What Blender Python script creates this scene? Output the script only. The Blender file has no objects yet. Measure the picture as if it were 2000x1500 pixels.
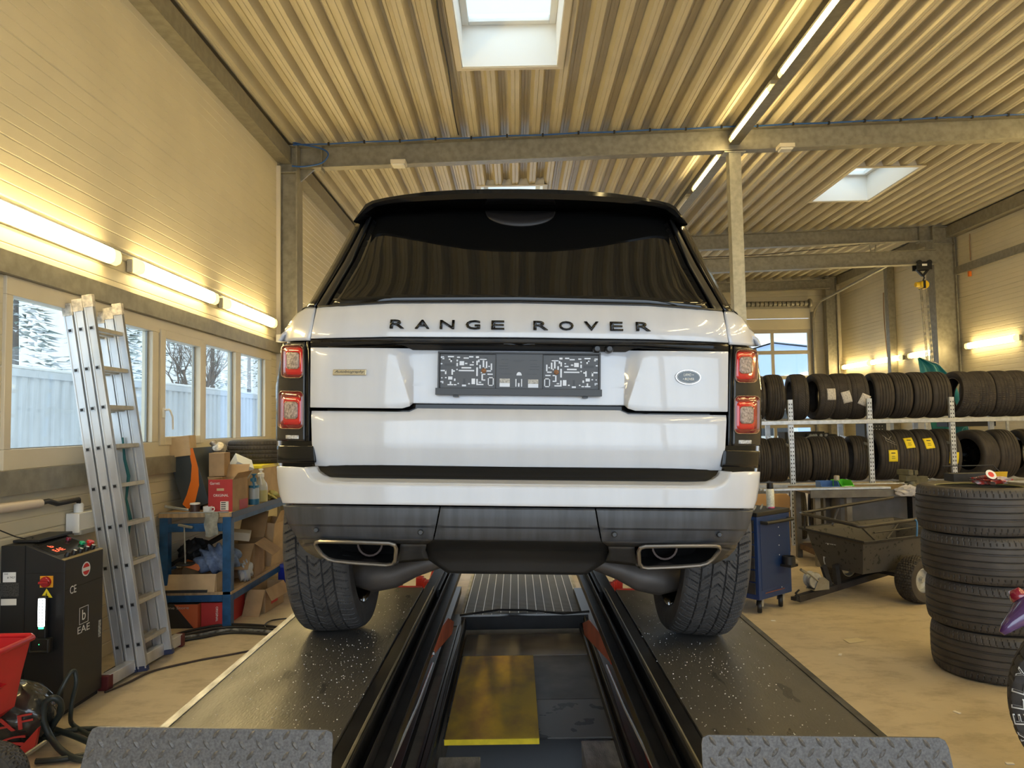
import bpy, bmesh, math, random
from mathutils import Vector, Matrix
random.seed(7)
C = bpy.context.scene.collection
SC = bpy.context.scene
# ---------------------------------------------------------------- camera
F = 1430.0
_Y = Vector((8, -77, -1430)).normalized()
_r = 0.0175
_Z = Vector((-_r, 1, -(77 + 8 * _r) / 1430)).normalized()
_Z = (_Z - _Z.dot(_Y) * _Y).normalized()
_X = _Y.cross(_Z)
CAMLOC = Vector((0, 0, 1.6))
cam = bpy.data.objects.new('camera', bpy.data.cameras.new('camera'))
C.objects.link(cam)
cam.data.sensor_width = 36
cam.data.lens = 36 * F / 2000
cam.data.clip_start = 0.05
cam.data.clip_end = 300
cam.matrix_world = Matrix(((_X.x, _X.y, _X.z, 0), (_Y.x, _Y.y, _Y.z, 0), (_Z.x, _Z.y, _Z.z, 1.6), (0, 0, 0, 1)))
SC.camera = cam
# ---------------------------------------------------------------- exposure
SC.view_settings.view_transform = 'Standard'
SC.view_settings.look = 'None'
SC.view_settings.gamma = 1
SC.view_settings.use_curve_mapping = False
SC.view_settings.exposure = 0.4
# ---------------------------------------------------------------- sky: overcast, brighter towards the south (behind the camera)
w = bpy.data.worlds.new('world'); SC.world = w; w.use_nodes = True
nt = w.node_tree; nt.nodes.clear()
o_ = nt.nodes.new('ShaderNodeOutputWorld'); bg = nt.nodes.new('ShaderNodeBackground')
tc = nt.nodes.new('ShaderNodeTexCoord'); dp = nt.nodes.new('ShaderNodeVectorMath'); dp.operation = 'DOT_PRODUCT'
dp.inputs[1].default_value = (0, -0.93, 0.37)
mr = nt.nodes.new('ShaderNodeMapRange'); mr.inputs[1].default_value = 0.1; mr.inputs[2].default_value = 0.95
SKY_LOW, SKY_HIGH = 1.25, 2.85
mr.inputs[3].default_value = SKY_LOW; mr.inputs[4].default_value = SKY_HIGH
nt.links.new(tc.outputs['Generated'], dp.inputs[0]); nt.links.new(dp.outputs['Value'], mr.inputs[0])
bg.inputs[0].default_value = (0.74, 0.87, 1.0, 1)
nt.links.new(mr.outputs[0], bg.inputs[1]); nt.links.new(bg.outputs[0], o_.inputs[0])
def portal(loc, rot, sx, sy):
    l = bpy.data.lights.new('daylight_portal', 'AREA'); l.shape = 'RECTANGLE'; l.size = sx; l.size_y = sy
    l.cycles.is_portal = True
    o = bpy.data.objects.new('daylight_portal', l); C.objects.link(o); o.location = loc; o.rotation_euler = rot
PI = math.pi
portal((3.0, -3.6, 2.2), (PI / 2, 0, 0), 11.2, 4.4)        # open hall doors behind the camera
portal((-3.1, 6.45, 1.95), (0, -PI / 2, 0), 1.2, 4.7)      # ribbon window
portal((0.0, 6.45, 5.75), (0, 0, 0), 1.0, 1.75)
portal((0.0, 12.05, 5.75), (0, 0, 0), 1.0, 1.75)
portal((5.7, 11.75, 5.85), (0, 0, 0), 1.0, 1.75)
portal((6.1, 20.1, 2.3), (-PI / 2, 0, 0), 3.8, 3.6)
# ---------------------------------------------------------------- pixel <-> world helpers
def ray(px, py):
    v = Vector(((px - 1000) / F, -(py - 750) / F, -1))
    return Vector((v.dot(_X), v.dot(_Y), v.dot(_Z)))
def PY(px, py, y):
    r = ray(px, py); return CAMLOC + r * (y / r.y)
def PX(px, py, x):
    r = ray(px, py); return CAMLOC + r * (x / r.x)
def PZ(px, py, z):
    r = ray(px, py); return CAMLOC + r * ((z - 1.6) / r.z)
# ---------------------------------------------------------------- materials
MATS = {}
def mat(name, col, rough=0.5, metal=0.0, var=0.0, vs=8.0, bump=0.0, bs=60.0, coat=0.0, spec=0.5, col2=None, vdet=4.0, stretch=(1, 1, 1), emis=None, es=0.0, alpha=None, th=None, rvar=0.0, coord='Object'):
    if name in MATS: return MATS[name]
    m = bpy.data.materials.new(name); m.use_nodes = True
    nt = m.node_tree; b = nt.nodes['Principled BSDF']
    b.inputs['Base Color'].default_value = (*col, 1); b.inputs['Roughness'].default_value = rough
    b.inputs['Metallic'].default_value = metal; b.inputs['Specular IOR Level'].default_value = spec
    b.inputs['Coat Weight'].default_value = coat; b.inputs['Coat Roughness'].default_value = 0.03
    if emis: b.inputs['Emission Color'].default_value = (*emis, 1); b.inputs['Emission Strength'].default_value = es
    N = nt.nodes.new; L = nt.links.new
    if var or bump or col2 or rvar:
        t = N('ShaderNodeTexCoord'); mp = N('ShaderNodeMapping'); mp.inputs['Scale'].default_value = stretch
        L(t.outputs[coord], mp.inputs[0])
        nz = N('ShaderNodeTexNoise'); nz.inputs['Scale'].default_value = vs; nz.inputs['Detail'].default_value = vdet
        L(mp.outputs[0], nz.inputs['Vector'])
        if var or col2:
            cr = N('ShaderNodeValToRGB')
            c2 = col2 or tuple(max(0, c * (1 - var)) for c in col)
            c1 = col if col2 else tuple(min(1, c * (1 + var)) for c in col)
            lo, hi = th or (0.35, 0.65)
            cr.color_ramp.elements[0].position = lo; cr.color_ramp.elements[1].position = hi
            cr.color_ramp.elements[0].color = (*c2, 1); cr.color_ramp.elements[1].color = (*c1, 1)
            L(nz.outputs[0], cr.inputs[0]); L(cr.outputs[0], b.inputs['Base Color'])
        if rvar:
            mr = N('ShaderNodeMapRange'); mr.inputs[1].default_value = .3; mr.inputs[2].default_value = .7
            mr.inputs[3].default_value = rough - rvar; mr.inputs[4].default_value = rough + rvar
            L(nz.outputs[0], mr.inputs[0]); L(mr.outputs[0], b.inputs['Roughness'])
        if bump:
            n2 = N('ShaderNodeTexNoise'); n2.inputs['Scale'].default_value = bs; n2.inputs['Detail'].default_value = 3
            L(mp.outputs[0], n2.inputs['Vector'])
            bp = N('ShaderNodeBump'); bp.inputs['Strength'].default_value = bump; bp.inputs['Distance'].default_value = 0.01
            L(n2.outputs[0], bp.inputs['Height']); L(bp.outputs[0], b.inputs['Normal'])
    MATS[name] = m
    return m
def glassmat(name, tint=(1, 1, 1), refl=0.08, rough=0.0):
    if name in MATS: return MATS[name]
    m = bpy.data.materials.new(name); m.use_nodes = True; nt = m.node_tree; nt.nodes.clear()
    o = nt.nodes.new('ShaderNodeOutputMaterial'); mx = nt.nodes.new('ShaderNodeMixShader')
    t = nt.nodes.new('ShaderNodeBsdfTransparent'); g = nt.nodes.new('ShaderNodeBsdfGlossy'); f = nt.nodes.new('ShaderNodeMapRange'); lw = nt.nodes.new('ShaderNodeLayerWeight'); pw = nt.nodes.new('ShaderNodeMath'); pw.operation = 'POWER'
    lw.inputs[0].default_value = .5; pw.inputs[1].default_value = 4; nt.links.new(lw.outputs['Facing'], pw.inputs[0]); nt.links.new(pw.outputs[0], f.inputs[0])
    f.inputs[3].default_value = .05; f.inputs[4].default_value = .75
    t.inputs[0].default_value = (*tint, 1); g.inputs['Roughness'].default_value = rough
    nt.links.new(f.outputs[0], mx.inputs[0]); nt.links.new(t.outputs[0], mx.inputs[1]); nt.links.new(g.outputs[0], mx.inputs[2])
    nt.links.new(mx.outputs[0], o.inputs[0]); MATS[name] = m
    return m
# ---------------------------------------------------------------- mesh builder
class MB:
    def __init__(s): s.v = []; s.f = []; s.mi = []; s.m = 0
    def face(s, idx): s.f.append(tuple(idx)); s.mi.append(s.m)
    def poly(s, pts):
        n = len(s.v); s.v += [tuple(p) for p in pts]; s.face(range(n, n + len(pts))); return s
    def box2(s, x0, x1, y0, y1, z0, z1, T=None):
        n = len(s.v); P = [(x0, y0, z0), (x1, y0, z0), (x1, y1, z0), (x0, y1, z0), (x0, y0, z1), (x1, y0, z1), (x1, y1, z1), (x0, y1, z1)]
        if T is not None: P = [tuple(T @ Vector(p)) for p in P]
        s.v += P
        for q in ((0, 3, 2, 1), (4, 5, 6, 7), (0, 1, 5, 4), (1, 2, 6, 5), (2, 3, 7, 6), (3, 0, 4, 7)): s.face([n + k for k in q])
        return s
    def box(s, c, d, rz=0, rx=0, ry=0):
        T = Matrix.Translation(Vector(c)) @ Matrix.Rotation(rz, 4, 'Z') @ Matrix.Rotation(ry, 4, 'Y') @ Matrix.Rotation(rx, 4, 'X')
        return s.box2(-d[0] / 2, d[0] / 2, -d[1] / 2, d[1] / 2, -d[2] / 2, d[2] / 2, T)
    def bar(s, p, q, w, h, up=(0, 0, 1)):
        p = Vector(p); q = Vector(q); a = (q - p); l = a.length; a.normalize(); u = Vector(up)
        x = a.cross(u)
        if x.length < 1e-5: x = a.cross(Vector((1, 0, 0)))
        x.normalize(); u = x.cross(a)
        T = Matrix(((x.x, a.x, u.x, p.x), (x.y, a.y, u.y, p.y), (x.z, a.z, u.z, p.z), (0, 0, 0, 1)))
        return s.box2(-w / 2, w / 2, 0, l, -h / 2, h / 2, T)
    def ibeam(s, p, q, w, h, tf=0.012, tw=0.008, up=(0, 0, 1)):
        p = Vector(p); q = Vector(q); a = (q - p); l = a.length; a.normalize(); u = Vector(up)
        x = a.cross(u).normalized(); u = x.cross(a)
        T = Matrix(((x.x, a.x, u.x, p.x), (x.y, a.y, u.y, p.y), (x.z, a.z, u.z, p.z), (0, 0, 0, 1)))
        s.box2(-w / 2, w / 2, 0, l, h / 2 - tf, h / 2, T); s.box2(-w / 2, w / 2, 0, l, -h / 2, -h / 2 + tf, T)
        return s.box2(-tw / 2, tw / 2, 0, l, -h / 2 + tf, h / 2 - tf, T)
    def tube(s, pts, r, n=8, cap=True, closed=False):
        pts = [Vector(p) for p in pts]; m = len(pts); base = len(s.v); prev = None
        rs = r if isinstance(r, (list, tuple)) else [r] * m
        for i, p in enumerate(pts):
            if closed: a = pts[(i + 1) % m] - pts[i - 1]
            else: a = pts[min(i + 1, m - 1)] - pts[max(i - 1, 0)]
            a.normalize()
            if prev is None:
                x = a.orthogonal().normalized()
            else:
                x = (prev - a * prev.dot(a))
                x = x.normalized() if x.length > 1e-6 else a.orthogonal().normalized()
            prev = x; y = a.cross(x)
            for k in range(n):
                t = 2 * PI * k / n
                s.v.append(tuple(p + (x * math.cos(t) + y * math.sin(t)) * rs[i]))
        for i in range(m if closed else m - 1):
            j = (i + 1) % m
            for k in range(n):
                s.face((base + i * n + k, base + i * n + (k + 1) % n, base + j * n + (k + 1) % n, base + j * n + k))
        if cap and not closed:
            s.face([base + k for k in range(n)][::-1]); s.face([base + (m - 1) * n + k for k in range(n)])
        return s
    def lathe(s, prof, n=32, T=None, ang=2 * PI, capends=True):
        # prof: list of (r, z) revolved about local Z
        base = len(s.v); m = len(prof); full = abs(ang - 2 * PI) < 1e-6; nn = n if full else n + 1
        for i in range(nn):
            t = ang * i / n; c, q = math.cos(t), math.sin(t)
            for (r, z) in prof:
                p = Vector((r * c, r * q, z))
                s.v.append(tuple(T @ p) if T is not None else tuple(p))
        for i in range(n):
            j = (i + 1) % nn
            for k in range(m - 1):
                s.face((base + i * m + k, base + j * m + k, base + j * m + k + 1, base + i * m + k + 1))
        if capends and full:
            if prof[0][0] > 1e-5: s.face([base + i * m for i in range(n)][::-1])
            if prof[-1][0] > 1e-5: s.face([base + i * m + m - 1 for i in range(n)])
        return s
    def prism(s, poly, fn, h0, h1):
        # poly in 2D, fn(a,b,h)->3D
        n = len(poly); base = len(s.v)
        for h in (h0, h1):
            for a, b in poly: s.v.append(tuple(fn(a, b, h)))
        s.face([base + k for k in range(n)][::-1]); s.face([base + n + k for k in range(n)])
        for k in range(n): s.face((base + k, base + (k + 1) % n, base + n + (k + 1) % n, base + n + k))
        return s
    def grid(s, fn, nu, nv):
        base = len(s.v)
        for j in range(nv + 1):
            for i in range(nu + 1): s.v.append(tuple(fn(i / nu, j / nv)))
        for j in range(nv):
            for i in range(nu):
                a = base + j * (nu + 1) + i; s.face((a, a + 1, a + nu + 2, a + nu + 1))
        return s
    def build(s, name, m, parent=None, smooth=40, bevel=0, seg=2, solid=0, kind=None, fixn=True, sub=0):
        me = bpy.data.meshes.new(name); me.from_pydata(s.v, [], s.f)
        ms = m if isinstance(m, (list, tuple)) else [m]
        for q in ms: me.materials.append(q)
        if len(ms) > 1: me.polygons.foreach_set('material_index', s.mi)
        if fixn:
            bm = bmesh.new(); bm.from_mesh(me); bmesh.ops.recalc_face_normals(bm, faces=bm.faces); bm.to_mesh(me); bm.free()
        if smooth:
            me.polygons.foreach_set('use_smooth', [True] * len(me.polygons)); me.set_sharp_from_angle(angle=math.radians(smooth))
        me.update()
        o = bpy.data.objects.new(name, me); C.objects.link(o)
        if parent: o.parent = parent
        if solid:
            md = o.modifiers.new('s', 'SOLIDIFY'); md.thickness = solid; md.offset = -1
        if bevel:
            md = o.modifiers.new('b', 'BEVEL'); md.width = bevel; md.segments = seg; md.limit_method = 'ANGLE'; md.angle_limit = math.radians(35)
            md.harden_normals = True
        if sub:
            md = o.modifiers.new('u', 'SUBSURF'); md.levels = sub; md.render_levels = sub
        if kind: o['kind'] = kind
        return o
def empty(name, loc=(0, 0, 0), rz=0):
    o = bpy.data.objects.new(name, None); C.objects.link(o); o.location = loc; o.rotation_euler = (0, 0, rz); o.empty_display_size = 0.1
    return o
def tag(o, label, cat, group=None, kind=None):
    o['label'] = label; o['category'] = cat
    if group: o['group'] = group
    if kind: o['kind'] = kind
    return o
def thing(name, label, cat, loc=(0, 0, 0), rz=0, group=None):
    return tag(empty(name, loc, rz), label, cat, group)
def copy_tree(o, parent=None):
    c = o.copy(); C.objects.link(c)
    if parent: c.parent = parent
    for ch in list(o.children): copy_tree(ch, c)
    return c
def st(mb, name, m, **k): return mb.build(name, m, kind='structure', **k)
def text(body, size, name, m, parent, T, extrude=0.001, sx=1.0, spacing=1.0, bevel=0, align='CENTER', shear=0, valign='CENTER', offset=0):
    cu = bpy.data.curves.new('tmp', 'FONT'); cu.body = body; cu.size = size; cu.extrude = extrude; cu.align_x = align; cu.align_y = valign
    cu.space_character = spacing; cu.shear = shear; cu.offset = offset; cu.resolution_u = 3
    if bevel: cu.bevel_depth = bevel
    ob = bpy.data.objects.new('tmp', cu); C.objects.link(ob)
    me = bpy.data.meshes.new_from_object(ob.evaluated_get(bpy.context.evaluated_depsgraph_get()))
    bpy.data.objects.remove(ob); bpy.data.curves.remove(cu)
    for v in me.vertices: v.co.x *= sx
    me.transform(T); me.name = name; me.materials.clear(); me.materials.append(m)
    o = bpy.data.objects.new(name, me); C.objects.link(o)
    if parent: o.parent = parent
    return o
def frame(o, x, z):
    """matrix whose local XY plane (text plane) has x axis x and normal z, at o"""
    x = Vector(x).normalized(); z = Vector(z).normalized(); y = z.cross(x).normalized(); x = y.cross(z)
    return Matrix(((x.x, y.x, z.x, o[0]), (x.y, y.y, z.y, o[1]), (x.z, y.z, z.z, o[2]), (0, 0, 0, 1)))
# ---------------------------------------------------------------- shared materials
M_wall = mat('wall_cream', (0.60, 0.54, 0.40), 0.45, var=0.05, vs=1.2)
M_roof = mat('roof_sheet', (0.54, 0.485, 0.36), 0.42, var=0.06, vs=2.0, spec=0.5)
M_galv = mat('galvanised', (0.27, 0.25, 0.20), 0.45, metal=0.35, var=0.16, vs=14, vdet=6, rvar=0.08)
M_galv2 = mat('galvanised_bright', (0.46, 0.48, 0.50), 0.38, metal=0.7, var=0.12, vs=25)
M_frame = mat('window_frame_beige', (0.62, 0.56, 0.44), 0.4, var=0.03, vs=3)
M_white = mat('white_liner', (0.85, 0.84, 0.80), 0.5)
M_glass = glassmat('pane_glass', (0.93, 0.96, 0.95))
M_black = mat('black_plastic', (0.012, 0.012, 0.013), 0.45)
M_blackm = mat('black_matt', (0.02, 0.02, 0.022), 0.65, var=0.3, vs=20)
M_whitep = mat('white_plastic', (0.8, 0.79, 0.76), 0.4)
M_alu = mat('aluminium', (0.62, 0.63, 0.65), 0.4, metal=0.55, var=0.13, vs=9, stretch=(1, 1, .25), rvar=0.08)
M_lamp = mat('lamp_diffuser', (0.9, 0.85, 0.7), 0.4, emis=(1.0, 0.76, 0.33), es=30)
M_lampend = mat('lamp_diffuser_end', (0.85, 0.72, 0.35), 0.4, emis=(1.0, 0.72, 0.25), es=1.6)
M_lampoff = mat('lamp_diffuser_off', (0.72, 0.70, 0.62), 0.35)
M_red = mat('red_paint', (0.50, 0.035, 0.02), 0.4, var=0.15, vs=6, coat=0.3)
M_paper = mat('paper', (0.75, 0.72, 0.65), 0.7)
M_ink = mat('ink', (0.02, 0.02, 0.025), 0.6)
M_wprint = mat('white_print', (0.75, 0.75, 0.73), 0.5)
M_yel = mat('yellow_sticker', (0.85, 0.68, 0.03), 0.5)
# floor: worn concrete
def floor_mat():
    m = mat('concrete_floor', (0.40, 0.335, 0.235), 0.5, bump=0.12, bs=18, rvar=0.12, vs=1.5)
    nt = m.node_tree; N = nt.nodes.new; L = nt.links.new; b = nt.nodes['Principled BSDF']
    t = N('ShaderNodeTexCoord')
    n1 = N('ShaderNodeTexNoise'); n1.inputs['Scale'].default_value = 0.9; n1.inputs['Detail'].default_value = 8; n1.inputs['Roughness'].default_value = .65
    mp = N('ShaderNodeMapping'); mp.inputs['Scale'].default_value = (1.4, 2.2, 1); L(t.outputs['Object'], mp.inputs[0])
    n2 = N('ShaderNodeTexNoise'); n2.inputs['Scale'].default_value = 3.0; n2.inputs['Detail'].default_value = 10; n2.inputs['Roughness'].default_value = .7; L(mp.outputs[0], n2.inputs['Vector'])
    L(t.outputs['Object'], n1.inputs['Vector'])
    r1 = N('ShaderNodeValToRGB'); e = r1.color_ramp.elements
    e[0].position = .3; e[0].color = (0.42, 0.36, 0.27, 1); e[1].position = .62; e[1].color = (0.54, 0.465, 0.35, 1)
    r2 = N('ShaderNodeValToRGB'); e = r2.color_ramp.elements
    e[0].position = .30; e[0].color = (0.72, 0.69, 0.64, 1); e[1].position = .52; e[1].color = (1.08, 1.06, 1.02, 1)
    L(n1.outputs[0], r1.inputs[0]); L(n2.outputs[0], r2.inputs[0])
    mx = N('ShaderNodeMix'); mx.data_type = 'RGBA'; mx.blend_type = 'MULTIPLY'; mx.inputs[0].default_value = 1
    L(r1.outputs[0], mx.inputs[6]); L(r2.outputs[0], mx.inputs[7]); L(mx.outputs[2], b.inputs['Base Color'])
    return m
M_floor = floor_mat()
# ---------------------------------------------------------------- the hall
XL, XR, YB, YF = -2.95, 8.95, -3.6, 20.0
def ceil_z(x): return 5.27 + 0.023 * x
SKY = [(-0.5, 0.5, 5.6, 7.3), (-0.5, 0.5, 11.05, 12.9), (5.2, 6.2, 10.9, 12.6)]
f = MB()   # floor, with the shallow service pit cut out between the platforms
PXa, PXb, PYa, PYb = -.44, .54, 2.3, 5.82
f.box2(XL - .2, PXa, YB, YF + .2, -0.5, 0.0); f.box2(PXb, XR + .2, YB, YF + .2, -0.5, 0.0)
f.box2(PXa, PXb, YB, PYa, -0.5, 0.0); f.box2(PXa, PXb, PYb, YF + .2, -0.5, 0.0); f.box2(PXa, PXb, PYa, PYb, -0.5, -.35)
st(f, 'floor', M_floor, smooth=0)
f = MB(); f.box2(-60, 60, -40, 60, -0.5, -0.31)
st(f, 'ground', mat('snow_ground', (0.82, 0.84, 0.88), 0.8, var=0.06, vs=.5), smooth=0)
c = MB()
pitch = 0.255
def roofpts(x0, x1):
    n = round((x1 - x0) / pitch); pts = []
    for k in range(n):
        a = x0 + k * pitch
        for dx, dz in ((0, 0), (.036, 0), (.042, .006), (.048, 0), (.085, 0), (.118, .10), (.150, .10), (.156, .092), (.180, .092), (.186, .10), (.222, .10)):
            pts.append((a + dx, ceil_z(a + dx) - .02 + dz))
    pts.append((x0 + n * pitch, ceil_z(x0 + n * pitch) - .02)); return pts
def strip(pts, y0, y1):
    n = len(c.v)
    for (x, z) in pts: c.v += [(x, y0, z), (x, y1, z)]
    for k in range(len(pts) - 1): c.face((n + 2 * k, n + 2 * k + 2, n + 2 * k + 3, n + 2 * k + 1))
X0r = XL - 0.1
ALL = roofpts(X0r, XR + .2)
def seg(xa, xb): return [p for p in ALL if xa <= p[0] <= xb]
for y0, y1 in ((YB, 5.6), (7.3, 10.9), (12.9, 20.1)): strip(ALL, y0, y1)
strip(seg(-9, -.5), 5.6, 7.3); strip(seg(.5, 20), 5.6, 7.3)
strip(seg(-9, 5.2), 10.9, 11.05); strip(seg(6.2, 20), 10.9, 12.6); strip(seg(6.2, 20), 12.6, 12.9)
strip(seg(-9, -.5), 11.05, 12.9); strip(seg(.5, 5.2), 11.05, 12.6); strip(seg(.5, 6.25), 12.6, 12.9)
st(c, 'ceiling', M_roof, smooth=0, fixn=False, solid=0.002)
# roof build-up above the sheets so daylight only enters through the roof lights
rb = MB()
def slab(x0, x1, y0, y1): rb.box2(x0, x1, y0, y1, 5.62, 5.72)
for a in ((XL - .3, XR + .3, YB, 5.6), (XL - .3, XR + .3, 7.3, 10.9), (XL - .3, XR + .3, 12.9, 20.3), (XL - .3, -.5, 5.6, 7.3), (.5, XR + .3, 5.6, 7.3), (XL - .3, 5.2, 10.9, 11.05), (6.2, XR + .3, 10.9, 12.9), (XL - .3, -.5, 11.05, 12.9), (.5, 5.2, 11.05, 12.6), (.5, 6.2, 12.6, 12.9)): slab(*a)
st(rb, 'roof', M_galv, smooth=0)
# skylights
for i, (x0, x1, y0, y1) in enumerate(SKY):
    zc = ceil_z((x0 + x1) / 2) - .03; t = .02; H = .55
    e = empty('window_%d' % (i + 2)); e['kind'] = 'structure'
    m = MB(); m.box2(x0 - .0, x0 + t, y0, y1, zc, zc + H).box2(x1 - t, x1, y0, y1, zc, zc + H).box2(x0 + t, x1 - t, y0, y0 + t, zc, zc + H).box2(x0 + t, x1 - t, y1 - t, y1, zc, zc + H)
    m.build('shaft_lining', M_white, e, smooth=0)
    m = MB(); b_ = .045
    m.box2(x0 - b_, x0 + .01, y0 - b_, y1 + b_, zc - .012, zc).box2(x1 - .01, x1 + b_, y0 - b_, y1 + b_, zc - .012, zc).box2(x0 + .01, x1 - .01, y0 - b_, y0 + .01, zc - .012, zc).box2(x0 + .01, x1 - .01, y1 - .01, y1 + b_, zc - .012, zc)
    m.build('edge_trim', M_frame, e, smooth=0)
    m = MB(); q = .07; z1 = zc + H - .12
    m.box2(x0 + t, x0 + t + q, y0 + t, y1 - t, z1, z1 + .07).box2(x1 - t - q, x1 - t, y0 + t, y1 - t, z1, z1 + .07).box2(x0 + t + q, x1 - t - q, y0 + t, y0 + t + q, z1, z1 + .07).box2(x0 + t + q, x1 - t - q, y1 - t - q, y1 - t, z1, z1 + .07)
    m.build('sash', M_whitep, e, bevel=.006)
    m = MB(); m.box2(x0 + .08, x1 - .08, y0 + .08, y1 - .08, z1 + .03, z1 + .036); m.build('pane', M_glass, e, smooth=0)
# walls with real horizontal micro-ribs
def wallprof(z0, z1, step=0.09, dep=0.0045):
    pts = [(0, z0)]; z = math.ceil((z0 + .02) / step) * step
    while z < z1 - .02:
        k = round(z / step); d = dep * (2.0 if k % 11 == 0 else 1.0); hw = .006 if k % 11 else .009
        pts += [(0, z - hw), (d, z), (0, z + hw)]; z += step
    pts.append((0, z1)); return pts
def ribwall(name, segs, X, sgn):
    m = MB()
    for (y0, y1, z0, z1) in segs:
        pts = wallprof(z0, z1); n = len(m.v)
        for (d, z) in pts: m.v += [(X + sgn * d, y0, z), (X + sgn * d, y1, z)]
        for k in range(len(pts) - 1): m.face((n + 2 * k, n + 2 * k + 1, n + 2 * k + 3, n + 2 * k + 2))
        m.box2(min(X + sgn * .02, X + sgn * .12), max(X + sgn * .02, X + sgn * .12), y0, y1, z0, z1)
    return st(m, name, M_wall, smooth=0, fixn=False)
WY0, WY1, WZ0, WZ1 = 4.18, 8.77, 1.38, 2.51
ribwall('wall_left', [(YB, WY0, 0, 5.6), (WY1, YF + .1, 0, 5.6), (WY0, WY1, 0, WZ0), (WY0, WY1, WZ1, 5.6)], XL, -1)
ribwall('wall_right', [(YB, YF + .1, 0, 5.8)], XR, 1)
def ribwall_x(name, segs, Y, sgn):
    m = MB()
    for (x0, x1, z0, z1) in segs:
        pts = wallprof(z0, z1); n = len(m.v)
        for (d, z) in pts: m.v += [(x0, Y + sgn * d, z), (x1, Y + sgn * d, z)]
        for k in range(len(pts) - 1): m.face((n + 2 * k, n + 2 * k + 1, n + 2 * k + 3, n + 2 * k + 2))
        m.box2(x0, x1, min(Y + sgn * .02, Y + sgn * .12), max(Y + sgn * .02, Y + sgn * .12), z0, z1)
    return st(m, name, M_wall, smooth=0, fixn=False)
DX0, DX1 = 4.1, 8.1
ribwall_x('wall_back', [(XL, -2.0, 0, 5.7), (-2.0, 2.2, 4.1, 5.7), (2.2, DX0, 0, 5.7), (DX1, XR, 0, 5.7), (DX0, DX1, 4.6, 5.7)], YF, 1)
ribwall_x('wall_front', [(XL, -2.6, 0, 5.7), (-2.6, 8.6, 4.4, 5.7), (8.6, XR, 0, 5.7)], YB, -1)
# ribbon window
e = empty('window_1'); e['kind'] = 'structure'
m = MB(); xa, xb = XL - .07, XL + .02
ys = [4.24, 5.89, 6.09, 6.76, 6.91, 7.65, 7.79, 8.55]
m.box2(xa, xb, WY0, WY1, WZ0, 1.50).box2(xa, xb, WY0, WY1, 2.40, WZ1)
for a, b in ((WY0, ys[0]), (ys[1], ys[1] + .10), (ys[3] + .07, ys[4]), (ys[5], ys[6]), (ys[7], WY1)): m.box2(xa, xb, a, b, 1.50, 2.40)
m.build('window_frame', M_frame, e, bevel=.004)
m = MB(); y0, y1 = 6.0, 6.83
m.box2(XL - .05, XL + .035, y0, y0 + .08, 1.47, 2.43).box2(XL - .05, XL + .035, y1 - .075, y1, 1.47, 2.43).box2(XL - .05, XL + .035, y0 + .08, y1 - .075, 1.47, 1.54).box2(XL - .05, XL + .035, y0 + .08, y1 - .075, 2.36, 2.43)
sh = m.build('sash', M_frame, e, bevel=.004)
m = MB(); m.box2(XL + .035, XL + .05, 6.025, 6.05, 1.70, 1.78).tube([(XL + .045, 6.037, 1.76), (XL + .085, 6.037, 1.765), (XL + .09, 6.05, 1.75), (XL + .09, 6.09, 1.70), (XL + .088, 6.10, 1.60)], .008)
m.build('handle', M_whitep, sh)
for a, b in ((4.24, 5.89), (6.08, 6.755), (6.91, 7.65), (7.79, 8.55)):
    m = MB(); m.box2(XL - .03, XL - .024, a, b, 1.50, 2.40); m.build('pane', M_glass, e, smooth=0)
    m = MB(); m.box2(XL - .034, XL - .018, b - .018, b, 1.50, 2.40).box2(XL - .034, XL - .018, a, b, 1.50, 1.506); m.build('pane_spacer', mat('grey_gasket', (.25, .26, .26), .5), e, smooth=0)
# steelwork
TR = [0]
def trim(mb, m=None, **k):
    TR[0] += 1; return st(mb, 'trim_%d' % TR[0], m or M_galv, **k)
trim(MB().box2(XL, XL + .06, YB, 9.03, 2.51, 2.64)); trim(MB().box2(XL, XL + .06, YB, 9.03, 1.24, 1.38))
def hcol(x0, x1, y, z1, w=.24):
    m = MB(); xm = (x0 + x1) / 2
    m.box2(x0, x0 + .018, y - w / 2, y + w / 2, 0, z1).box2(x1 - .018, x1, y - w / 2, y + w / 2, 0, z1).box2(x0 + .018, x1 - .018, y - w / 2 + .06, y - w / 2 + .072, 0, z1)
    for zz in (z1 - .36, z1 - .02): m.box2(x0 + .018, x1 - .018, y - w / 2, y + w / 2, zz, zz + .015)
    return trim(m)
hcol(-2.95, -2.70, 9.16, 5.16)
hcol(8.45, 8.89, 14.75, 5.42, .3)
hcol(-2.95, -2.70, 14.7, 5.16); hcol(8.5, 8.89, 9.2, 5.4, .3)
hcol(8.42, 8.72, 19.75, 5.4, .2)
for yy in (3.7, 9.2, 14.7):
    m = MB(); m.ibeam((-2.7, yy, ceil_z(-2.7) - .175), (8.5, yy, ceil_z(8.5) - .175), .14, .29)
    if yy > 5:
        for xx in (-2.42, 8.2): m.box2(xx, xx + .012, yy - .075, yy + .075, ceil_z(xx) - .36, ceil_z(xx) - .03)
        m.prism([(-2.7, ceil_z(-2.7) - .32), (-2.52, ceil_z(-2.6) - .32), (-2.7, ceil_z(-2.7) - .48)], lambda a, b, h: (a, h, b), yy - .01, yy + .01)
    trim(m)
trim(MB().ibeam((-2.7, 19.6, 5.0), (8.5, 19.6, 5.2), .14, .24))
trim(MB().ibeam((2.9, 14.55, 4.66), (8.45, 14.55, 4.78), .16, .29))           # crane beam
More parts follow.
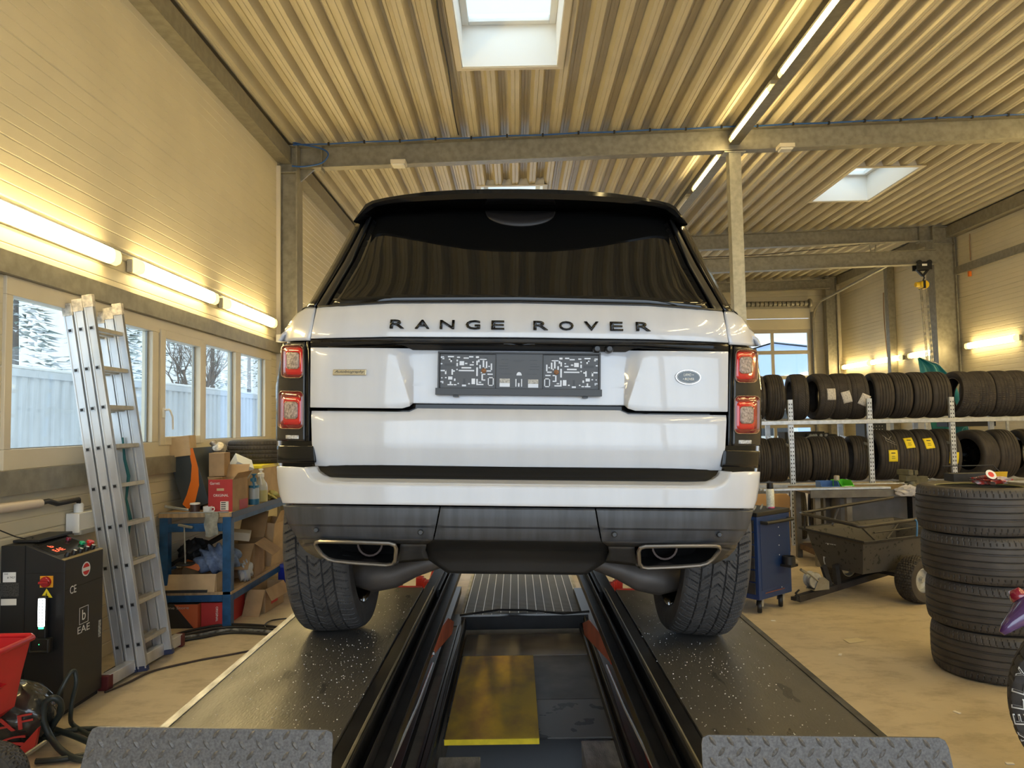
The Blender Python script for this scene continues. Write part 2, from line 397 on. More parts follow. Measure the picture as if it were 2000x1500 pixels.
# eave beams along the side walls
m = MB(); m.box2(XL, XL + .16, YB, 19.9, 4.93, 4.945).box2(XL + .15, XL + .162, YB, 19.9, 4.945, 5.13).box2(XL, XL + .02, YB, 19.9, 4.945, 5.13); trim(m)
m = MB(); m.box2(XR - .2, XR, YB, 19.9, 5.20, 5.215).box2(XR - .2, XR - .19, YB, 19.9, 5.215, 5.42); trim(m)
trim(MB().box2(XR - .09, XR, YB, 14.6, 4.42, 4.58))
trim(MB().box2(8.78, 8.94, 17.1, 17.26, 0, 5.3))
# longitudinal purlin + post
m = MB(); m.ibeam((2.85, YB, ceil_z(2.85) - .13), (2.85, 19.6, ceil_z(2.85) - .13), .13, .20); trim(m)
m = MB(); m.box2(2.76, 2.91, 9.13, 9.27, 0, 4.99).box2(2.70, 2.97, 9.12, 9.28, 4.985, 5.0); trim(m, mat('post_paint', (0.42, 0.40, 0.31), 0.4, metal=.3, var=.12, vs=18))
# ---------------------------------------------------------------- sectional door in the far wall
e = empty('door_1'); e['kind'] = 'structure'
M_door = mat('door_frame', (0.42, 0.38, 0.30), .4, metal=.2)
rows = [2.05, 2.72, 3.41, 3.99]
m = MB()
for z in [0.75, 1.4] + rows: m.box2(DX0, DX1, 19.97, 20.03, z - .05, z + .05)
for x in (DX0 + .05, 5.1, 6.05, 7.05, DX1 - .05): m.box2(x - .04, x + .04, 19.975, 20.025, .7, 4.0)
m.build('door_leaf', M_door, e, smooth=0)
MB().box2(DX0, DX1, 19.96, 20.03, 0.0, .70).build('lower_panel', M_wall, e, smooth=0)
m = MB()
for z0, z1 in ((4.04, 4.33), (4.345, 4.62)): m.box2(DX0, DX1, 19.96, 20.03, z0, z1)
m.build('upper_panel', M_wall, e, bevel=.01)
MB().box2(DX0, DX1, 19.995, 20.001, .7, 4.0).build('pane', M_glass, e, smooth=0)
m = MB(); m.box2(DX1 + .02, DX1 + .07, 19.85, 19.97, 0, 4.5)
m.tube([(DX1 + .06, 19.9, 4.3), (DX1 + .06, 19.75, 4.55), (DX1 + .08, 19.4, 4.72), (DX1 + .12, 15.5, 4.95)], .035, 6); m.build('track', M_galv, e)
m = MB(); m.tube([(4.2, 19.8, 4.72), (8.0, 19.8, 4.72)], .02, 8)
for k in range(15):
    xx = 6.2 + k * .12; m.lathe([(.075, 0), (.075, .085)], 14, Matrix.Translation((xx, 19.8, 4.72)) @ Matrix.Rotation(PI / 2, 4, 'Y'))
m.lathe([(.11, 0), (.13, .02), (.13, .05), (.11, .07)], 20, Matrix.Translation((8.0, 19.8, 4.72)) @ Matrix.Rotation(PI / 2, 4, 'Y'))
m.build('torsion_spring', M_galv, e)
# open roller door of the drive-through bay in front of the car
m = MB(); m.box2(-2.05, -1.97, 19.9, 20.1, 0, 4.15).box2(2.17, 2.25, 19.9, 20.1, 0, 4.15).box2(-2.05, 2.25, 19.75, 20.0, 4.1, 4.5); st(m, 'door_2', M_galv)
portal((0.1, 20.15, 2.05), (-PI / 2, 0, 0), 4.1, 4.0)
# open glazed doors behind the camera, folded up under the roof: frame posts only
m = MB()
for x in (-2.6, 2.85, 8.45): m.box2(x, x + .15, YB - .05, YB + .1, 0, 4.4)
trim(m)
# ---------------------------------------------------------------- fluorescent lamps
def batten(name, label, p0, axis, nrm, L=1.52, on=True, group=None):
    """p0 centre, axis unit dir of length, nrm dir in which the diffuser faces"""
    axis = Vector(axis); nrm = Vector(nrm); side = axis.cross(nrm)
    e = thing(name, label, 'ceiling light' if abs(nrm.z) > .5 else 'wall light', p0, group=group)
    T = Matrix(((axis.x, side.x, nrm.x, 0), (axis.y, side.y, nrm.y, 0), (axis.z, side.z, nrm.z, 0), (0, 0, 0, 1)))
    m = MB(); m.box2(-L / 2, L / 2, -.05, .05, 0, .045, T); m.build('housing', mat('lamp_housing', (.45, .44, .38), .5), e, bevel=.008)
    def shell(xa, xb, mt, nm):
        m = MB(); prof = [(-.055, .04), (-.058, .06), (-.045, .088), (-.02, .098), (.02, .098), (.045, .088), (.058, .06), (.055, .04)]
        m.prism(prof, lambda a, b, h: T @ Vector((h, a, b)), xa, xb); return m.build(nm, mt, e, bevel=.006, smooth=50)
    if on:
        shell(-L / 2 + .1, L / 2 - .1, M_lamp, 'diffuser')
        shell(-L / 2 + .01, -L / 2 + .1, M_lampend, 'diffuser_end'); shell(L / 2 - .1, L / 2 - .01, M_lampend, 'diffuser_end')
    else: shell(-L / 2 + .01, L / 2 - .01, M_lampoff, 'diffuser')
    return e
gL = 'strip lights in a row above the ribbon window'
for y, l in ((1.9, None), (4.5, 'lit strip light above the ribbon window, first and longest seen, cut by the picture edge'), (6.25, 'lit strip light above the ribbon window, in the middle of the row of three'), (7.97, 'lit strip light above the ribbon window, the one beside the steel column')):
    if l: batten('strip_light', l, (XL + .01, y, 2.85), (0, 1, 0), (1, 0, 0), group=gL)
m = MB(); m.tube([(XL + .02, 3.6, 2.93), (XL + .02, 8.9, 2.93)], .009, 6); tag(m.build('cable_conduit', M_galv2), 'thin conduit pipe linking the strip lights above the ribbon window', 'pipe')
gC = 'strip lights in a line under the roof purlin'
for y, l, on in ((6.65, 'lit strip light under the roof purlin, the largest, running out of the picture top', 1), (8.38, 'lit strip light under the roof purlin ending at the square post', 1), (10.35, 'lit strip light under the roof purlin just beyond the square post', 1), (12.25, 'unlit strip light under the roof purlin, farthest of its line', 0)):
    batten('strip_light', l, (2.82, y, ceil_z(2.8) - .23 + .10), (0, 1, 0), (0, 0, -1), on=bool(on), group=gC)
gR = 'strip lights along the far side wall'
for y, l in ((13.65, 'lit strip light on the panel wall beside the big steel column, tyre rack side'), (15.75, 'lit strip light half hidden behind the big steel column'), (17.55, 'lit strip light on the far side wall, over the white-tagged tyres'), (19.1, 'lit strip light on the far side wall nearest the glazed door')):
    batten('strip_light', l, (XR - .01, y, 2.96), (0, 1, 0), (-1, 0, 0), group=gR)
# unseen lamps: the seen rows carried on, further ones added to brighten the hall
for (p, a, n_) in (((XL + .01, 10.6, 2.85), (0, 1, 0), (1, 0, 0)), ((XL + .01, 12.6, 2.85), (0, 1, 0), (1, 0, 0)), ((XL + .01, 16.4, 2.85), (0, 1, 0), (1, 0, 0)), ((2.82, 4.9, 5.1), (0, 1, 0), (0, 0, -1)), ((2.82, 1.4, 5.1), (0, 1, 0), (0, 0, -1)), ((2.82, -1.0, 5.1), (0, 1, 0), (0, 0, -1)), ((XL + .01, 2.6, 2.85), (0, 1, 0), (1, 0, 0)), ((XL + .01, .8, 2.85), (0, 1, 0), (1, 0, 0)), ((XR - .01, 11.8, 2.96), (0, 1, 0), (-1, 0, 0)), ((XR - .01, 9.8, 2.96), (0, 1, 0), (-1, 0, 0)), ((XR - .01, 5.8, 2.96), (0, 1, 0), (-1, 0, 0)), ((XR - .01, 3.8, 2.96), (0, 1, 0), (-1, 0, 0)), ((6.6, 2.5, 5.2), (0, 1, 0), (0, 0, -1)), ((6.6, .3, 5.2), (0, 1, 0), (0, 0, -1)), ((6.6, 4.7, 5.2), (0, 1, 0), (0, 0, -1)), ((5.0, -1.0, 5.2), (0, 1, 0), (0, 0, -1)), ((5.0, 1.0, 5.2), (0, 1, 0), (0, 0, -1)), ((5.0, 3.0, 5.2), (0, 1, 0), (0, 0, -1)), ((7.9, 1.4, 5.22), (0, 1, 0), (0, 0, -1)), ((7.9, 3.6, 5.22), (0, 1, 0), (0, 0, -1)), ((7.9, 5.8, 5.22), (0, 1, 0), (0, 0, -1)), ((6.6, 6.7, 5.2), (0, 1, 0), (0, 0, -1)), ((7.0, 8.2, 5.22), (0, 1, 0), (0, 0, -1))):
    batten('strip_light', 'lit strip light of the hall, outside the picture or hidden by the car', p, a, n_, group='strip lights outside the picture or behind the car')
# ================================================================ the car
PHI = 0.028                                   # the lift and the car on it lean a little to the right
def lean(o, p):                               # p in the leaning frame whose pivot is the camera foot axis
    c_, s_ = math.cos(PHI), math.sin(PHI)
    x, y, z = p; z -= 1.6
    o.location = (x * c_ + z * s_, y, 1.6 - x * s_ + z * c_); o.rotation_euler = (0, PHI, 0)
CX, CY, CZ = 0.0075, 2.2, 0.7
car = thing('car', 'large white luxury off-road car with black roof seen from behind, standing on the lift', 'car')
lean(car, (CX, CY, CZ))
def cray(h, v):
    px = 1012.5 + h - (v - 827) * .0105; py = v + h * .0105
    r = ray(px, py); c_, s_ = math.cos(PHI), math.sin(PHI)
    r = Vector((r.x * c_ - r.z * s_, r.y, r.x * s_ + r.z * c_))
    return r / r.y
def pch(xs, ys):
    n = len(xs); d = [(ys[i + 1] - ys[i]) / (xs[i + 1] - xs[i]) for i in range(n - 1)]; mm = [d[0]] + [0 if d[i - 1] * d[i] <= 0 else 2 * d[i - 1] * d[i] / (d[i - 1] + d[i]) for i in range(1, n - 1)] + [d[-1]]
    def f(x):
        if x <= xs[0]: return ys[0] + (x - xs[0]) * mm[0] * 0
        if x >= xs[-1]: return ys[-1]
        i = 0
        while x > xs[i + 1]: i += 1
        hh = xs[i + 1] - xs[i]; t = (x - xs[i]) / hh
        return (2 * t ** 3 - 3 * t * t + 1) * ys[i] + (t ** 3 - 2 * t * t + t) * hh * mm[i] + (-2 * t ** 3 + 3 * t * t) * ys[i + 1] + (t ** 3 - t * t) * hh * mm[i + 1]
    return f
PXs = [0, .35, .58, .70, .785, .825, .877, .945, 1.0]; PSs = [0, .01, .035, .08, .16, .27, .42, .62, .85]
Sx = pch(PXs, PSs); Xs = pch(PSs, PXs)
class Surf:
    def __init__(s, sil, s0):
        s.s0 = pch([a for a, b in s0], [b for a, b in s0])
        hs = sorted((h, p) for p, h in sil); W = []
        for h, p in hs:
            m = max(X / (2.2 + s.s0(h) + S) for X, S in zip(PXs, PSs) if S < .7)
            W.append(p / F / m)
        s.W = pch([h for h, p in hs], W)
    def S(s, x, h):
        w_ = s.W(h); a = abs(x) / w_
        return s.s0(h) + (Sx(a) if a < 1 else .85 + (a - 1) * 50)
    def hit(s, hp, v, off=0):
        r = cray(hp, v); o = Vector((-CX, 0, 1.6 - CZ))
        def g(q): p = o + r * (2.2 + q); return q - off - s.S(p.x, p.z)
        q = -.15; best = (-9, 0); st_ = .01
        while q < .75:
            val = g(q)
            if val > best[0] and q < .43: best = (val, q)
            if val >= 0:
                a, b = q - st_, q
                for _ in range(18):
                    m = (a + b) / 2
                    if g(m) > 0: b = m
                    else: a = m
                q = b; break
            q += st_
        else: q = best[1]
        p = o + r * (2.2 + q); return Vector((p.x, q, p.z))
    def at(s, x, h, off=0): return Vector((x, s.S(x, h) + off, h))
    def side(s, S_, h, sg=1, off=0):
        k = max(0, min(1, (S_ - .75) / .75)); w_ = s.W(h); w_ = w_ + (max(w_, .965) - w_) * k if h < .9 else w_
        return Vector((sg * (w_ * Xs(min(S_, .85)) + off), s.s0(h) + S_, h))
BODY = Surf([(335, .42), (400, .5), (440, .57), (462, .64), (472, .70), (475, .736), (479, .84), (478, 1.03), (472, 1.14), (465, 1.195), (455, 1.26), (436, 1.315), (418, 1.335), (367, 1.555), (327, 1.717), (307, 1.79)],
            [(.4, .16), (.70, .11), (.93, .12), (1.15, .135), (1.2, .14), (1.305, .20), (1.5, .31), (1.70, .435), (1.79, .49)])
BUMP = Surf([(475, .76), (474, .738), (470, .678), (462, .605), (456, .569), (447, .524), (429, .478), (400, .433), (370, .387), (350, .33)],
            [(.33, .22), (.42, .15), (.52, .06), (.551, .025), (.586, .006), (.65, .0), (.712, 0), (.76, .01)])
M_paint = mat('white_paint', (0.52, 0.535, 0.57), 0.28, var=0.035, vs=5, coat=1.0, stretch=(3, 1, .4), vdet=8)
M_gloss = mat('gloss_black', (0.005, 0.005, 0.0055), 0.08, spec=0.38)
M_glassb = mat('tinted_glass', (0.004, 0.004, 0.004), 0.02, spec=0.6)
M_plas = mat('bumper_plastic', (0.045, 0.048, 0.055), 0.42, var=0.25, vs=7, stretch=(6, 1, .6), bump=.05, bs=200)
M_smoke = mat('smoked_lens', (0.022, 0.020, 0.018), 0.06, spec=.4)
M_redl = mat('red_lens', (0.50, 0.006, 0.008), 0.08, coat=1, emis=(1, .02, .02), es=0.0)
M_redd = mat('red_lens_dark', (0.17, 0.005, 0.007), 0.06, coat=1)
M_chrome = mat('chrome', (0.65, 0.65, 0.66), 0.12, metal=1)
M_under = mat('underbody', (0.02, 0.018, 0.016), 0.6, var=.4, vs=12)
def resample(pl, div):
    out = []
    for i, d in enumerate(div):
        for k in range(d): t = k / d; out.append(tuple(pl[i][j] + (pl[i + 1][j] - pl[i][j]) * t for j in range(len(pl[0]))))
    out.append(pl[-1]); return out
def patch(surf, rows, div, vdiv, off=None, mirror=True, side=1):
    """rows: polylines of (h,v[,off]) top to bottom. Returns MB of the surface, mirrored to both halves when mirror"""
    R = [resample([p if len(p) == 3 else (*p, 0) for p in r], div) for r in rows]
    G = []
    for i, d in enumerate(vdiv):
        for k in range(d):
            t = k / d; G.append([tuple(a[j] + (b[j] - a[j]) * t for j in range(3)) for a, b in zip(R[i], R[i + 1])])
    G.append(R[-1])
    m = MB(); n = len(R[0]); P = [[surf.hit(h, v, (off or 0) + o) for (h, v, o) in row] for row in G]
    def q(row): return [(-p.x, p.y, p.z) for p in row[:0:-1]] + [tuple(p) for p in row] if mirror and rows[0][0][0] == 0 else [(p.x * side, p.y, p.z) for p in row]
    P = [q(r) for r in P]; nc = len(P[0])
    for r in P: m.v += r
    for j in range(len(P) - 1):
        for i in range(nc - 1):
            a = j * nc + i; m.face((a, a + 1, a + nc + 1, a + nc))
    return m
def orient(o, ref=Vector((0, 1.5, .9))):
    """make the face normals of an open shell point away from ref, then solidify inwards"""
    me = o.data; s_ = 0
    for p in me.polygons: s_ += p.normal.dot(p.center - ref) * p.area
    if s_ < 0: me.flip_normals()
    return o
def skin(name, m_, mt, th=.010, parent=car, bev=.002, ref=Vector((0, 1.5, .9)), smooth=35):
    o = m_.build(name, mt, parent, smooth=smooth); orient(o, ref)
    md = o.modifiers.new('s', 'SOLIDIFY'); md.thickness = th; md.offset = -1
    if bev:
        md = o.modifiers.new('b', 'BEVEL'); md.width = bev; md.segments = 2; md.limit_method = 'ANGLE'; md.angle_limit = math.radians(50)
    return o
# ---- core shell
def core():
    m = MB(); hs = [.545, .60, .66, .74, .82, .9, .98, 1.06, 1.12, 1.18, 1.24, 1.30, 1.335]
    Ss = [0, .01, .035, .08, .12, .16, .21, .27, .34, .42, .52, .62, .74, .85] + [.95 + k * .12 for k in range(32)]
    off = -.016; arches = [(1.06, .39), (3.98, .39)]
    def ring(h): return [Vector((max(0, BODY.side(S, h).x + (off if S < .34 else -.045)) if i else 0, BODY.s0(h) + S + (.05 if S < .13 else .018 if S < .3 else 0), h)) for i, S in enumerate(Ss)]
    rings = [ring(h) for h in hs]
    for sg in (1, -1):
        base = len(m.v)
        for r in rings: m.v += [(sg * p.x, p.y, p.z) for p in r]
        n = len(Ss)
        for j in range(len(rings) - 1):
            for i in range(n - 1):
                a = base + j * n + i; c_ = (rings[j][i] + rings[j + 1][i + 1]) / 2
                if any((c_.y - s_) ** 2 + (c_.z - z_) ** 2 < .43 ** 2 for s_, z_ in arches) and abs(c_.x) > .5: continue
                m.face((a, a + 1, a + n + 1, a + n))
    yb = rings[0][-1].y
    m.box2(-.60, .60, .3, 4.75, .46, .52); m.box2(-.88, .88, yb - .02, yb, .54, 1.0); m.box2(-.88, .88, 3.6, yb, .98, 1.06)
    m.box2(-.62, .62, .3, 1.8, .52, 1.0)
    return m
o = core().build('body_shell', M_gloss, car, smooth=60)
# white side panels of the body (flank, with the wheel arches open)
def flank(sg):
    m = MB(); hs = [.46, .52, .58, .64, .70, .76, .84, .92, 1.0, 1.08, 1.15, 1.22, 1.27, 1.31, 1.33]
    Ss = [.40 + k * .05 for k in range(10)] + [.9 + k * .08 for k in range(48)]
    n = len(Ss); base = 0
    P = [[BODY.side(S, h, sg) - Vector((sg * .016 * max(0, min(1, (1.2 - S) / .4)), 0, 0)) for S in Ss] for h in hs]
    for r in P: m.v += [tuple(p) for p in r]
    for j in range(len(hs) - 1):
        for i in range(n - 1):
            c_ = (P[j][i] + P[j + 1][i + 1]) / 2
            if any((c_.y - s_) ** 2 + (c_.z - .39) ** 2 < .45 ** 2 for s_ in (1.06, 3.98)): continue
            if c_.z < .66 and c_.y < .72: continue
            if c_.y < .52 and c_.z < 1.2: continue
            a = j * n + i; m.face((a, a + 1, a + n + 1, a + n))
    return m
for sg in (1, -1): skin('side_panel', flank(sg), M_paint, .01)
# wheel-well linings
for sg in (1, -1):
    for s_ in (1.06, 3.98):
        m = MB(); pts = [(s_ + .45 * math.cos(t), .39 + .45 * math.sin(t)) for t in [PI * k / 14 for k in range(15)]]
        n = len(m.v)
        for (y, z) in pts: m.v += [(sg * .60, y, z), (sg * .83, y, z)]
        for k in range(14): m.face((n + 2 * k, n + 2 * k + 1, n + 2 * k + 3, n + 2 * k + 2))
        m.build('wheel_arch_liner', M_under, car, smooth=60)
# hood + windscreen + greenhouse
m = MB(); gh = [1.30, 1.335, 1.40, 1.48, 1.555, 1.63, 1.68, 1.715]
gS = [0, .01, .035, .08, .12, .16, .21, .27, .34, .42, .52, .62, .74, .85] + [1 + k * .2 for k in range(12)]
rings = []
for h in gh:
    sf = 3.5 - (h - 1.3) * 1.5
    rings.append([Vector((BODY.W(h) * Xs(min(S, .85)) - .010, BODY.s0(h) + min(S, sf) + (.012 if S < .3 else 0), h)) for S in gS])
    rings[-1][0].x = 0
for sg in (1, -1):
    b = len(m.v); n = len(gS)
    for r in rings: m.v += [(sg * p.x, p.y, p.z) for p in r]
    for j in range(len(rings) - 1):
        for i in range(n - 1): a = b + j * n + i; m.face((a, a + 1, a + n + 1, a + n))
def fr(r): return r[-1]
for j in range(len(rings) - 1): a, b2 = fr(rings[j]), fr(rings[j + 1]); m.poly([(-a.x, a.y, a.z), (a.x, a.y, a.z), (b2.x, b2.y, b2.z), (-b2.x, b2.y, b2.z)])
m.build('greenhouse', M_gloss, car, smooth=50)
m = MB(); m.poly([(-.95, 3.3, 1.30), (.95, 3.3, 1.30), (.9, 4.9, 1.05), (-.9, 4.9, 1.05)]); m.poly([(-.9, 4.9, 1.05), (.9, 4.9, 1.05), (.9, 4.95, .5), (-.9, 4.95, .5)]); m.build('bonnet', M_paint, car)
# ---- tailgate
def crease(v): return 247 - 35 * max(0, min(1, (v - 682) / 108))
RD = .030
def trow(v, e): return [(0, v, RD), (206, v, RD), (crease(v), v, 0), (crease(v) + 14, v, 0), (409, v if e is None else e, 0)]
rows = [trow(682, 682), trow(730, 730), trow(770, 770), trow(786, 788), [(0, 790, RD), (206, 790, RD), (213, 796, .006), (228, 800, 0), (409, 800, 0)]]
skin('tailgate_panel', patch(BODY, rows, [6, 3, 1, 8], [3, 3, 2, 1]), M_paint)
rows = [[(0, 799, .016), (198, 799, .014), (214, 806, .012), (406, 806, .012)], [(0, 816, 0), (198, 816, 0), (214, 816, 0), (407, 816, 0)], [(0, 870, -.004), (198, 870, -.004), (214, 870, -.004), (405, 870, -.004)], [(0, 917, .012), (198, 917, .012), (214, 917, .012), (398, 915, .012)]]
skin('tailgate_flap', patch(BODY, rows, [6, 1, 8], [2, 4, 4]), M_paint)
rows = [[(0, 591), (250, 594), (378, 602), (397, 604)], [(0, 625), (254, 627), (384, 630), (403, 632)], [(0, 659), (255, 660), (390, 664), (409, 665)]]
skin('tailgate_upper_band', patch(BODY, rows, [6, 6, 1], [3, 3]), M_paint)
for sg in (1, -1):
    rows = [[(400, 604), (410, 603.5), (418, 605)], [(403, 618), (420, 616), (437, 617)], [(407, 645), (435, 645), (458, 645)], [(412, 668), (440, 669), (467, 671)]]
    skin('quarter_panel', patch(BODY, rows, [4, 5], [3, 4, 4], mirror=False, side=sg), M_paint, bev=0)
# gloss black bar over the plate, with overhang
rows = [[(0, 661, .0), (255, 662, .0), (409, 667, 0)], [(0, 668, -.022), (250, 669, -.018), (409, 672, -.004)], [(0, 671, -.020), (250, 673, -.016), (409, 682, .0)]]
skin('tailgate_bar', patch(BODY, rows, [8, 6], [2, 2]), M_gloss, .02)
rows = [[(0, 671, .012), (242, 671, .012)], [(0, 686, .026), (208, 686, .026)]]
skin('plate_light_strip', patch(BODY, rows, [8], [3]), M_black, .01)
m = MB(); p = BODY.hit(-245, 671); q = BODY.hit(245, 671)
for hp in (152, 176):
    p = BODY.hit(hp, 680, .006); m = MB(); m.lathe([(0, -.014), (.008, -.013), (.0125, -.008), (.0135, 0), (.0135, .02)], 16, Matrix.Translation(p) @ Matrix.Rotation(-PI / 2, 4, 'X'))
    m.build('camera_lens', mat('lens_grey', (.03, .03, .032), .3), car)
# rear glass, pillar trims
rows = [[(0, 404), (150, 406), (282, 420)], [(0, 500), (170, 504), (322, 512)], [(0, 586.5), (250, 589), (372, 599)]]
skin('rear_window', patch(BODY, rows, [7, 7], [7, 7]), M_glassb, .006, bev=0, smooth=80)
for sg in (1, -1):
    rows = [[(292, 424, -.004), (300, 430, -.004)], [(330, 512, -.004), (344, 514, -.004)], [(381, 600, -.004), (397, 601, -.004)]]
    skin('pillar_trim', patch(BODY, rows, [2], [6, 6], mirror=False, side=sg), mat('satin_black', (.014, .014, .014), .28), .008)
    rows = [[(305, 432, -.003), (322, 436, -.003)], [(350, 514, -.003), (364, 514, -.003)], [(401, 601.5, -.003), (416, 603, -.003)]]
    skin('corner_glass', patch(BODY, rows, [3], [6, 6], mirror=False, side=sg), M_gloss, .006, bev=0)
rows = [[(0, 587, -.004), (250, 589.5, -.004), (394, 600, -.004)], [(0, 591, -.004), (250, 593.5, -.004), (396, 603, -.004)]]
skin('window_seal', patch(BODY, rows, [6, 6], [1]), M_black, .006, bev=0)
m = MB(); arc = [(h_, 414 + 27 * math.sqrt(max(0, 1 - (h_ / 68) ** 2))) for h_ in range(0, 69, 4)]
rows = [[(0, 413, -.002), (68, 413, -.002)], [(0, 441, -.002), (68, 416, -.002)]]
R2 = patch(BODY, [[(a, 412, -.003) for a, b in arc], [(a, b, -.003) for a, b in arc]], [1] * (len(arc) - 1), [3])
skin('window_cover', R2, mat('cover_grey', (.016, .013, .012), .5), .004, bev=0, smooth=80)  # dark half-oval sheet at the top of the rear glass
# spoiler + roof
O_ = Vector((-CX, 0, .9))
def at_s(hp, v, s): return O_ + cray(hp, v) * (2.2 + s) - Vector((0, 2.2, 0))
top = [(0, 369), (60, 369.5), (120, 371.5), (180, 375.5), (230, 382), (265, 388), (290, 394), (303, 401), (309, 410), (318, 422), (326, 434)]
bot = [(0, 388), (60, 388.5), (120, 390), (180, 393), (230, 396.5), (262, 400.5), (283, 406), (296, 414), (305, 421), (316, 431), (325, 437)]
def se(h): return .255 + .13 * (h / 300) ** 2.2
m = MB(); sec = []
for (a, b) in zip(top, bot):
    T_ = at_s(*a, se(a[0])); B_ = at_s(*b, se(a[0]) + .010)
    mid = (T_ + B_) / 2 + Vector((0, -.007, 0))
    k = a[0] / 326
    Rf = T_ + Vector((-.02 * k, .28, .035 - .05 * k ** 3)); Rt = T_ + Vector((-.01 * k, .07, .012 - .006 * k))
    Bi = BODY.at(B_.x * .985, min(1.76, B_.z + .015), .01)
    if Bi.y < B_.y + .03: Bi.y = B_.y + .03
    sec.append([Rf, Rt, T_, mid, B_, Bi])
full = [[Vector((-p.x, p.y, p.z)) for p in s_] for s_ in sec[:0:-1]] + sec
n = 6
for s_ in full: m.v += [tuple(p) for p in s_]
for i in range(len(full) - 1):
    for k in range(n - 1): a = i * n + k; m.face((a, a + 1, a + n + 1, a + n))
o = m.build('spoiler', M_gloss, car, smooth=30); orient(o, Vector((0, .6, 1.68)))
m = MB(); RS = [0, .3, .7, 1.2, 1.8, 2.3, 2.8]; RZ = [0, .03, .055, .06, .05, .02, -.06]
cols = [s_[0] for s_ in full]
for s_, z_ in zip(RS, RZ): m.v += [(p.x * (1.0 + .05 * min(1, s_)), p.y + s_, p.z + z_) for p in cols]
nc = len(cols)
for j in range(len(RS) - 1):
    for i in range(nc - 1): a = j * nc + i; m.face((a, a + 1, a + nc + 1, a + nc))
orient(m.build('roof', M_gloss, car, smooth=50), Vector((0, 1.5, 1.0)))
# ---- tail lamps
def rrect(h0, h1, v0, v1, r, n=5):
    pts = []
    for (cx, cy, a0) in ((h1 - r, v0 + r, -90), (h1 - r, v1 - r, 0), (h0 + r, v1 - r, 90), (h0 + r, v0 + r, 180)):
        for k in range(n + 1):
            t = math.radians(a0 + 90 * k / n); pts.append((cx + r * math.cos(t), cy + r * math.sin(t)))
    out = []
    for i, p in enumerate(pts):
        q = pts[(i + 1) % len(pts)]; out.append(p)
        if math.hypot(q[0] - p[0], q[1] - p[1]) > 6:
            for k in range(1, 6): out.append((p[0] + (q[0] - p[0]) * k / 6, p[1] + (q[1] - p[1]) * k / 6))
    return out
def blob(surf, outline, off, sg, rings=4, dome=0.0):
    """filled rounded outline laid on the surface"""
    cx = sum(p[0] for p in outline) / len(outline); cy = sum(p[1] for p in outline) / len(outline)
    m = MB(); n = len(outline); c_ = surf.hit(cx, cy, off - dome); m.v.append((c_.x * sg, c_.y, c_.z))
    for k in range(1, rings + 1):
        t = k / rings
        for (a, b) in outline:
            p = surf.hit(cx + (a - cx) * t, cy + (b - cy) * t, off - dome * (1 - t ** 3)); m.v.append((p.x * sg, p.y, p.z))
    for i in range(n): m.face((0, 1 + i, 1 + (i + 1) % n))
    for k in range(rings - 1):
        for i in range(n): a = 1 + k * n + i; b = 1 + k * n + (i + 1) % n; m.face((a, b, b + n, a + n))
    return m
def ringm(surf, o1, o2, off, sg):
    m = MB(); n = len(o1)
    for o_2 in (o1, o2):
        for (a, b) in o_2: p = surf.hit(a, b, off); m.v.append((p.x * sg, p.y, p.z))
    for i in range(n): m.face((i, (i + 1) % n, n + (i + 1) % n, n + i))
    return m
M_clear = mat('clear_lens', (0.34, 0.27, 0.24), 0.15, var=.4, vs=120, bump=.6, bs=260)
M_rimc = mat('lamp_rim', (0.22, 0.15, 0.12), .25, metal=.7)
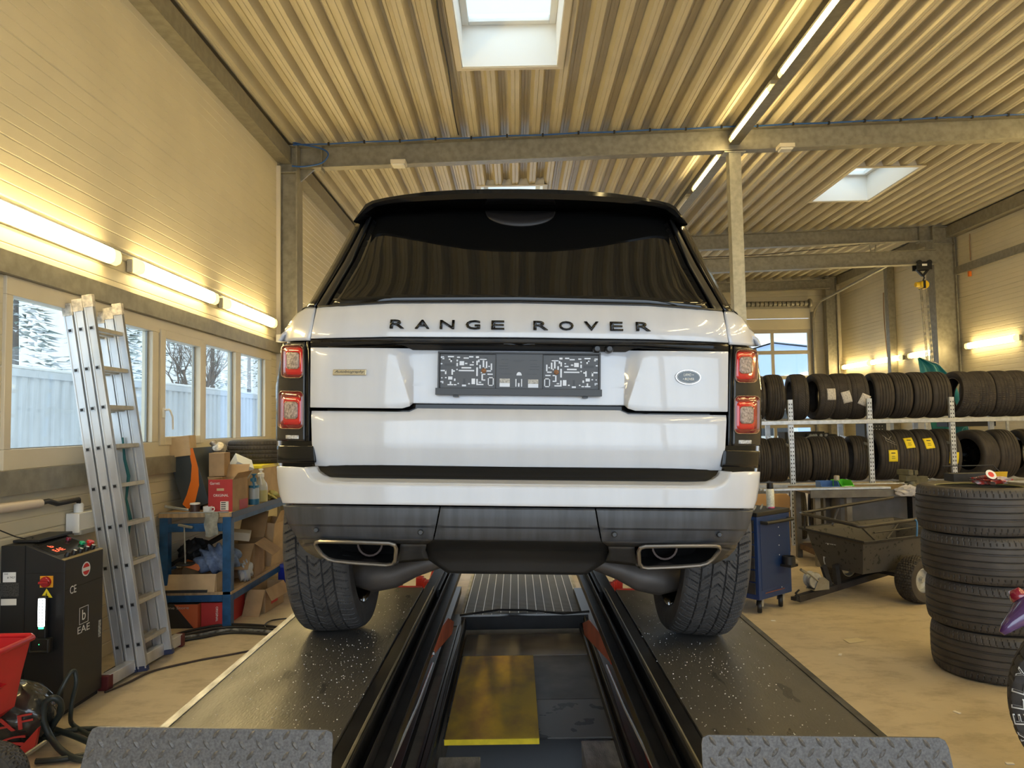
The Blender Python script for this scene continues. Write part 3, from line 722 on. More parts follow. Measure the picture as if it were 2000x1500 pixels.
for sg in (1, -1):
    e = empty('tail_lamp'); e.parent = car
    rows = [[(421, 672, -.004), (445, 673, -.004), (463.5, 676, -.004)], [(421, 760, -.004), (450, 760, -.004), (475.5, 760, -.004)], [(420, 866, -.004), (450, 866, -.004), (474.5, 866, -.004)]]
    skin('housing', patch(BODY, rows, [9, 12], [20, 22], mirror=False, side=sg), M_smoke, .012, parent=e, bev=0, smooth=60)
    for (h0, h1, v0, v1, ih0, ih1, iv0, iv1) in ((423, 467, 678, 743, 432, 455, 693, 724), (422, 472, 768, 843, 434, 459, 790, 822)):
        out = rrect(h0, h1, v0, v1, 9); inn = rrect(h0 + 3, h1 - 5, v0 + 4, v1 - 4, 8)
        skin('lamp_rim', ringm(BODY, out, rrect(h0 + 1.6, h1 - 1.6, v0 + 1.6, v1 - 1.6, 8), -.0085, sg), M_rimc, .003, parent=e, bev=0, smooth=60)
        skin('red_lens', blob(BODY, rrect(h0 + 1.5, h1 - 1.5, v0 + 1.5, v1 - 1.5, 8), -.0075, sg), M_redd, .004, parent=e, bev=0, smooth=60)
        skin('brake_lens', blob(BODY, rrect(ih0 - 7, ih1 + 6, iv0 - 10, iv1 + 12, 7), -.0095, sg), M_redl, .003, parent=e, bev=0, smooth=60)
        skin('lens_edge', ringm(BODY, rrect(ih0 - 1.5, ih1 + 1.5, iv0 - 1.5, iv1 + 1.5, 6), rrect(ih0, ih1, iv0, iv1, 5), -.0105, sg), M_redd, .003, parent=e, bev=0, smooth=60)
        skin('clear_lens', blob(BODY, rrect(ih0, ih1, iv0, iv1, 5), -.0108, sg), M_clear, .003, parent=e, bev=0, smooth=60)
    skin('reflector', blob(BODY, rrect(431, 456, 855, 862, 1), -.0055, sg), mat('reflector', (.42, .42, .42), .3, var=.4, vs=150), .002, parent=e, bev=0, smooth=60)
    rows = [[(401, 874, -.002), (440, 875, -.002), (473.5, 876, -.002)], [(398, 908, -.002), (440, 909, -.002), (472.5, 910, -.002)]]
    skin('corner_trim', patch(BODY, rows, [5, 5], [4], mirror=False, side=sg), M_gloss, .01, bev=.003, smooth=60)
    rows = [[(412, 670, 0), (417, 671, 0)], [(411, 760, 0), (418, 760, 0)], [(410, 866, 0), (418, 866, 0)]]
    skin('lamp_side_trim', patch(BODY, rows, [2], [5, 5], mirror=False, side=sg), M_gloss, .008, bev=.001, smooth=60)
# ---- bumper
crl = [(0, 951), (200, 951), (350, 951), (386, 950), (402, 943), (412, 932), (418, 917)]
tpl = [(0, 935), (200, 935), (320, 935), (362, 934), (378, 930), (387, 924), (392, 915)]
rows = [[(a, b, .085) for a, b in tpl], [(a + (c_ - a) * .8, b + (d - b) * .8, .010) for (a, b), (c_, d) in zip(tpl, crl)], [(*p, 0) for p in crl]]
skin('bumper_step', patch(BUMP, rows, [4, 4, 3, 3, 3, 3], [4, 1]), M_paint, .008, bev=0, smooth=50)
crb = [(0, 951.5), (200, 951.5), (350, 951.5), (386, 950.5), (402, 943.5), (412, 932.5), (418, 917.5), (445, 916), (474, 916)]
def row_b(v, hh, hs_=(0, 200, 350, 386, 402, 412, 418, 445)): return [(a, v) for a in hs_] + [(hh, v)]
rows = [crb, [(a * .5 + c_ * .5, b * .5 + 962 * .5) for (a, b), (c_, d) in zip(crb, row_b(962, 472))], row_b(972, 468), row_b(989, 461.5)]
skin('bumper_cover', patch(BUMP, rows, [5, 5, 3, 2, 2, 2, 4, 5], [2, 2, 3]), M_paint, .012, bev=.003, smooth=50)
rows = [[(0, 912, .11), (404, 911, .11)], [(0, 924, .10), (398, 922, .10)], [(0, 937, .07), (384, 935, .07)]]
skin('step_pad', patch(BUMP, rows, [12], [2, 2]), mat('step_rubber', (.006, .006, .006), .6, spec=.2), .008, bev=0)
def drows(a0, a1, A):   # between seam (a0 at top..a1) and the outer silhouette
    vs_ = [991, 996, 1012, 1030, 1033, 1056]; of = [.012, .004, .002, .002, .008, .004]
    return vs_, of
vs_ = [991, 995, 1012, 1029, 1033, 1056]; of = [.010, .003, .001, .001, .010, .004]
sil = [461, 460, 456, 450, 448, 432]
seam = [152, 153, 156, 159, 160, 164.5]
rows = [[(0, v, o_2), (s_ - 1.3, v, o_2)] for v, o_2, s_ in zip(vs_, of, seam)]
skin('bumper_center_trim', patch(BUMP, rows, [8], [1, 3, 3, 1, 4]), M_plas, .012, bev=.001, smooth=25)
for sg in (1, -1):
    rows = [[(s_ + 1.3, v, o_2), (300, v, o_2), (400, v, o_2), (z_, v, o_2)] for v, o_2, s_, z_ in zip(vs_, of, seam, sil)]
    skin('bumper_side_trim', patch(BUMP, rows, [8, 7, 8], [1, 3, 3, 1, 4], mirror=False, side=sg), M_plas, .012, bev=.001, smooth=25)
    # lower skirt round the tail pipe
    M_sk = mat('bumper_skirt', (0.045, 0.042, 0.040), .35, var=.2, vs=6)
    rows = [[(166, 1057, .01), (232, 1057, .01), (300, 1057, .01), (400, 1057, .006), (431, 1057, .006)], [(178, 1066, .03), (228, 1066, .02), (300, 1064, .02), (394, 1066, .012), (425, 1070, .012)], ]
    skin('bumper_skirt', patch(BUMP, rows, [3, 3, 4, 3], [3], mirror=False, side=sg), M_sk, .01, bev=0)
    rows = [[(178, 1066, .03), (200, 1066, .03), (229, 1066, .02)], [(180, 1080, .04), (205, 1082, .04), (231, 1084, .02)], [(172, 1097, .08), (205, 1100, .07), (236, 1103, .04)]]
    skin('bumper_skirt', patch(BUMP, rows, [3, 3], [3, 3], mirror=False, side=sg), M_sk, .01, bev=0)
    rows = [[(395, 1066, .012), (425, 1070, .012)], [(384, 1078, .02), (412, 1084, .02)], [(366, 1092, .02), (385, 1098, .03)]]
    skin('bumper_skirt', patch(BUMP, rows, [3], [3, 3], mirror=False, side=sg), M_sk, .01, bev=0)
    rows = [[(232, 1102, .03), (300, 1099, .03), (366, 1092, .02)], [(240, 1108, .09), (300, 1106, .09), (372, 1100, .07)]]
    skin('bumper_skirt', patch(BUMP, rows, [4, 4], [2], mirror=False, side=sg), M_sk, .01, bev=0)
    # tail pipe trim
    e = empty('tail_pipe'); e.parent = car
    ol = [(390, 1061), (384, 1060), (320, 1062), (250, 1064), (240, 1067), (236, 1074), (236, 1094), (241, 1101), (252, 1102.5), (310, 1099), (350, 1095), (364, 1091), (376, 1083), (388, 1070), (391, 1065)]
    pts = [BUMP.hit(a, b, -.005) for a, b in ol]; s_av = .045
    pts = [Vector((p.x * sg, p.y * .6 + s_av * .4 - .0, p.z)) for p in pts]
    MB().tube(pts, .0065, 8, closed=True).build('rim', mat('tailpipe_metal', (.30, .28, .26), .28, metal=.9), e)
    m = MB(); n = len(pts); cpt = sum(pts, Vector()) / n
    for k, (dy, sc) in enumerate(((0, 1), (.06, .93), (.14, .80))): m.v += [tuple(cpt + (p - cpt) * sc + Vector((0, dy, 0))) for p in pts]
    for k in range(2):
        for i in range(n): m.face((k * n + i, k * n + (i + 1) % n, (k + 1) * n + (i + 1) % n, (k + 1) * n + i))
    m.face([2 * n + i for i in range(n)]); m.build('inner_liner', mat('pipe_inner', (.03, .028, .027), .35, metal=.6), e)
    m = MB(); m.lathe([(.036, 0), (.042, 0), (.042, .1), (.036, .1)], 20, Matrix.Translation(cpt + Vector((-.03 * sg, .09, .012))) @ Matrix.Rotation(-PI / 2, 4, 'X'), capends=False); m.build('inner_pipe', mat('pipe_rust', (.08, .055, .045), .5, metal=.7), e)
    for hp, v in ((190, 1042), (395, 1040)):
        p = BUMP.hit(hp, v, .001); m = MB(); m.lathe([(0, -.004), (.006, -.004), (.0085, -.001), (.0085, .01)], 18, Matrix.Translation(Vector((p.x * sg, p.y, p.z))) @ Matrix.Rotation(-PI / 2, 4, 'X'))
        m.build('parking_sensor', mat('sensor_grey', (.028, .029, .031), .4), car)
# centre valance
rows = [[(0, 1057, .01), (165, 1057, .01)], [(0, 1064, .05), (176, 1064, .045)], [(0, 1074, .09), (182, 1075, .07)], [(0, 1095, .08), (172, 1097, .075)], [(0, 1121, .055), (136, 1121, .055)]]
skin('rear_valance', patch(BUMP, rows, [10], [3, 3, 4, 4]), mat('valance_black', (.008, .0075, .0075), .55, var=.3, vs=10), .012, bev=0)
m = MB(); m.box2(-.22, .22, .26, .9, .40, .43).box2(-.6, .6, .5, 1.0, .42, .5)
m.tube([(-.55, .5, .47), (-.3, .62, .43), (.3, .62, .43), (.55, .5, .47)], .05, 10); m.build('silencer', M_under, car)
# suspension arms
for sg in (1, -1):
    m = MB(); pts = [(sg * x, y, z) for x, y, z in ((.74, .95, .30), (.66, .90, .265), (.58, .86, .262), (.50, .85, .275), (.42, .84, .31), (.30, .84, .345))]
    m.tube(pts, [.03, .055, .062, .055, .045, .035], 10)
    m.build('suspension_arm', mat('arm_metal', (.10, .085, .075), .5, metal=.3, var=.2, vs=9), car, smooth=60)
    MB().tube([(sg * .7, 1.06, .39), (0, 1.1, .42)], .03, 8).build('drive_shaft', M_under, car)
# ---- tyres
M_tyre = mat('tyre_rubber', (0.052, 0.048, 0.046), 0.72, var=0.22, vs=18, bump=.15, bs=140)
def tyre_mesh(R, Wd, rr, nang, nlat, fn, inner=True, th=.018):
    """local axis Z. fn(lat -1..1, ang)-> groove depth"""
    hw = Wd / 2; prof = []
    side = [(rr, .80), (rr + .012, .90), (rr + (R - rr) * .30, .985), (rr + (R - rr) * .55, 1.0), (rr + (R - rr) * .78, .97), (R - .018, .92)]
    for r, z in side: prof.append((r, -z * hw, 0))
    for k in range(nlat + 1):
        t = -.87 + 1.74 * k / nlat; prof.append((R - .012 * abs(t / .87) ** 3.5, t * hw, t / .87))
    for r, z in side[::-1]: prof.append((r, z * hw, 0))
    if inner:
        for r, z in ((rr + .003, .72), (rr + .03, .80), (R - th - .01, .80), (R - th, .5), (R - th, -.5), (R - th - .01, -.8), (rr + .03, -.80), (rr + .003, -.72)): prof.append((r, z * hw, 0))
    m = MB(); n = len(prof); ns = len(side)
    for i in range(nang):
        a = 2 * PI * i / nang; c_, s_ = math.cos(a), math.sin(a)
        for k, (r, z, t) in enumerate(prof):
            if ns <= k < ns + nlat + 1: r = r - fn(t, a)
            m.v.append((r * c_, r * s_, z))
    for i in range(nang):
        j = (i + 1) % nang
        for k in range(n if inner else n - 1): k2 = (k + 1) % n; m.face((i * n + k, j * n + k, j * n + k2, i * n + k2))
    return m
def tread_winter(t, a, R=.39):
    s_ = a * R
    at = abs(t)
    if abs(at - .60) < .028 or abs(at - .235) < .026: return .009
    if at > .63:
        u = (s_ + .018 * (at - .63) / .37 + (0.016 if t > 0 else 0)) % .0375
        if u < .0045: return .008
        if abs(at - .80) < .0 : return .003
        if .017 < u < .0195 and at < .9: return .003
        return 0
    if at < .235:
        u = (s_ - at * .11) % .0525
        return .008 if u < .0055 else (.003 if .026 < u < .029 else 0)
    u = (s_ - at * .11 + .02) % .0525
    return .008 if u < .0055 else (.003 if .022 < u < .025 or .038 < u < .041 else 0)
wh = []
for sg in (1, -1):
    e = empty('wheel'); e.parent = car; e.location = (sg * .789, 1.06, .390); e.rotation_euler = (0, sg * (PI / 2 + .065), 0)
    if sg == 1:
        me = tyre_mesh(.39, .262, .275, 760, 60, tread_winter).build('tyre', M_tyre, e, smooth=30)
    else:
        o = me.copy(); C.objects.link(o); o.parent = e
    m = MB(); m.lathe([(.278, -.115), (.268, -.11), (.255, -.09), (.245, .03), (.24, .09), (.27, .115), (.278, .118)], 48, capends=False); m.build('rim_barrel', M_gloss, e)
    m = MB(); m.lathe([(.0, .07), (.07, .075), (.08, .06)], 24)
    for k in range(10): a = 2 * PI * k / 10; m.bar((.05 * math.cos(a), .05 * math.sin(a), .06), (.25 * math.cos(a), .25 * math.sin(a), .085), .035, .02)
    m.build('rim_spokes', M_gloss, e)
    MB().lathe([(.0, -.05), (.10, -.05), (.10, -.03), (.185, -.03), (.185, 0), (0, 0)], 32).build('brake_disc', mat('brake_metal', (.12, .11, .105), .4, metal=.8), e)
    MB().box((-.15, -.02, -.02), (.09, .14, .07)).build('brake_caliper', M_under, e, bevel=.01)
for sg in (1, -1):
    e = empty('wheel'); e.parent = car; e.location = (sg * .842, 3.98, .390); e.rotation_euler = (0, sg * PI / 2, 0)
    tyre_mesh(.39, .285, .275, 64, 12, lambda t, a: .008 if abs(abs(t) - .5) < .09 else 0).build('tyre', M_tyre, e)
    MB().lathe([(.278, -.115), (.25, -.05), (.05, .05), (0, .06)], 32, capends=False).build('rim_barrel', M_gloss, e)
# ---- number plate holder
PW = 611.0
pc = BODY.hit(0, 731, RD); py0 = pc.y - .016
def pl(zx, zy): return ((zx / 5 + 820 - 1011.7) / PW, pc.z - ((zy / 5 + 640) - 731) / PW)
e = empty('number_plate_holder'); e.parent = car
x0, z1 = pl(163, 240); x1, z0 = pl(1757, 668)
m = MB(); m.box2(x0, x1, py0, py0 + .010, z0 + .02, z1)
m.build('back_plate', mat('holder_grey', (.055, .057, .062), .42), e, bevel=.003)
m = MB(); t_ = .006
m.box2(x0, x1, py0 - .006, py0, z1 - t_, z1).box2(x0, x0 + t_, py0 - .006, py0, z0 + .02, z1 - t_).box2(x1 - t_, x1, py0 - .006, py0, z0 + .02, z1 - t_)
m.box2(x0 - .006, x1 + .004, py0 - .010, py0 + .008, z0, z0 + .022).box2(x0 + .05, x0 + .068, py0 - .004, py0 + .004, z0 - .006, z0).box2(x1 - .058, x1 - .04, py0 - .004, py0 + .004, z0 - .006, z0)
for zx in (185, 740, 1195): pass
for xa in (pl(182, 0)[0], pl(1190, 0)[0]):
    xb = xa + (735 - 182) / 5 / PW; za, zb = pl(0, 602)[1], pl(0, 262)[1]
    for q in ((xa, xb, zb - .002, zb), (xa, xa + .002, za, zb), (xb - .002, xb, za, zb)): m.box2(q[0], q[1], py0 - .003, py0, q[2], q[3])
m.build('rim', mat('holder_dark', (.03, .031, .034), .4), e, bevel=.0015)
SL = [(190, 290, 222, 306), (206, 300, 225, 318), (260, 285, 320, 298), (350, 291, 380, 304), (415, 298, 465, 310), (468, 285, 510, 298), (535, 285, 565, 303), (270, 312, 300, 324), (286, 312, 300, 345), (345, 320, 360, 338), (345, 352, 360, 385), (375, 335, 420, 376), (428, 351, 452, 364), (500, 338, 515, 350), (475, 365, 515, 377), (540, 330, 554, 372), (556, 318, 572, 344), (575, 311, 640, 321), (602, 325, 618, 392), (633, 335, 648, 400), (395, 393, 490, 407), (368, 421, 520, 434), (570, 370, 584, 405), (540, 395, 556, 480), (658, 378, 672, 391), (681, 355, 695, 420), (640, 423, 685, 435), (190, 423, 245, 436), (233, 424, 248, 465), (297, 415, 312, 470), (312, 426, 330, 440), (345, 411, 358, 424), (198, 495, 210, 506), (235, 493, 250, 504), (266, 487, 307, 517), (322, 507, 338, 530), (190, 532, 220, 544), (205, 540, 220, 554), (260, 561, 315, 573), (282, 535, 297, 562), (322, 561, 348, 573), (358, 549, 372, 561), (462, 550, 480, 562), (495, 505, 530, 560), (542, 508, 556, 568), (556, 556, 612, 568), (565, 536, 590, 546), (592, 460, 606, 522), (606, 456, 630, 467), (604, 512, 630, 524), (650, 455, 702, 467), (402, 565, 442, 582), (655, 490, 664, 575), (703, 490, 712, 575), (655, 490, 712, 499), (655, 566, 712, 575), (190, 355, 208, 368), (585, 440, 600, 452), (620, 395, 630, 410)]
m = MB()
def slot(a, b, c_, d, mirror=True):
    for mm_ in ((0, 1) if mirror else (0,)):
        p = pl(a, b); q = pl(c_, d)
        if mm_: p = (-p[0] + .0005, p[1] - .002); q = (-q[0] + .0005, q[1] - .002)
        m.box2(min(p[0], q[0]), max(p[0], q[0]), py0 - .0006, py0 + .001, min(p[1], q[1]), max(p[1], q[1]))
for q in SL: slot(*q)
slot(770, 545, 870, 582); slot(925, 505, 935, 580, 0); slot(980, 505, 990, 580, 0); slot(950, 545, 965, 580, 0)
p = pl(960, 470); n_ = 12
m.prism([(p[0] + .0085 * math.cos(PI * k / n_), p[1] + .011 * math.sin(PI * k / n_)) for k in range(n_ + 1)], lambda a, b, h: (a, h, b), py0 - .0006, py0 + .001)
m.build('see_through_slots', M_paint, e, smooth=0)
m = MB(); slot(770, 502, 870, 543); m.build('metal_insert', mat('insert_metal', (.30, .27, .22), .4, metal=.4, var=.3, vs=200), e)
m = MB(); slot(760, 375, 850, 381); slot(765, 402, 858, 407); slot(782, 312, 852, 317); slot(785, 352, 850, 356); slot(412, 505, 434, 562); slot(228, 360, 328, 385); slot(940, 515, 950, 540, 0); slot(968, 515, 978, 540, 0); slot(905, 320, 1010, 323, 0); slot(905, 335, 990, 338, 0); slot(780, 455, 895, 459, 0); slot(1020, 455, 1135, 459, 0); slot(620, 296, 650, 308); slot(668, 505, 700, 560)
m.build('raised_clips', mat('holder_dark', (0, 0, 0)), e, smooth=0)
for zx, zy in ((615, 427), (1325, 435)):
    p = pl(zx, zy); m = MB(); m.lathe([(0, -.006), (.004, -.006), (.008, -.003), (.008, .002)], 14, Matrix.Translation((p[0], py0, p[1])) @ Matrix.Rotation(-PI / 2, 4, 'X')); m.build('screw', mat('rusty_screw', (.22, .10, .04), .6, var=.4, vs=300), e)
# ---- lettering and badges
def fit(body, w_, h_, name, mt, parent, o, x, z, ext=.002, **k):
    T = frame((0, 0, 0), (1, 0, 0), (0, 0, 1))
    ob = text(body, 1.0, name, mt, parent, T, extrude=0, **k); me = ob.data
    xs = [v.co.x for v in me.vertices]; ys_ = [v.co.y for v in me.vertices]
    cx, cy = (min(xs) + max(xs)) / 2, (min(ys_) + max(ys_)) / 2; sx_, sy_ = w_ / (max(xs) - min(xs)), h_ / (max(ys_) - min(ys_))
    for v in me.vertices: v.co.x = (v.co.x - cx) * sx_; v.co.y = (v.co.y - cy) * sy_
    me.transform(frame(o, x, z))
    md = ob.modifiers.new('s', 'SOLIDIFY'); md.thickness = ext; md.offset = 0
    return ob
def snorm(surf, x, h):
    a = surf.at(x + .01, h) - surf.at(x - .01, h); b = surf.at(x, h + .01) - surf.at(x, h - .01); return a.cross(b).normalized(), a.normalized()
LX = [('R', 776), ('A', 825), ('N', 873.5), ('G', 924), ('E', 972.5), ('R', 1056), ('O', 1106), ('V', 1155), ('E', 1204), ('R', 1256)]
e = empty('badge_lettering'); e.parent = car
for ch, px in LX:
    p = BODY.hit(px - 1014.5, 635.5, -.004); nn, tt = snorm(BODY, p.x, p.z)
    fit(ch, .047 if ch != 'E' else .042, .0315, 'letter', M_gloss, e, p, tt, nn, .006, offset=.012)
def oval(cx, cz, y, rx, rz, nm, mt, y1, parent):
    m = MB(); n = 40
    m.prism([(cx + rx * math.cos(2 * PI * k / n), cz + rz * math.sin(2 * PI * k / n)) for k in range(n)], lambda a, b, h: (a, h, b), y, y1)
    return m.build(nm, mt, parent, bevel=.001)
p = BODY.hit(330, 733.5); nn, tt = snorm(BODY, p.x, p.z)
e = empty('oval_badge'); e.parent = car; e.matrix_local = frame(p + nn * .001, tt, nn)
def oval2(rx, ry, z0, z1, nm, mt):
    m = MB(); n = 44; m.prism([(rx * math.cos(2 * PI * k / n), ry * math.sin(2 * PI * k / n)) for k in range(n)], lambda a, b, h: (a, b, h), z0, z1); return m.build(nm, mt, e, bevel=.0006)
oval2(.0425, .0245, 0, .004, 'rim', M_chrome); oval2(.039, .0212, .004, .0046, 'field', mat('badge_green', (.006, .012, .010), .2, coat=1))
m = MB(); n = 44
m.tube([(.0365 * math.cos(2 * PI * k / n), .0188 * math.sin(2 * PI * k / n), .0047) for k in range(n)], .0004, 4, closed=True); m.build('pinstripe', M_wprint, e)
fit('LAND', .026, .0085, 'lettering', M_wprint, e, (-.003, .0075, .0048), (1, 0, 0), (0, 0, 1), .0006, shear=.2, offset=.01)
fit('ROVER', .031, .0085, 'lettering', M_wprint, e, (.003, -.0065, .0048), (1, 0, 0), (0, 0, 1), .0006, shear=.2, offset=.01)
for (a, b) in ((.0135, .0075), (-.0185, -.0065)):
    m = MB(); m.poly([(a, b + .0015, .0050), (a + .006, b, .0050), (a, b - .0015, .0050)]); m.build('arrow_mark', M_wprint, e)
p = BODY.hit(-330, 731); nn, tt = snorm(BODY, p.x, p.z)
e = empty('trim_badge'); e.parent = car; e.matrix_local = frame(p + nn * .0005, tt, nn)
MB().box2(-.056, .056, -.0095, .0095, 0, .005).build('badge_bar', mat('badge_gold', (.55, .48, .33), .25, metal=.8), e, bevel=.002)
fit('Autobiography', .100, .010, 'lettering', M_ink, e, (0, .001, .0053), (1, 0, 0), (0, 0, 1), .0005, shear=.35)
# ================================================================ the scissor lift under the car
M_deck = mat('deck_steel', (0.048, 0.048, 0.050), 0.36, metal=0.35, col2=(0.11, 0.105, 0.098), th=(.66, .40), vs=3.2, vdet=12, stretch=(2.5, .8, 1), bump=.10, bs=60, rvar=.10, coord='Object')
M_rail = mat('rail_black', (0.014, 0.014, 0.016), 0.38, var=.4, vs=8, metal=.2)
M_flap = mat('tread_plate', (0.105, 0.102, 0.102), 0.34, metal=.15, var=.25, vs=160, vdet=3, bump=.10, bs=420)
M_edge = mat('worn_edge', (0.55, 0.56, 0.58), 0.4, metal=.4, var=.35, vs=14, stretch=(3, .6, 1), vdet=8)
lift = thing('vehicle_lift', 'low black scissor lift with two steel runways and red arms, carrying the white car', 'vehicle lift')
LZ = .70
lean(lift, (0.0275, 0, LZ))
def inl(px, py, plane, val):
    c_, s_ = math.cos(PHI), math.sin(PHI); r = ray(px, py); r = Vector((r.x * c_ - r.z * s_, r.y, r.x * s_ + r.z * c_)); o = Vector((-.0275, 0, 1.6 - LZ))
    k = {'x': 0, 'y': 1, 'z': 2}[plane]; return o + r * ((val - o[k]) / r[k])
for sg in (1, -1):
    def X(a, b): return (min(sg * a, sg * b), max(sg * a, sg * b))
    m = MB(); m.box2(*X(.523, 1.063), 1.93, 4.05, -.02, 0).box2(*X(.508, 1.063), 5.5, 7.2, -.02, 0)
    m.box2(*X(1.045, 1.06), 1.93, 7.2, -.19, -.02).box2(*X(.52, .53), 1.93, 7.2, -.19, -.02).box2(*X(.53, 1.045), 4.02, 4.05, -.19, -.02)
    p = m.build('platform', M_deck, lift, bevel=.002)
    MB().box2(*X(1.036, 1.0625), 1.93, 4.05, 0, .003).build('edge_strip', M_edge if sg < 0 else mat('dull_edge', (.07, .07, .07), .45, metal=.4, var=.4, vs=12), p, bevel=.0008)
    m = MB(); m.box2(*X(.455, .520), 1.93, 4.6, -.02, -.006).box2(*X(.447, .455), 1.93, 4.6, -.06, .012).box2(*X(.415, .447), 1.93, 4.6, -.06, -.04).box2(*X(.408, .415), 1.93, 5.6, -.06, .004).box2(*X(.37, .408), 1.93, 5.6, -.05, -.03).box2(*X(.365, .37), 1.93, 5.6, -.06, -.022).box2(*X(.43, .47), 4.0, 5.6, -.06, .0)
    m.build('guide_rail', M_rail, p, bevel=.002)
    MB().tube([(sg * .47, 1.95, -.006), (sg * .47, 4.1, -.006)], .006, 6).build('rail_strip', M_galv, p)
    MB().box2(*X(.53, 1.04), 4.05, 4.07, -.05, .004).build('red_edge', M_red, p)
    # raised end stop of tread plate
    m = MB(); y0, z0, z1 = 1.90, -.16, .118; DXF = -.012 if sg < 0 else -.022
    cor = [(.476, z1 - .02), (.480, z1 - .006), (.494, z1), (1.098, z1), (1.112, z1 - .006), (1.120, z1 - .022), (1.165, z0), (.482, z0)]
    m.prism([(sg * (a * .965 + .012) + DXF, b) for a, b in cor], lambda a, b, h: (a, h - (b - z1) * -.10, b), y0, y0 + .006)
    dx, dz = .0465, .0245
    for r in range(10):
        for q in range(-1, 15):
            z = z1 - .014 - r * dz; x = .505 + q * dx + (dx / 2 if r % 2 else 0); lim = 1.112 + (z1 - z) * .17
            if x < .490 or x > lim - .012: continue
            a = math.radians(52 if r % 2 else -52) * sg; L_, W_ = .0155, .0055; n = len(m.v); cen = (sg * (x * .965 + .012) + DXF, z)
            for (u, t) in ((-1, 0), (-.5, .8), (0, 1), (.5, .8), (1, 0), (.5, -.8), (0, -1), (-.5, -.8)):
                ax = u * L_; az = t * W_
                if r == 0 and False: pass
                X_ = cen[0] + ax * math.cos(a) - az * math.sin(a); Z_ = cen[1] + ax * math.sin(a) + az * math.cos(a)
                m.v.append((X_, y0 + (Z_ - z1) * .10 - .0003, Z_))
            for u in (-.45, .45):
                X_ = cen[0] + u * L_ * math.cos(a); Z_ = cen[1] + u * L_ * math.sin(a); m.v.append((X_, y0 + (Z_ - z1) * .10 - .0042, Z_))
            A, B = n + 8, n + 9
            for q_ in ((n, n + 1, A), (n + 1, n + 2, A), (n + 2, B, A), (n + 2, n + 3, B), (n + 3, n + 4, B), (n + 4, n + 5, B), (n + 5, n + 6, B), (n + 6, A, B), (n + 6, n + 7, A), (n + 7, n, A)): m.face(q_)
    m.build('end_stop', M_flap, p, smooth=0)
    # scissor arms, base
    for k, (a, b) in enumerate((((sg * .60, 3.1, -.60), (sg * .60, 6.2, -.08)), ((sg * .86, 3.1, -.60), (sg * .86, 6.2, -.08)))): MB().bar(a, b, .05, .12).build('scissor_arm', M_red, lift, bevel=.006)
    MB().bar((sg * .70, 3.3, -.10), (sg * .70, 6.4, -.60), .05, .12).build('scissor_arm', M_red, lift, bevel=.006)
    MB().box2(*X(.515, .54), 4.2, 4.26, -.3, -.0).box2(*X(.56, .60), 4.3, 4.36, -.3, -.0).box2(*X(.54, .56), 4.26, 4.3, -.3, .0).build('red_upright', M_red, lift, bevel=.003)
    m = MB(); m.box2(*X(.52, 1.0), 2.9, 6.9, -.685, -.62); m.build('base_frame', M_rail, lift, bevel=.004)
    # slanting red cover plate beside the guide rail
    pts = [(-(1010 - 876), 1207), (-(1010 - 887), 1214), (-(1010 - 883), 1238), (-(1010 - 838), 1290), (-(1010 - 815), 1318), (-(1010 - 808), 1300)]
    P = []
    for (dxp, py) in pts: q = inl(1010 + dxp, py, 'x', -.42); P.append((q.y, q.z))
    m = MB(); m.prism(P, lambda a, b, h: (h, a, b), sg * .42, sg * .428); m.build('cover_plate', mat('rust_red', (.48, .11, .06), .5, var=.2, vs=6), lift, bevel=.001)
    MB().tube([(sg * .385, 3.30, -.165), (sg * .375, 2.7, -.12), (sg * .372, 2.08, -.062)], .006, 8).build('steel_rod', M_galv2, lift)
    m = MB(); m.lathe([(.009, 0), (.013, .004), (.013, .02), (.009, .024)], 12, Matrix.Translation((sg * .372, 2.08, -.062)) @ Matrix.Rotation(PI / 2, 4, 'X')); m.build('rod_end', M_whitep, lift)
    MB().tube([(sg * .372, 2.07, -.062), (sg * .372, 1.7, -.04)], .009, 10).build('gas_strut', M_blackm, lift)
    m = MB(); q = inl(1010 - 172, 1284, 'x', -.40); m.box((sg * .405, q.y, q.z), (.02, .05, .03)); m.build('red_bracket', M_red, lift, bevel=.004)
    MB().lathe([(0, 0), (.010, 0), (.010, .014), (0, .014)], 6, Matrix.Translation((sg * .39, q.y, q.z + .02)) @ Matrix.Rotation(PI / 2, 4, 'Y')).build('bolt', M_galv2, lift)
# salt and grit on the runways
random.seed(3); m = MB()
for k in range(1200):
    sg = random.choice((1, -1)); x = sg * (random.gauss(.68, .14) if random.random() < .8 else random.uniform(.52, 1.02)); y = 1.95 + abs(random.gauss(.9, .55)) if random.random() < .75 else random.uniform(1.95, 4.0)
    if not (.515 < abs(x) < 1.03) or y > 4.0 or (abs(abs(x) - .815) < .15 and abs(y - 3.26) < .16): continue
    r = random.choice((.0005, .0006, .0008, .001, .0015)); m.box((x, y, r * .6), (r * 2, r * 2, r * 1.4), rz=random.random() * 3)
o = m.build('road_salt', mat('salt', (.75, .75, .75), .6), None, smooth=0); lean(o, (0.0275, 0, LZ)); tag(o, 'white grains of road salt scattered over the black runways', 'salt', kind='stuff')
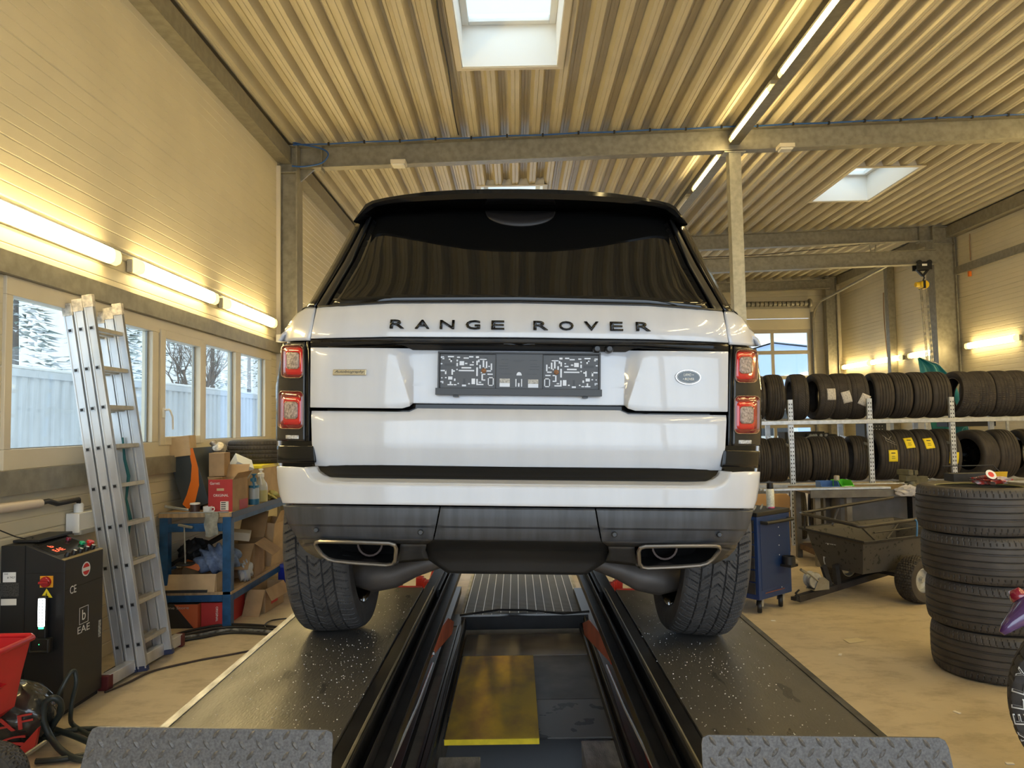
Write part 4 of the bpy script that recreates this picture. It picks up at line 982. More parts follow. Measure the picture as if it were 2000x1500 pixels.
# ---------------------------------------------------------------- between the runways
def yfz(py, z): return (1.6 - z) * 1430 / (py - 827)
M_plate = mat('dark_plate', (0.135, 0.125, 0.115), 0.5, var=.35, vs=4, vdet=8, metal=.2)
fr_ = thing('pit_frame', 'black steel frame lying between the lift runways, cables tied along it', 'frame', (0.04, 4.2, 0))
m = MB()
for x in (-.47, .47): m.box2(x - .02, x + .02, -1.6, 1.55, .03, .10).box2(x - .05, x - .035, -1.6, 1.55, 0.0, .06)
m.box2(-.49, .49, 1.52, 1.58, 0.02, .12); m.build('steel_frame', M_rail, fr_, bevel=.003)
for s_ in (-1, 1): m = MB(); m.tube([(s_ * .46, 1.5, .115), (s_ * .452, .9, .12), (s_ * .465, .2, .112), (s_ * .45, -.6, .12), (s_ * .465, -1.5, .11)], .008, 6); m.build('cable', M_blackm, fr_)
m = MB(); m.tube([(-.5, 1.56, .13), (-.3, 1.55, .145), (-.1, 1.57, .125), (.2, 1.55, .14), (.5, 1.56, .13)], .007, 6); m.build('cable', M_galv2, fr_)
m = MB(); m.tube([(-.5, 1.53, .13), (-.2, 1.56, .16), (0, 1.58, .15), (.3, 1.53, .13), (.5, 1.55, .14)], .009, 6); m.build('cable', M_blackm, fr_)
m = MB(); m.box2(-.40, .47, 5.12, 5.62, -.002, .012); tag(m.build('cover_plate', mat('plate_grey', (.32, .30, .26), .5, var=.25, vs=3, metal=.2), None, bevel=.002), 'grey metal cover plate inside the pit frame, behind the yellow board', 'cover plate')
m = MB(); m.box2(-.40, .49, 4.32, 5.11, .0, .008); tag(m.build('cover_plate', M_plate, None, bevel=.002), 'dark pit cover plate in the middle, partly under the yellow board', 'cover plate')
m = MB(); m.box2(-.40, .49, 3.80, 4.31, .0, .009); tag(m.build('cover_plate', mat('plate_oily', (.16, .15, .14), .45, col2=(.02, .02, .02), th=(.42, .36), vs=7, metal=.2), None, bevel=.002), 'dark pit cover plate with oil stains, nearest the open pit', 'cover plate')
# board
def board():
    e = thing('shuttering_board', 'worn yellow shuttering board lying over the pit between the runways', 'board', (-.146, 4.3, .009))
    m = MB(); m.box2(-.232, .232, -.64, .64, .03, .057, None)
    m.build('panel', mat('board_yellow', (.80, .54, .04), .6, spec=.25, col2=(.50, .30, .05), th=(.35, .62), vs=3.2, vdet=9, stretch=(2.2, 1.2, 1)), e, bevel=.002)
    MB().box2(-.232, .232, -.645, -.6405, .03, .0565).build('painted_edge', mat('board_edge', (.85, .62, .02), .45, var=.1, vs=20), e)
    MB().box2(-.23, .23, -.5, -.42, .0, .03).box2(-.23, .23, .42, .5, .0, .03).build('batten', M_plate, e)
board()
M_conc = mat('concrete_block', (.50, .47, .43), .8, var=.25, vs=9, vdet=10, bump=.5, bs=50, stretch=(3, 1, 1))
def box_thing(name, b, m_, label, cat, bev=.004, group=None, **k):
    o = MB().box2(*b).build(name, m_, None, bevel=bev, **k); return tag(o, label, cat, group)
box_thing('concrete_block', (-.40, -.20, 3.0, 3.62, -.35, .0), M_conc, 'grey concrete block in the open pit below the yellow board', 'block')
box_thing('concrete_block', (.30, .50, 3.0, 3.78, -.35, .0), M_conc, 'grey concrete block in the open pit under the dark plates', 'block')
for k in range(4):
    m = MB(); n_ = 46; pts = []; rs = []
    for i in range(n_): t = i / (n_ - 1); pts.append((-.10 + .30 * (1 - t) * 1.0 + k * .052 - .06 * t, 2.7 + 1.2 * t, -.16 - .10 * t)); rs.append(.024 if i % 2 else .021)
    pts = [(-.14 + k * .052 + (3.9 - p[1]) * .17, p[1], p[2]) for p in pts]
    tag(m.tube(pts, rs, 12).build('corrugated_hose', mat('hose_grey', (.26, .26, .27), .45), None, smooth=80), 'grey corrugated conduit running down into the open pit', 'hose', 'corrugated conduits side by side in the pit')
box_thing('steel_post', (-.19, -.12, 3.1, 3.2, -.35, -.02), M_blackm, 'black timber prop standing in the open pit beside the conduits', 'post')
def grating(name, x0, x1, y0, y1, z, nx, ny, label, m_):
    e = thing(name, label, 'grating', ((x0 + x1) / 2, (y0 + y1) / 2, z)); w_, l_ = x1 - x0, y1 - y0; m = MB()
    for i in range(nx + 1): x = -w_ / 2 + w_ * i / nx; m.box2(x - .003, x + .003, -l_ / 2, l_ / 2, .0, .022)
    m.build('bearing_bars', mat('grating_light', (.62, .62, .58), .4, metal=.3), e, smooth=0)
    m = MB()
    for i in range(ny + 1): y = -l_ / 2 + l_ * i / ny; m.box2(-w_ / 2, w_ / 2, y - .004, y + .004, .004, .019)
    m.build('cross_bars', m_, e, smooth=0)
    MB().box2(-w_ / 2, w_ / 2, -l_ / 2, l_ / 2, -.0, .003).build('backing', M_plate, e, smooth=0)
    return e
grating('floor_grating', -.455, .515, 5.88, 8.6, .001, 13, 130, 'large grey floor grating between the runways beyond the cables', mat('grating_dark', (.30, .31, .31), .5, metal=.3))
e = thing('metal_grating', 'galvanised grating strip at the picture bottom between the runways', 'grating', (.03, 3.33, .01)); m = MB()
for i in range(10): m.box2(-.42 + i * .0933 - .003, -.42 + i * .0933 + .003, -.05, .06, 0, .03)
for y in (-.05, .0, .05): m.box2(-.42, .42, y, y + .005, .0, .03)
m.build('bars', M_galv2, e, smooth=0)
for k, (xa, xb) in enumerate(((-.86, -.47), (.53, .92))):
    box_thing('floor_plate', (xa, xb, 5.9, 6.25, .0, .006), mat('plate_blue', (.13, .14, .15), .45, metal=.3, var=.2, vs=5), ('steel strip plate let into the floor, yellow board side of the grating', 'steel strip plate let into the floor, trolley side of the grating')[k], 'floor plate', bev=.001)
    xa = (-.50, .52)[k]; box_thing('kerb_strip', (xa, xa + .03, 6.26, 8.6, .0, .012), mat('kerb', (.52, .51, .46), .7, var=.2, vs=8), ('pale kerb strip along the floor grating, workbench side', 'pale kerb strip along the floor grating, trolley side')[k], 'kerb', bev=.002)
# ================================================================ left side
M_cab = mat('cabinet_black', (.014, .015, .017), .38, bump=.04, bs=300)
M_card = mat('cardboard', (.36, .235, .125), .75, var=.14, vs=7)
M_card2 = mat('cardboard_light', (.50, .36, .21), .75, var=.12, vs=7)
M_cardr = mat('carton_red', (.42, .03, .03), .5, var=.08, vs=6)
M_blue = mat('bench_blue', (.012, .075, .20), .42, var=.25, vs=12)
M_wood = mat('bench_wood', (.42, .29, .16), .6, var=.25, vs=5, stretch=(6, 1, 1), vdet=8)
# control cabinet of the lift
YC, XF = 4.175, -2.565
cab = thing('control_cabinet', 'black lift control cabinet with slanted panel of buttons standing by the ladder', 'control cabinet', (-2.75, 4.36, 0))
def CL(p): return (p[0] + 2.75, p[1] - 4.36, p[2])
m = MB(); prof = [(-2.93, .03), (XF, .03), (XF, .868), (-2.79, .958), (-2.93, .958)]
m.prism(prof, lambda a, b, h: (a + 2.75, h - 4.36, b), YC, 4.56); m.build('body', M_cab, cab, bevel=.004)
MB().box2(-.17, .165, -.175, .19, 0, .03).build('plinth', M_blackm, cab)
MB().box2(-.042, -.039, -.188, -.1845, .05, .958).box2(-.042, .185, -.1875, -.1845, .80, .803).box2(.1845, .1865, -.18, .195, .70, .703).build('panel_seams', mat('seam_black', (.003, .003, .003), .6), cab, smooth=0)
def nearp(px, py, d=0): p = PY(px, py, YC - d); return Vector(CL(p))
def frontp(px, py, d=0): p = PX(px, py, XF + d); return Vector(CL(p))
def nrect(a, b, c_, d_, nm, mt, t=.004, par=cab, bev=0):
    p = nearp(a, b); q = nearp(c_, d_); return MB().box2(min(p.x, q.x), max(p.x, q.x), -.185 - t, -.1845, min(p.z, q.z), max(p.z, q.z)).build(nm, mt, par, bevel=bev)
nrect(6, 1118, 31, 1137, 'label_plate', M_whitep, .001); nrect(0, 1139, 37, 1165, 'rating_plate', mat('rating', (.07, .07, .07), .4, metal=.5, var=.5, vs=150), .001); nrect(2, 1170, 32, 1182, 'paper_label', M_paper, .001)
p = nearp(22, 1128); fit('# 7427', .045, .012, 'label_text', M_ink, cab, (p.x, -.1862, p.z), (1, 0, 0), (0, -1, 0), .0004)
p = nearp(16, 1121); fit('EAE', .02, .008, 'label_text', M_ink, cab, (p.x - .01, -.1862, p.z), (1, 0, 0), (0, -1, 0), .0004)
nrect(79, 1125, 104, 1147, 'switch_plate', mat('switch_yellow', (.75, .33, .02), .5), .004)
p = nearp(91.5, 1136); m = MB(); m.lathe([(0, .02), (.026, .02), (.03, .014), (.03, 0)], 28, Matrix.Translation((p.x, -.189, p.z)) @ Matrix.Rotation(PI / 2, 4, 'X')); m.box((p.x, -.215, p.z), (.055, .016, .014)); m.build('rotary_switch', mat('switch_red', (.35, .01, .015), .25, coat=.6), cab, bevel=.003)
a, b, c_ = nearp(91.5, 1147), nearp(105, 1168), nearp(78, 1168)
m = MB(); m.prism([(a.x, a.z), (b.x, b.z), (c_.x, c_.z)], lambda u, v, h: (u, h, v), -.187, -.1845); m.build('warning_sign', M_ink, cab)
cx, cz = (a.x + b.x + c_.x) / 3, (a.z + b.z + c_.z) / 3
m = MB(); m.prism([(cx + (q.x - cx) * .84, cz + (q.z - cz) * .84) for q in (a, b, c_)], lambda u, v, h: (u, h, v), -.1876, -.187); m.build('warning_field', M_yel, cab)
m = MB(); m.prism([(cx + u * .001, cz + v * .001) for u, v in ((4, 17), (-7, -2), (-1, -1), (-4, -13), (-7, -10), (-3, -20), (2, -12), (-1, -12), (5, 3), (0, 2))], lambda u, v, h: (u, h, v), -.1882, -.1876); m.build('lightning_mark', M_ink, cab)
# inspection lamp in its holder on the cabinet
e = thing('inspection_lamp', 'small upright LED work lamp shining white, clipped to the black control cabinet', 'work lamp', (0, 0, 0)); p = PY(90, 1235, YC); e.location = (p.x, YC - .03, p.z)
m = MB(); m.box((0, 0, .02), (.05, .03, .11)); m.box((0, 0, .125), (.05, .024, .17)); m.build('grip', M_black, e, bevel=.008)
MB().box((0, -.014, .12), (.038, .008, .155)).build('led_panel', mat('led_white', (.9, 1, .95), .3, emis=(.92, 1, .96), es=7), e, bevel=.006)
m = MB()
for k in range(9):
    for s_ in (-1, 1): m.lathe([(0, .001), (.005, .001), (.005, 0)], 8, Matrix.Translation((s_ * .009, -.0185, .052 + k * .017)) @ Matrix.Rotation(PI / 2, 4, 'X'))
m.build('led_dots', mat('led_dot', (.3, .33, .33), .3, emis=(.6, .7, .7), es=.6), e)
MB().box((0, -.008, .036), (.03, .02, .012)).build('green_glow_ring', mat('led_green', (.05, .8, .2), .3, emis=(.05, 1, .25), es=3), e, bevel=.003)
m = MB(); m.tube([(-.05, -.03, -.02), (-.05, -.03, -.09), (.05, -.03, -.09), (.05, -.03, -.02)], .012, 8); m.box((0, -.012, -.06), (.11, .035, .08)); m.build('holder', M_black, e, bevel=.004)
MB().lathe([(0, .001), (.0025, .001), (.0025, 0)], 8, Matrix.Translation((0, -.0305, -.05)) @ Matrix.Rotation(PI / 2, 4, 'X')).build('indicator', MATS['led_green'], e)
# marks on the cabinet front
fx = XF + 2.75 + .0005
def ftext(t, px, py, w_, h_, nm='front_lettering'):
    p = frontp(px, py); fit(t, w_, h_, nm, M_wprint, cab, (fx + .001, p.y, p.z), (0, 1, 0), (1, 0, 0), .0006)
ftext('CE', 142.5, 1151, .06, .045); ftext('EAE', 163, 1227, .12, .04, 'maker_lettering'); ftext('b', 163.5, 1200, .035, .06, 'emblem')
p = frontp(155, 1188); q = frontp(172, 1213); m = MB()
ya, yb_, za, zb = min(p.y, q.y), max(p.y, q.y), min(p.z, q.z), max(p.z, q.z)
for r_ in ((ya, yb_, za, za + .003), (ya, yb_, zb - .003, zb), (ya, ya + .003, za, zb), (yb_ - .003, yb_, za, zb)): m.box2(fx, fx + .001, *r_)
m.build('emblem_frame', M_wprint, cab, smooth=0)
p = frontp(168, 1111); m = MB(); m.lathe([(0, .001), (.042, .001), (.042, 0)], 32, Matrix.Translation((fx, p.y, p.z)) @ Matrix.Rotation(PI / 2, 4, 'Y')); m.build('round_sticker', M_wprint, cab)
m = MB(); m.lathe([(0, .0016), (.034, .0016), (.034, 0)], 32, Matrix.Translation((fx, p.y, p.z)) @ Matrix.Rotation(PI / 2, 4, 'Y')); m.build('sticker_field', mat('sticker_red', (.6, .02, .02), .5), cab)
MB().box2(fx + .0016, fx + .002, p.y - .034, p.y + .034, p.z - .010, p.z + .010).build('sticker_bar', M_wprint, cab)
p = frontp(194, 1227); MB().box2(fx, fx + .002, p.y - .012, p.y + .012, p.z - .05, p.z + .05).build('vent_label', mat('vent_grey', (.35, .35, .33), .5, var=.6, vs=80), cab)
# slanted control panel
sl = Vector((XF + 2.79, 0, .868 - .958)); L_ = sl.length; sl.normalize(); nrm = Vector((-sl.z, 0, sl.x))
if nrm.z < 0: nrm = -nrm
TP = Matrix(((sl.x, 0, nrm.x, -2.79 + 2.75), (0, 1, 0, YC - 4.36), (sl.z, 0, nrm.z, .958), (0, 0, 0, 1)))
MB().box2(.02, .17, .03, .36, .0005, .002, TP).build('display_glass', mat('display', (.02, .02, .022), .12), cab)
for k in range(5):
    m = MB(); T = TP @ Matrix.Translation((.205, .075 + k * .062, 0)); m.lathe([(0, .026), (.011, .026), (.014, .02), (.016, 0)], 18, T); m.build('knob', M_black, cab)
    if k: MB().lathe([(0, .0268), (.0095, .0268), (.0095, .026)], 16, T).build('button_cap', M_whitep, cab)
for nm, (a, b), c_, r_, h_ in (('indicator_red', (.06, .30), (.22, .01, .03), .014, .02), ('button_green', (.135, .325), (.0, .42, .16), .017, .02), ('emergency_stop', (.17, .365), (.65, .02, .02), .022, .035)):
    MB().lathe([(0, h_), (r_ * .9, h_), (r_, h_ - .006), (r_, h_ - .012), (r_ * .6, h_ - .013), (r_ * .6, 0)], 22, TP @ Matrix.Translation((a, min(b, .345), 0))).build(nm, mat(nm, c_, .3, coat=.5), cab)
for t, a, b, w_, h_ in (('b', .075, .115, .03, .03), ('EAE', .125, .115, .085, .032)):
    o = fit(t, w_, h_, 'display_digits', mat('digit_red', (.8, .1, .05), .5, emis=(1, .12, .05), es=1.2), cab, (0, 0, .0025), (0, 1, 0), (0, 0, 1), .0006)
    o.data.transform(TP @ Matrix.Translation((a, b, 0)))
MB().box2(.222, .240, .0, .385, 0, .004, TP).build('panel_lip', mat('brass_lip', (.45, .36, .18), .35, metal=.6), cab)
# things on / behind the cabinet
def lbox(name, c, d, mt, label, cat, rz=0, bev=.003, group=None, rx=0, ry=0):
    o = MB().box((0, 0, 0), d).build(name, mt, None, bevel=bev); o.location = c; o.rotation_euler = (rx, ry, rz); return tag(o, label, cat, group)
lbox('tablet_computer', (-2.845, 4.42, .97), (.15, .34, .016), M_black, 'flat black tablet lying on top of the black control cabinet', 'tablet', rz=.03, bev=.004)
e = thing('junction_box', 'light grey electrical box on the panel wall behind the black control cabinet', 'electrical box', (-2.9, 4.98, 1.0))
MB().box((0, 0, 0), (.09, .38, .13)).build('housing', M_whitep, e, bevel=.008); MB().box((.03, .0, -.06), (.05, .36, .035)).build('shadow_gap', mat('box_grey', (.4, .4, .38), .5), e, bevel=.004)  # mid-grey strip along the bottom of the box
MB().lathe([(.03, 0), (.03, .05), (.022, .06)], 16, Matrix.Translation((0, -.12, .065))).build('cable_gland', M_whitep, e)
pA = PX(-15, 995, -2.90); pB = PX(78, 983, -2.90); pC = PX(110, 1012, -2.88)
tag(MB().tube([pA, pB], .028, 14).build('conduit_pipe', mat('conduit_beige', (.62, .54, .45), .45), None), 'beige conduit pipe on the panel wall leading to the grey electrical box', 'pipe')
tag(MB().tube([pB + Vector((0, -.03, 0)), pB + Vector((.0, .08, .005)), pB + Vector((.005, .16, -.02)), Vector((-2.89, 4.84, 1.15)), Vector((-2.90, 4.86, 1.11))], .016, 10).build('power_cable', M_black, None, smooth=80), 'thick black cable bending from the beige pipe into the grey box', 'cable')
tag(MB().tube([PX(-20, 1028, -2.9), PX(30, 1048, -2.88), PX(60, 1055, -2.85), (-2.83, 4.30, .985)], .004, 6).build('thin_cable', M_black, None), 'thin black cable drooping along the wall to the tablet', 'cable')
# ---- ladder
lad = thing('extension_ladder', 'tall three-part aluminium extension ladder leaning on the ribbon window', 'ladder', (-2.55, 5.07, 0))
B0 = Vector((0, 0, .03)); U = (Vector((-2.855, 4.93, 2.47)) - Vector((-2.54, 5.07, .03))); LL = U.length; U.normalize()
N = Vector((0, 1, 0)).cross(U).normalized()      # roughly +x
if N.x < 0: N = -N
def LP(sec, v, s): return B0 + N * (-.065 + sec * .068) + Vector((0, v, 0)) + U * s
for sec in range(3):
    se_ = empty('section'); se_.parent = lad
    for sgn in (-1, 1):
        a = LP(sec, sgn * (.185 - .004 * sec), 0.0 if sec else .0); b = LP(sec, sgn * (.185 - .004 * sec), LL - .02 * (2 - sec))
        m = MB(); m.bar(a, b, .026, .058, up=N)
        for w_ in (-.024, .024): m.bar(a + N * w_ + Vector((0, sgn * .001, 0)), b + N * w_ + Vector((0, sgn * .001, 0)), .032, .010, up=N)
        m.build('stile', M_alu, se_, bevel=.001)
        MB().bar(a - U * .02, a + U * .015, .033, .064, up=N).build('foot_cap', mat('foot_blue', (.03, .04, .10), .6), se_, bevel=.003)
        if sgn < 0:
            m = MB(); m2 = MB()
            for k in range(9):
                q = LP(sec, -(.185 - .004 * sec) - .0165, .16 + .262 * k); m.bar(q - U * .014 , q + U * .014, .0015, .028, up=N); m2.bar(q - U * .009 - Vector((0, .0012, 0)), q + U * .009 - Vector((0, .0012, 0)), .0015, .019, up=N)
            m.build('collar_pattern', M_galv2, se_, smooth=0); m2.build('socket_pattern', mat('hole_dark', (.01, .01, .012), .7), se_, smooth=0)
        MB().bar(b - U * .07, b + U * .012, .036, .068, up=N).build('end_cap', mat('cap_dirty', (.55, .50, .42), .6, var=.35, vs=30), se_, bevel=.003)
    for k in range(9):
        q0 = LP(sec, -.17, .16 + .262 * k); q1 = LP(sec, .17, .16 + .262 * k); MB().bar(q0, q1, .028, .028, up=N).build('rung', mat('rung_alu', (.50, .46, .38), .45, metal=.4, var=.1, vs=20), se_, bevel=.003)
MB().bar((-.02, -.46, .055), (.03, .42, .055), .06, .075).build('stabiliser_bar', M_alu, lad, bevel=.004)
for y0 in (-.46, .42): MB().bar((-.02 + (.05 if y0 > 0 else 0), y0 - .03, .045), (-.02 + (.05 if y0 > 0 else 0), y0 + .03, .045), .07, .09).build('rubber_foot', mat('foot_red', (.12, .015, .015), .6), lad, bevel=.008)
o = tag(MB().tube([(-2.76, 5.13, 1.55), (-2.75, 5.14, 1.40), (-2.72, 5.14, 1.28), (-2.74, 5.15, 1.12), (-2.71, 5.15, .98), (-2.72, 5.15, .86)], [.006, .010, .012, .008, .012, .004], 6).build('teal_strap', mat('strap_teal', (.02, .14, .15), .7), None), 'teal strap hanging on the far stile of the ladder', 'strap')
# ---- workbench
XB0, XB1, YB0, YB1, ZT = -2.93, -2.33, 6.0, 8.1, .915
be = thing('workbench', 'blue steel workbench with worn wooden top and lower shelf against the wall', 'workbench', ((XB0 + XB1) / 2, (YB0 + YB1) / 2, 0))
ox, oy = -(XB0 + XB1) / 2, -(YB0 + YB1) / 2
MB().box2(XB0 + ox, XB1 + ox, YB0 + oy, YB1 + oy, ZT - .035, ZT).build('top', M_wood, be, bevel=.003)
MB().box2(XB1 + ox, XB1 + .008 + ox, YB0 + oy, YB1 + oy, ZT - .045, ZT + .002).build('edge_rail', mat('bench_edge', (.06, .08, .12), .45, metal=.3), be)
MB().box2(XB0 + ox, XB1 + ox, YB0 + oy, YB1 + oy, .255, .28).build('shelf', M_wood, be, bevel=.002)
for xx in (XB0 + .01, XB1 - .075):
    for yy in (YB0, YB1 - .07): MB().box2(xx + ox, xx + .07 + ox, yy + oy, yy + .07 + oy, 0, ZT - .035).build('leg', M_blue, be, bevel=.004)
m = MB(); m.box2(XB0 + .08 + ox, XB1 - .075 + ox, YB0 + oy, YB0 + .03 + oy, ZT - .15, ZT - .085).box2(XB1 - .04 + ox, XB1 - .01 + ox, YB0 + .07 + oy, YB1 - .07 + oy, ZT - .09, ZT - .04); m.build('apron', M_blue, be, bevel=.003)
m = MB(); m.box2(XB0 + .08 + ox, XB1 - .075 + ox, YB0 + oy, YB0 + .03 + oy, .20, .255).box2(XB1 - .03 + ox, XB1 - .0 + ox, YB0 + .07 + oy, YB1 + oy, .20, .258); m.build('shelf_rail', M_blue, be, bevel=.003)
def carton(name, c, d, mt, label, cat='box', rz=0, flaps=(), fl=.5, inside=None, txt=(), group=None, rx=0, ry=0, open_=False):
    """box of card: c = centre of its base, flaps: list of (side, angle)"""
    e = thing(name, label, cat, c, rz, group); e.rotation_euler = (rx, ry, rz); w_, l_, h_ = d; t = .004
    m = MB(); m.box2(-w_ / 2, w_ / 2, -l_ / 2, l_ / 2, 0, t).box2(-w_ / 2, -w_ / 2 + t, -l_ / 2, l_ / 2, t, h_).box2(w_ / 2 - t, w_ / 2, -l_ / 2, l_ / 2, t, h_).box2(-w_ / 2 + t, w_ / 2 - t, -l_ / 2, -l_ / 2 + t, t, h_).box2(-w_ / 2 + t, w_ / 2 - t, l_ / 2 - t, l_ / 2, t, h_)
    if not open_: m.box2(-w_ / 2 + t, w_ / 2 - t, -l_ / 2 + t, l_ / 2 - t, h_ - t, h_)
    m.build('body', mt, e, bevel=.0015)
    for sd, ang in flaps:
        a = math.radians(ang); L_ = (w_ if sd in 'xX' else l_) * fl
        ww = (l_ if sd in 'xX' else w_) - .006
        piv = {'x': (-w_ / 2, 0, h_), 'X': (w_ / 2, 0, h_), 'y': (0, -l_ / 2, h_), 'Y': (0, l_ / 2, h_)}[sd]
        rzz = {'x': PI, 'X': 0, 'y': -PI / 2, 'Y': PI / 2}[sd]
        T = Matrix.Translation(piv) @ Matrix.Rotation(rzz, 4, 'Z') @ Matrix.Rotation(-a, 4, 'Y')
        MB().box2(0, L_, -ww / 2, ww / 2, -t / 2, t / 2, T).build('flap', mt, e)
    for (b_, w2, h2, pos, x, z, mt2) in txt: fit(b_, w2, h2, 'lettering', mt2, e, pos, x, z, .0006)
    return e
# dark carton with orange sweep leaning at the wall
e = thing('display_carton', 'dark grey carton with an orange sweep, leaning against the wall on the workbench', 'box', (-2.69, 6.22, ZT)); e.rotation_euler = (0, -.30, 0.0)
MB().box2(-.12, .10, .0, .42, 0.03, .52).build('body', mat('carton_slate', (.035, .045, .052), .45, var=.1, vs=4), e, bevel=.003)
M_or = mat('carton_orange', (.75, .17, .01), .45)
def sweep(ax):
    L1 = [(-.115, .02), (-.07, .16), (-.02, .30), (.012, .47)]; return L1
m = MB(); pts = [(-.12, .09), (-.085, .035), (-.01, .08), (.06, .20), (.095, .34), (.101, .52), (.065, .52), (.05, .38), (.005, .26), (-.06, .16)]
m.prism(pts, lambda a, b, h: (a, h, b), -.0025, .0); m.build('orange_sweep', M_or, e)
carton('small_carton', (-2.86, 6.30, 1.37), (.17, .20, .17), M_card2, 'small pale cardboard box perched on top of the dark orange-striped carton', rz=.15, ry=-.1)
carton('folded_carton', (-2.60, 6.42, 1.19), (.13, .17, .20), M_card, 'plain brown cardboard sleeve standing between the pale box and the white-blue package', rz=.1)
lbox('filler_carton', (-2.62, 6.42, 1.05), (.16, .18, .27), M_card, 'brown carton behind the dark orange-striped carton', 'box')
e = carton('red_carton', (-2.45, 6.24, ZT), (.0, 0, 0) if 0 else (.20, .34, .265), M_card, 'red and brown spare-part carton reading ORIGINAL on the workbench corner', flaps=(('Y', 60), ('X', 50)), fl=.35, open_=True)
MB().box2(-.1, .1, -.1725, -.1705, 0, .265).build('red_face', M_cardr, e); MB().box2(.1005, .102, -.02, .17, 0, .08).build('red_panel', M_cardr, e)
fit('Garrett', .08, .022, 'lettering', M_wprint, e, (-.045, -.1735, .235), (1, 0, 0), (0, -1, 0), .0006); fit('ORIGINAL', .125, .021, 'lettering', M_wprint, e, (.005, -.1735, .135), (1, 0, 0), (0, -1, 0), .0006)
MB().box2(.0, .068, -.1735, -.1725, .012, .085).build('address_label', M_paper, e)
m = MB()
for k in range(4): m.box2(.006, .045, -.1742, -.1735, .02 + k * .017, .028 + k * .017)
m.build('label_print', M_ink, e, smooth=0)
MB().box2(-.03, .03, -.1745, -.1725, .172, .192).build('hand_hole', M_card2, e, bevel=.003)
e = carton('long_carton', (-2.60, 7.35, ZT), (.42, .95, .31), M_card2, 'large cardboard box with a yellow edge on the workbench under the tyre')
MB().box2(-.215, .215, -.48, .48, .305, .335).build('yellow_lid', M_yel, e, bevel=.003)
fit('NCA', .09, .05, 'handwriting', M_ink, e, (.213, .10, .22), (0, 1, 0), (1, 0, 0), .0006)
# tyre lying on the long carton
def rack_tread(kind):
    def f(t, a):
        at = abs(t)
        if kind == 'rib': return .008 if (abs(at - .58) < .05 or abs(at - .2) < .05) else 0
        if kind == 'ribs5': return .008 if (abs(at - .66) < .045 or abs(at - .33) < .045 or at < .04) else 0
        if kind == 'winter':
            if abs(at - .55) < .04: return .008
            u = (a * .31 - at * .10) % .034; return .007 if u < .009 else 0
        if kind == 'block':
            if abs(at - .6) < .05 or abs(at - .2) < .05: return .008
            u = (a * .31 + (.012 if t > 0 else 0)) % .03; return .006 if u < .008 else 0
        return 0
    return f
TY = {}
def rtyre(kind, R, W, rr, name='tyre', nang=96, nlat=22):
    k = (kind, R, W)
    if k not in TY:
        o = tyre_mesh(R, W, rr, nang if kind in ('rib', 'ribs5') else 240, nlat, rack_tread(kind)).build(name, M_tyre2, None, smooth=40); TY[k] = o.data; return o
    o = bpy.data.objects.new(name, TY[k]); C.objects.link(o); return o
M_tyre2 = mat('tyre_rubber_old', (0.040, 0.033, 0.027), 0.70, var=0.25, vs=9, bump=.12, bs=90)
o = rtyre('block', .33, .23, .215); o.location = (-2.585, 7.45, ZT + .335 + .116); tag(o, 'tyre lying flat on the long carton on the workbench under the window', 'tyre')
# white-blue-orange package and turbo part
e = carton('part_package', (-2.55, 6.66, 1.17), (.16, .22, .16), mat('pack_white', (.62, .66, .72), .5), 'tilted white, blue and orange package lying on the cartons', rz=.6, rx=.35, ry=.45)
MB().box2(-.05, .05, -.1115, -.11, .08, .13).build('orange_print', M_or, e); MB().box2(-.08, .08, -.1115, -.11, .0, .05).build('blue_print', mat('pack_blue', (.03, .22, .5), .5), e)
lbox('package_support', (-2.56, 6.66, 1.04), (.18, .18, .25), M_card, 'brown carton under the white, blue and orange package', 'box')
e = thing('turbo_part', 'small cast metal turbo part wrapped in foil lying among the cartons', 'machine part', (-2.66, 6.56, 1.42))
m = MB(); m.lathe([(0, -.04), (.05, -.03), (.065, 0), (.05, .035), (.02, .045)], 20, Matrix.Rotation(.9, 4, 'X')); m.lathe([(.02, 0), (.03, .02), (.03, .09)], 14, Matrix.Rotation(-.8, 4, 'Y')); m.build('casting', mat('cast_metal', (.35, .32, .28), .45, metal=.7, var=.3, vs=40), e)
# spray bottles
def bottle(x, y, label, body, top, liquid=None, h=.24, r=.045):
    e = thing('spray_bottle', label, 'spray bottle', (x, y, ZT))
    MB().lathe([(0, 0), (r, .004), (r, h * .5), (r * .92, h * .62), (r * .45, h * .78), (r * .4, h * .86)], 24).build('body', body, e, smooth=60)
    m = MB(); m.lathe([(r * .5, h * .84), (r * .5, h * .98), (r * .3, h)], 16); m.lathe([(.012, h), (.012, h + .02), (.022, h + .022), (.022, h + .034), (0, h + .036)], 14); m.box((0, -.03, h * .93), (.022, .07, .028)); m.build('pump_head', top, e, bevel=.003)
    m = MB(); m.tube([(.0, -.035, h * .92), (.02, -.055, h * .75), (.022, -.055, h * .6)], .009, 8); m.build('trigger', top, e)
    return e
M_bb = mat('bottle_blue', (.03, .16, .30), .4); M_clearb = mat('bottle_clear', (.55, .55, .50), .25, coat=.4)
e = bottle(-2.37, 6.62, 'blue and clear pressure spray bottle beside the red carton', mat('bottle_frost', (.42, .47, .50), .3), M_bb)
MB().lathe([(.0465, 0), (.0465, .05)], 24).build('blue_base', M_bb, e); MB().lathe([(.046, .15), (.044, .17)], 24).build('blue_shoulder', M_bb, e)
e = bottle(-2.38, 6.83, 'white pressure spray bottle with yellow liquid near the yellow cloth', M_clearb, M_whitep, h=.27, r=.058)
MB().lathe([(.0588, .004), (.0588, .11)], 24).build('liquid', mat('liquid_yellow', (.50, .46, .22), .3), e)
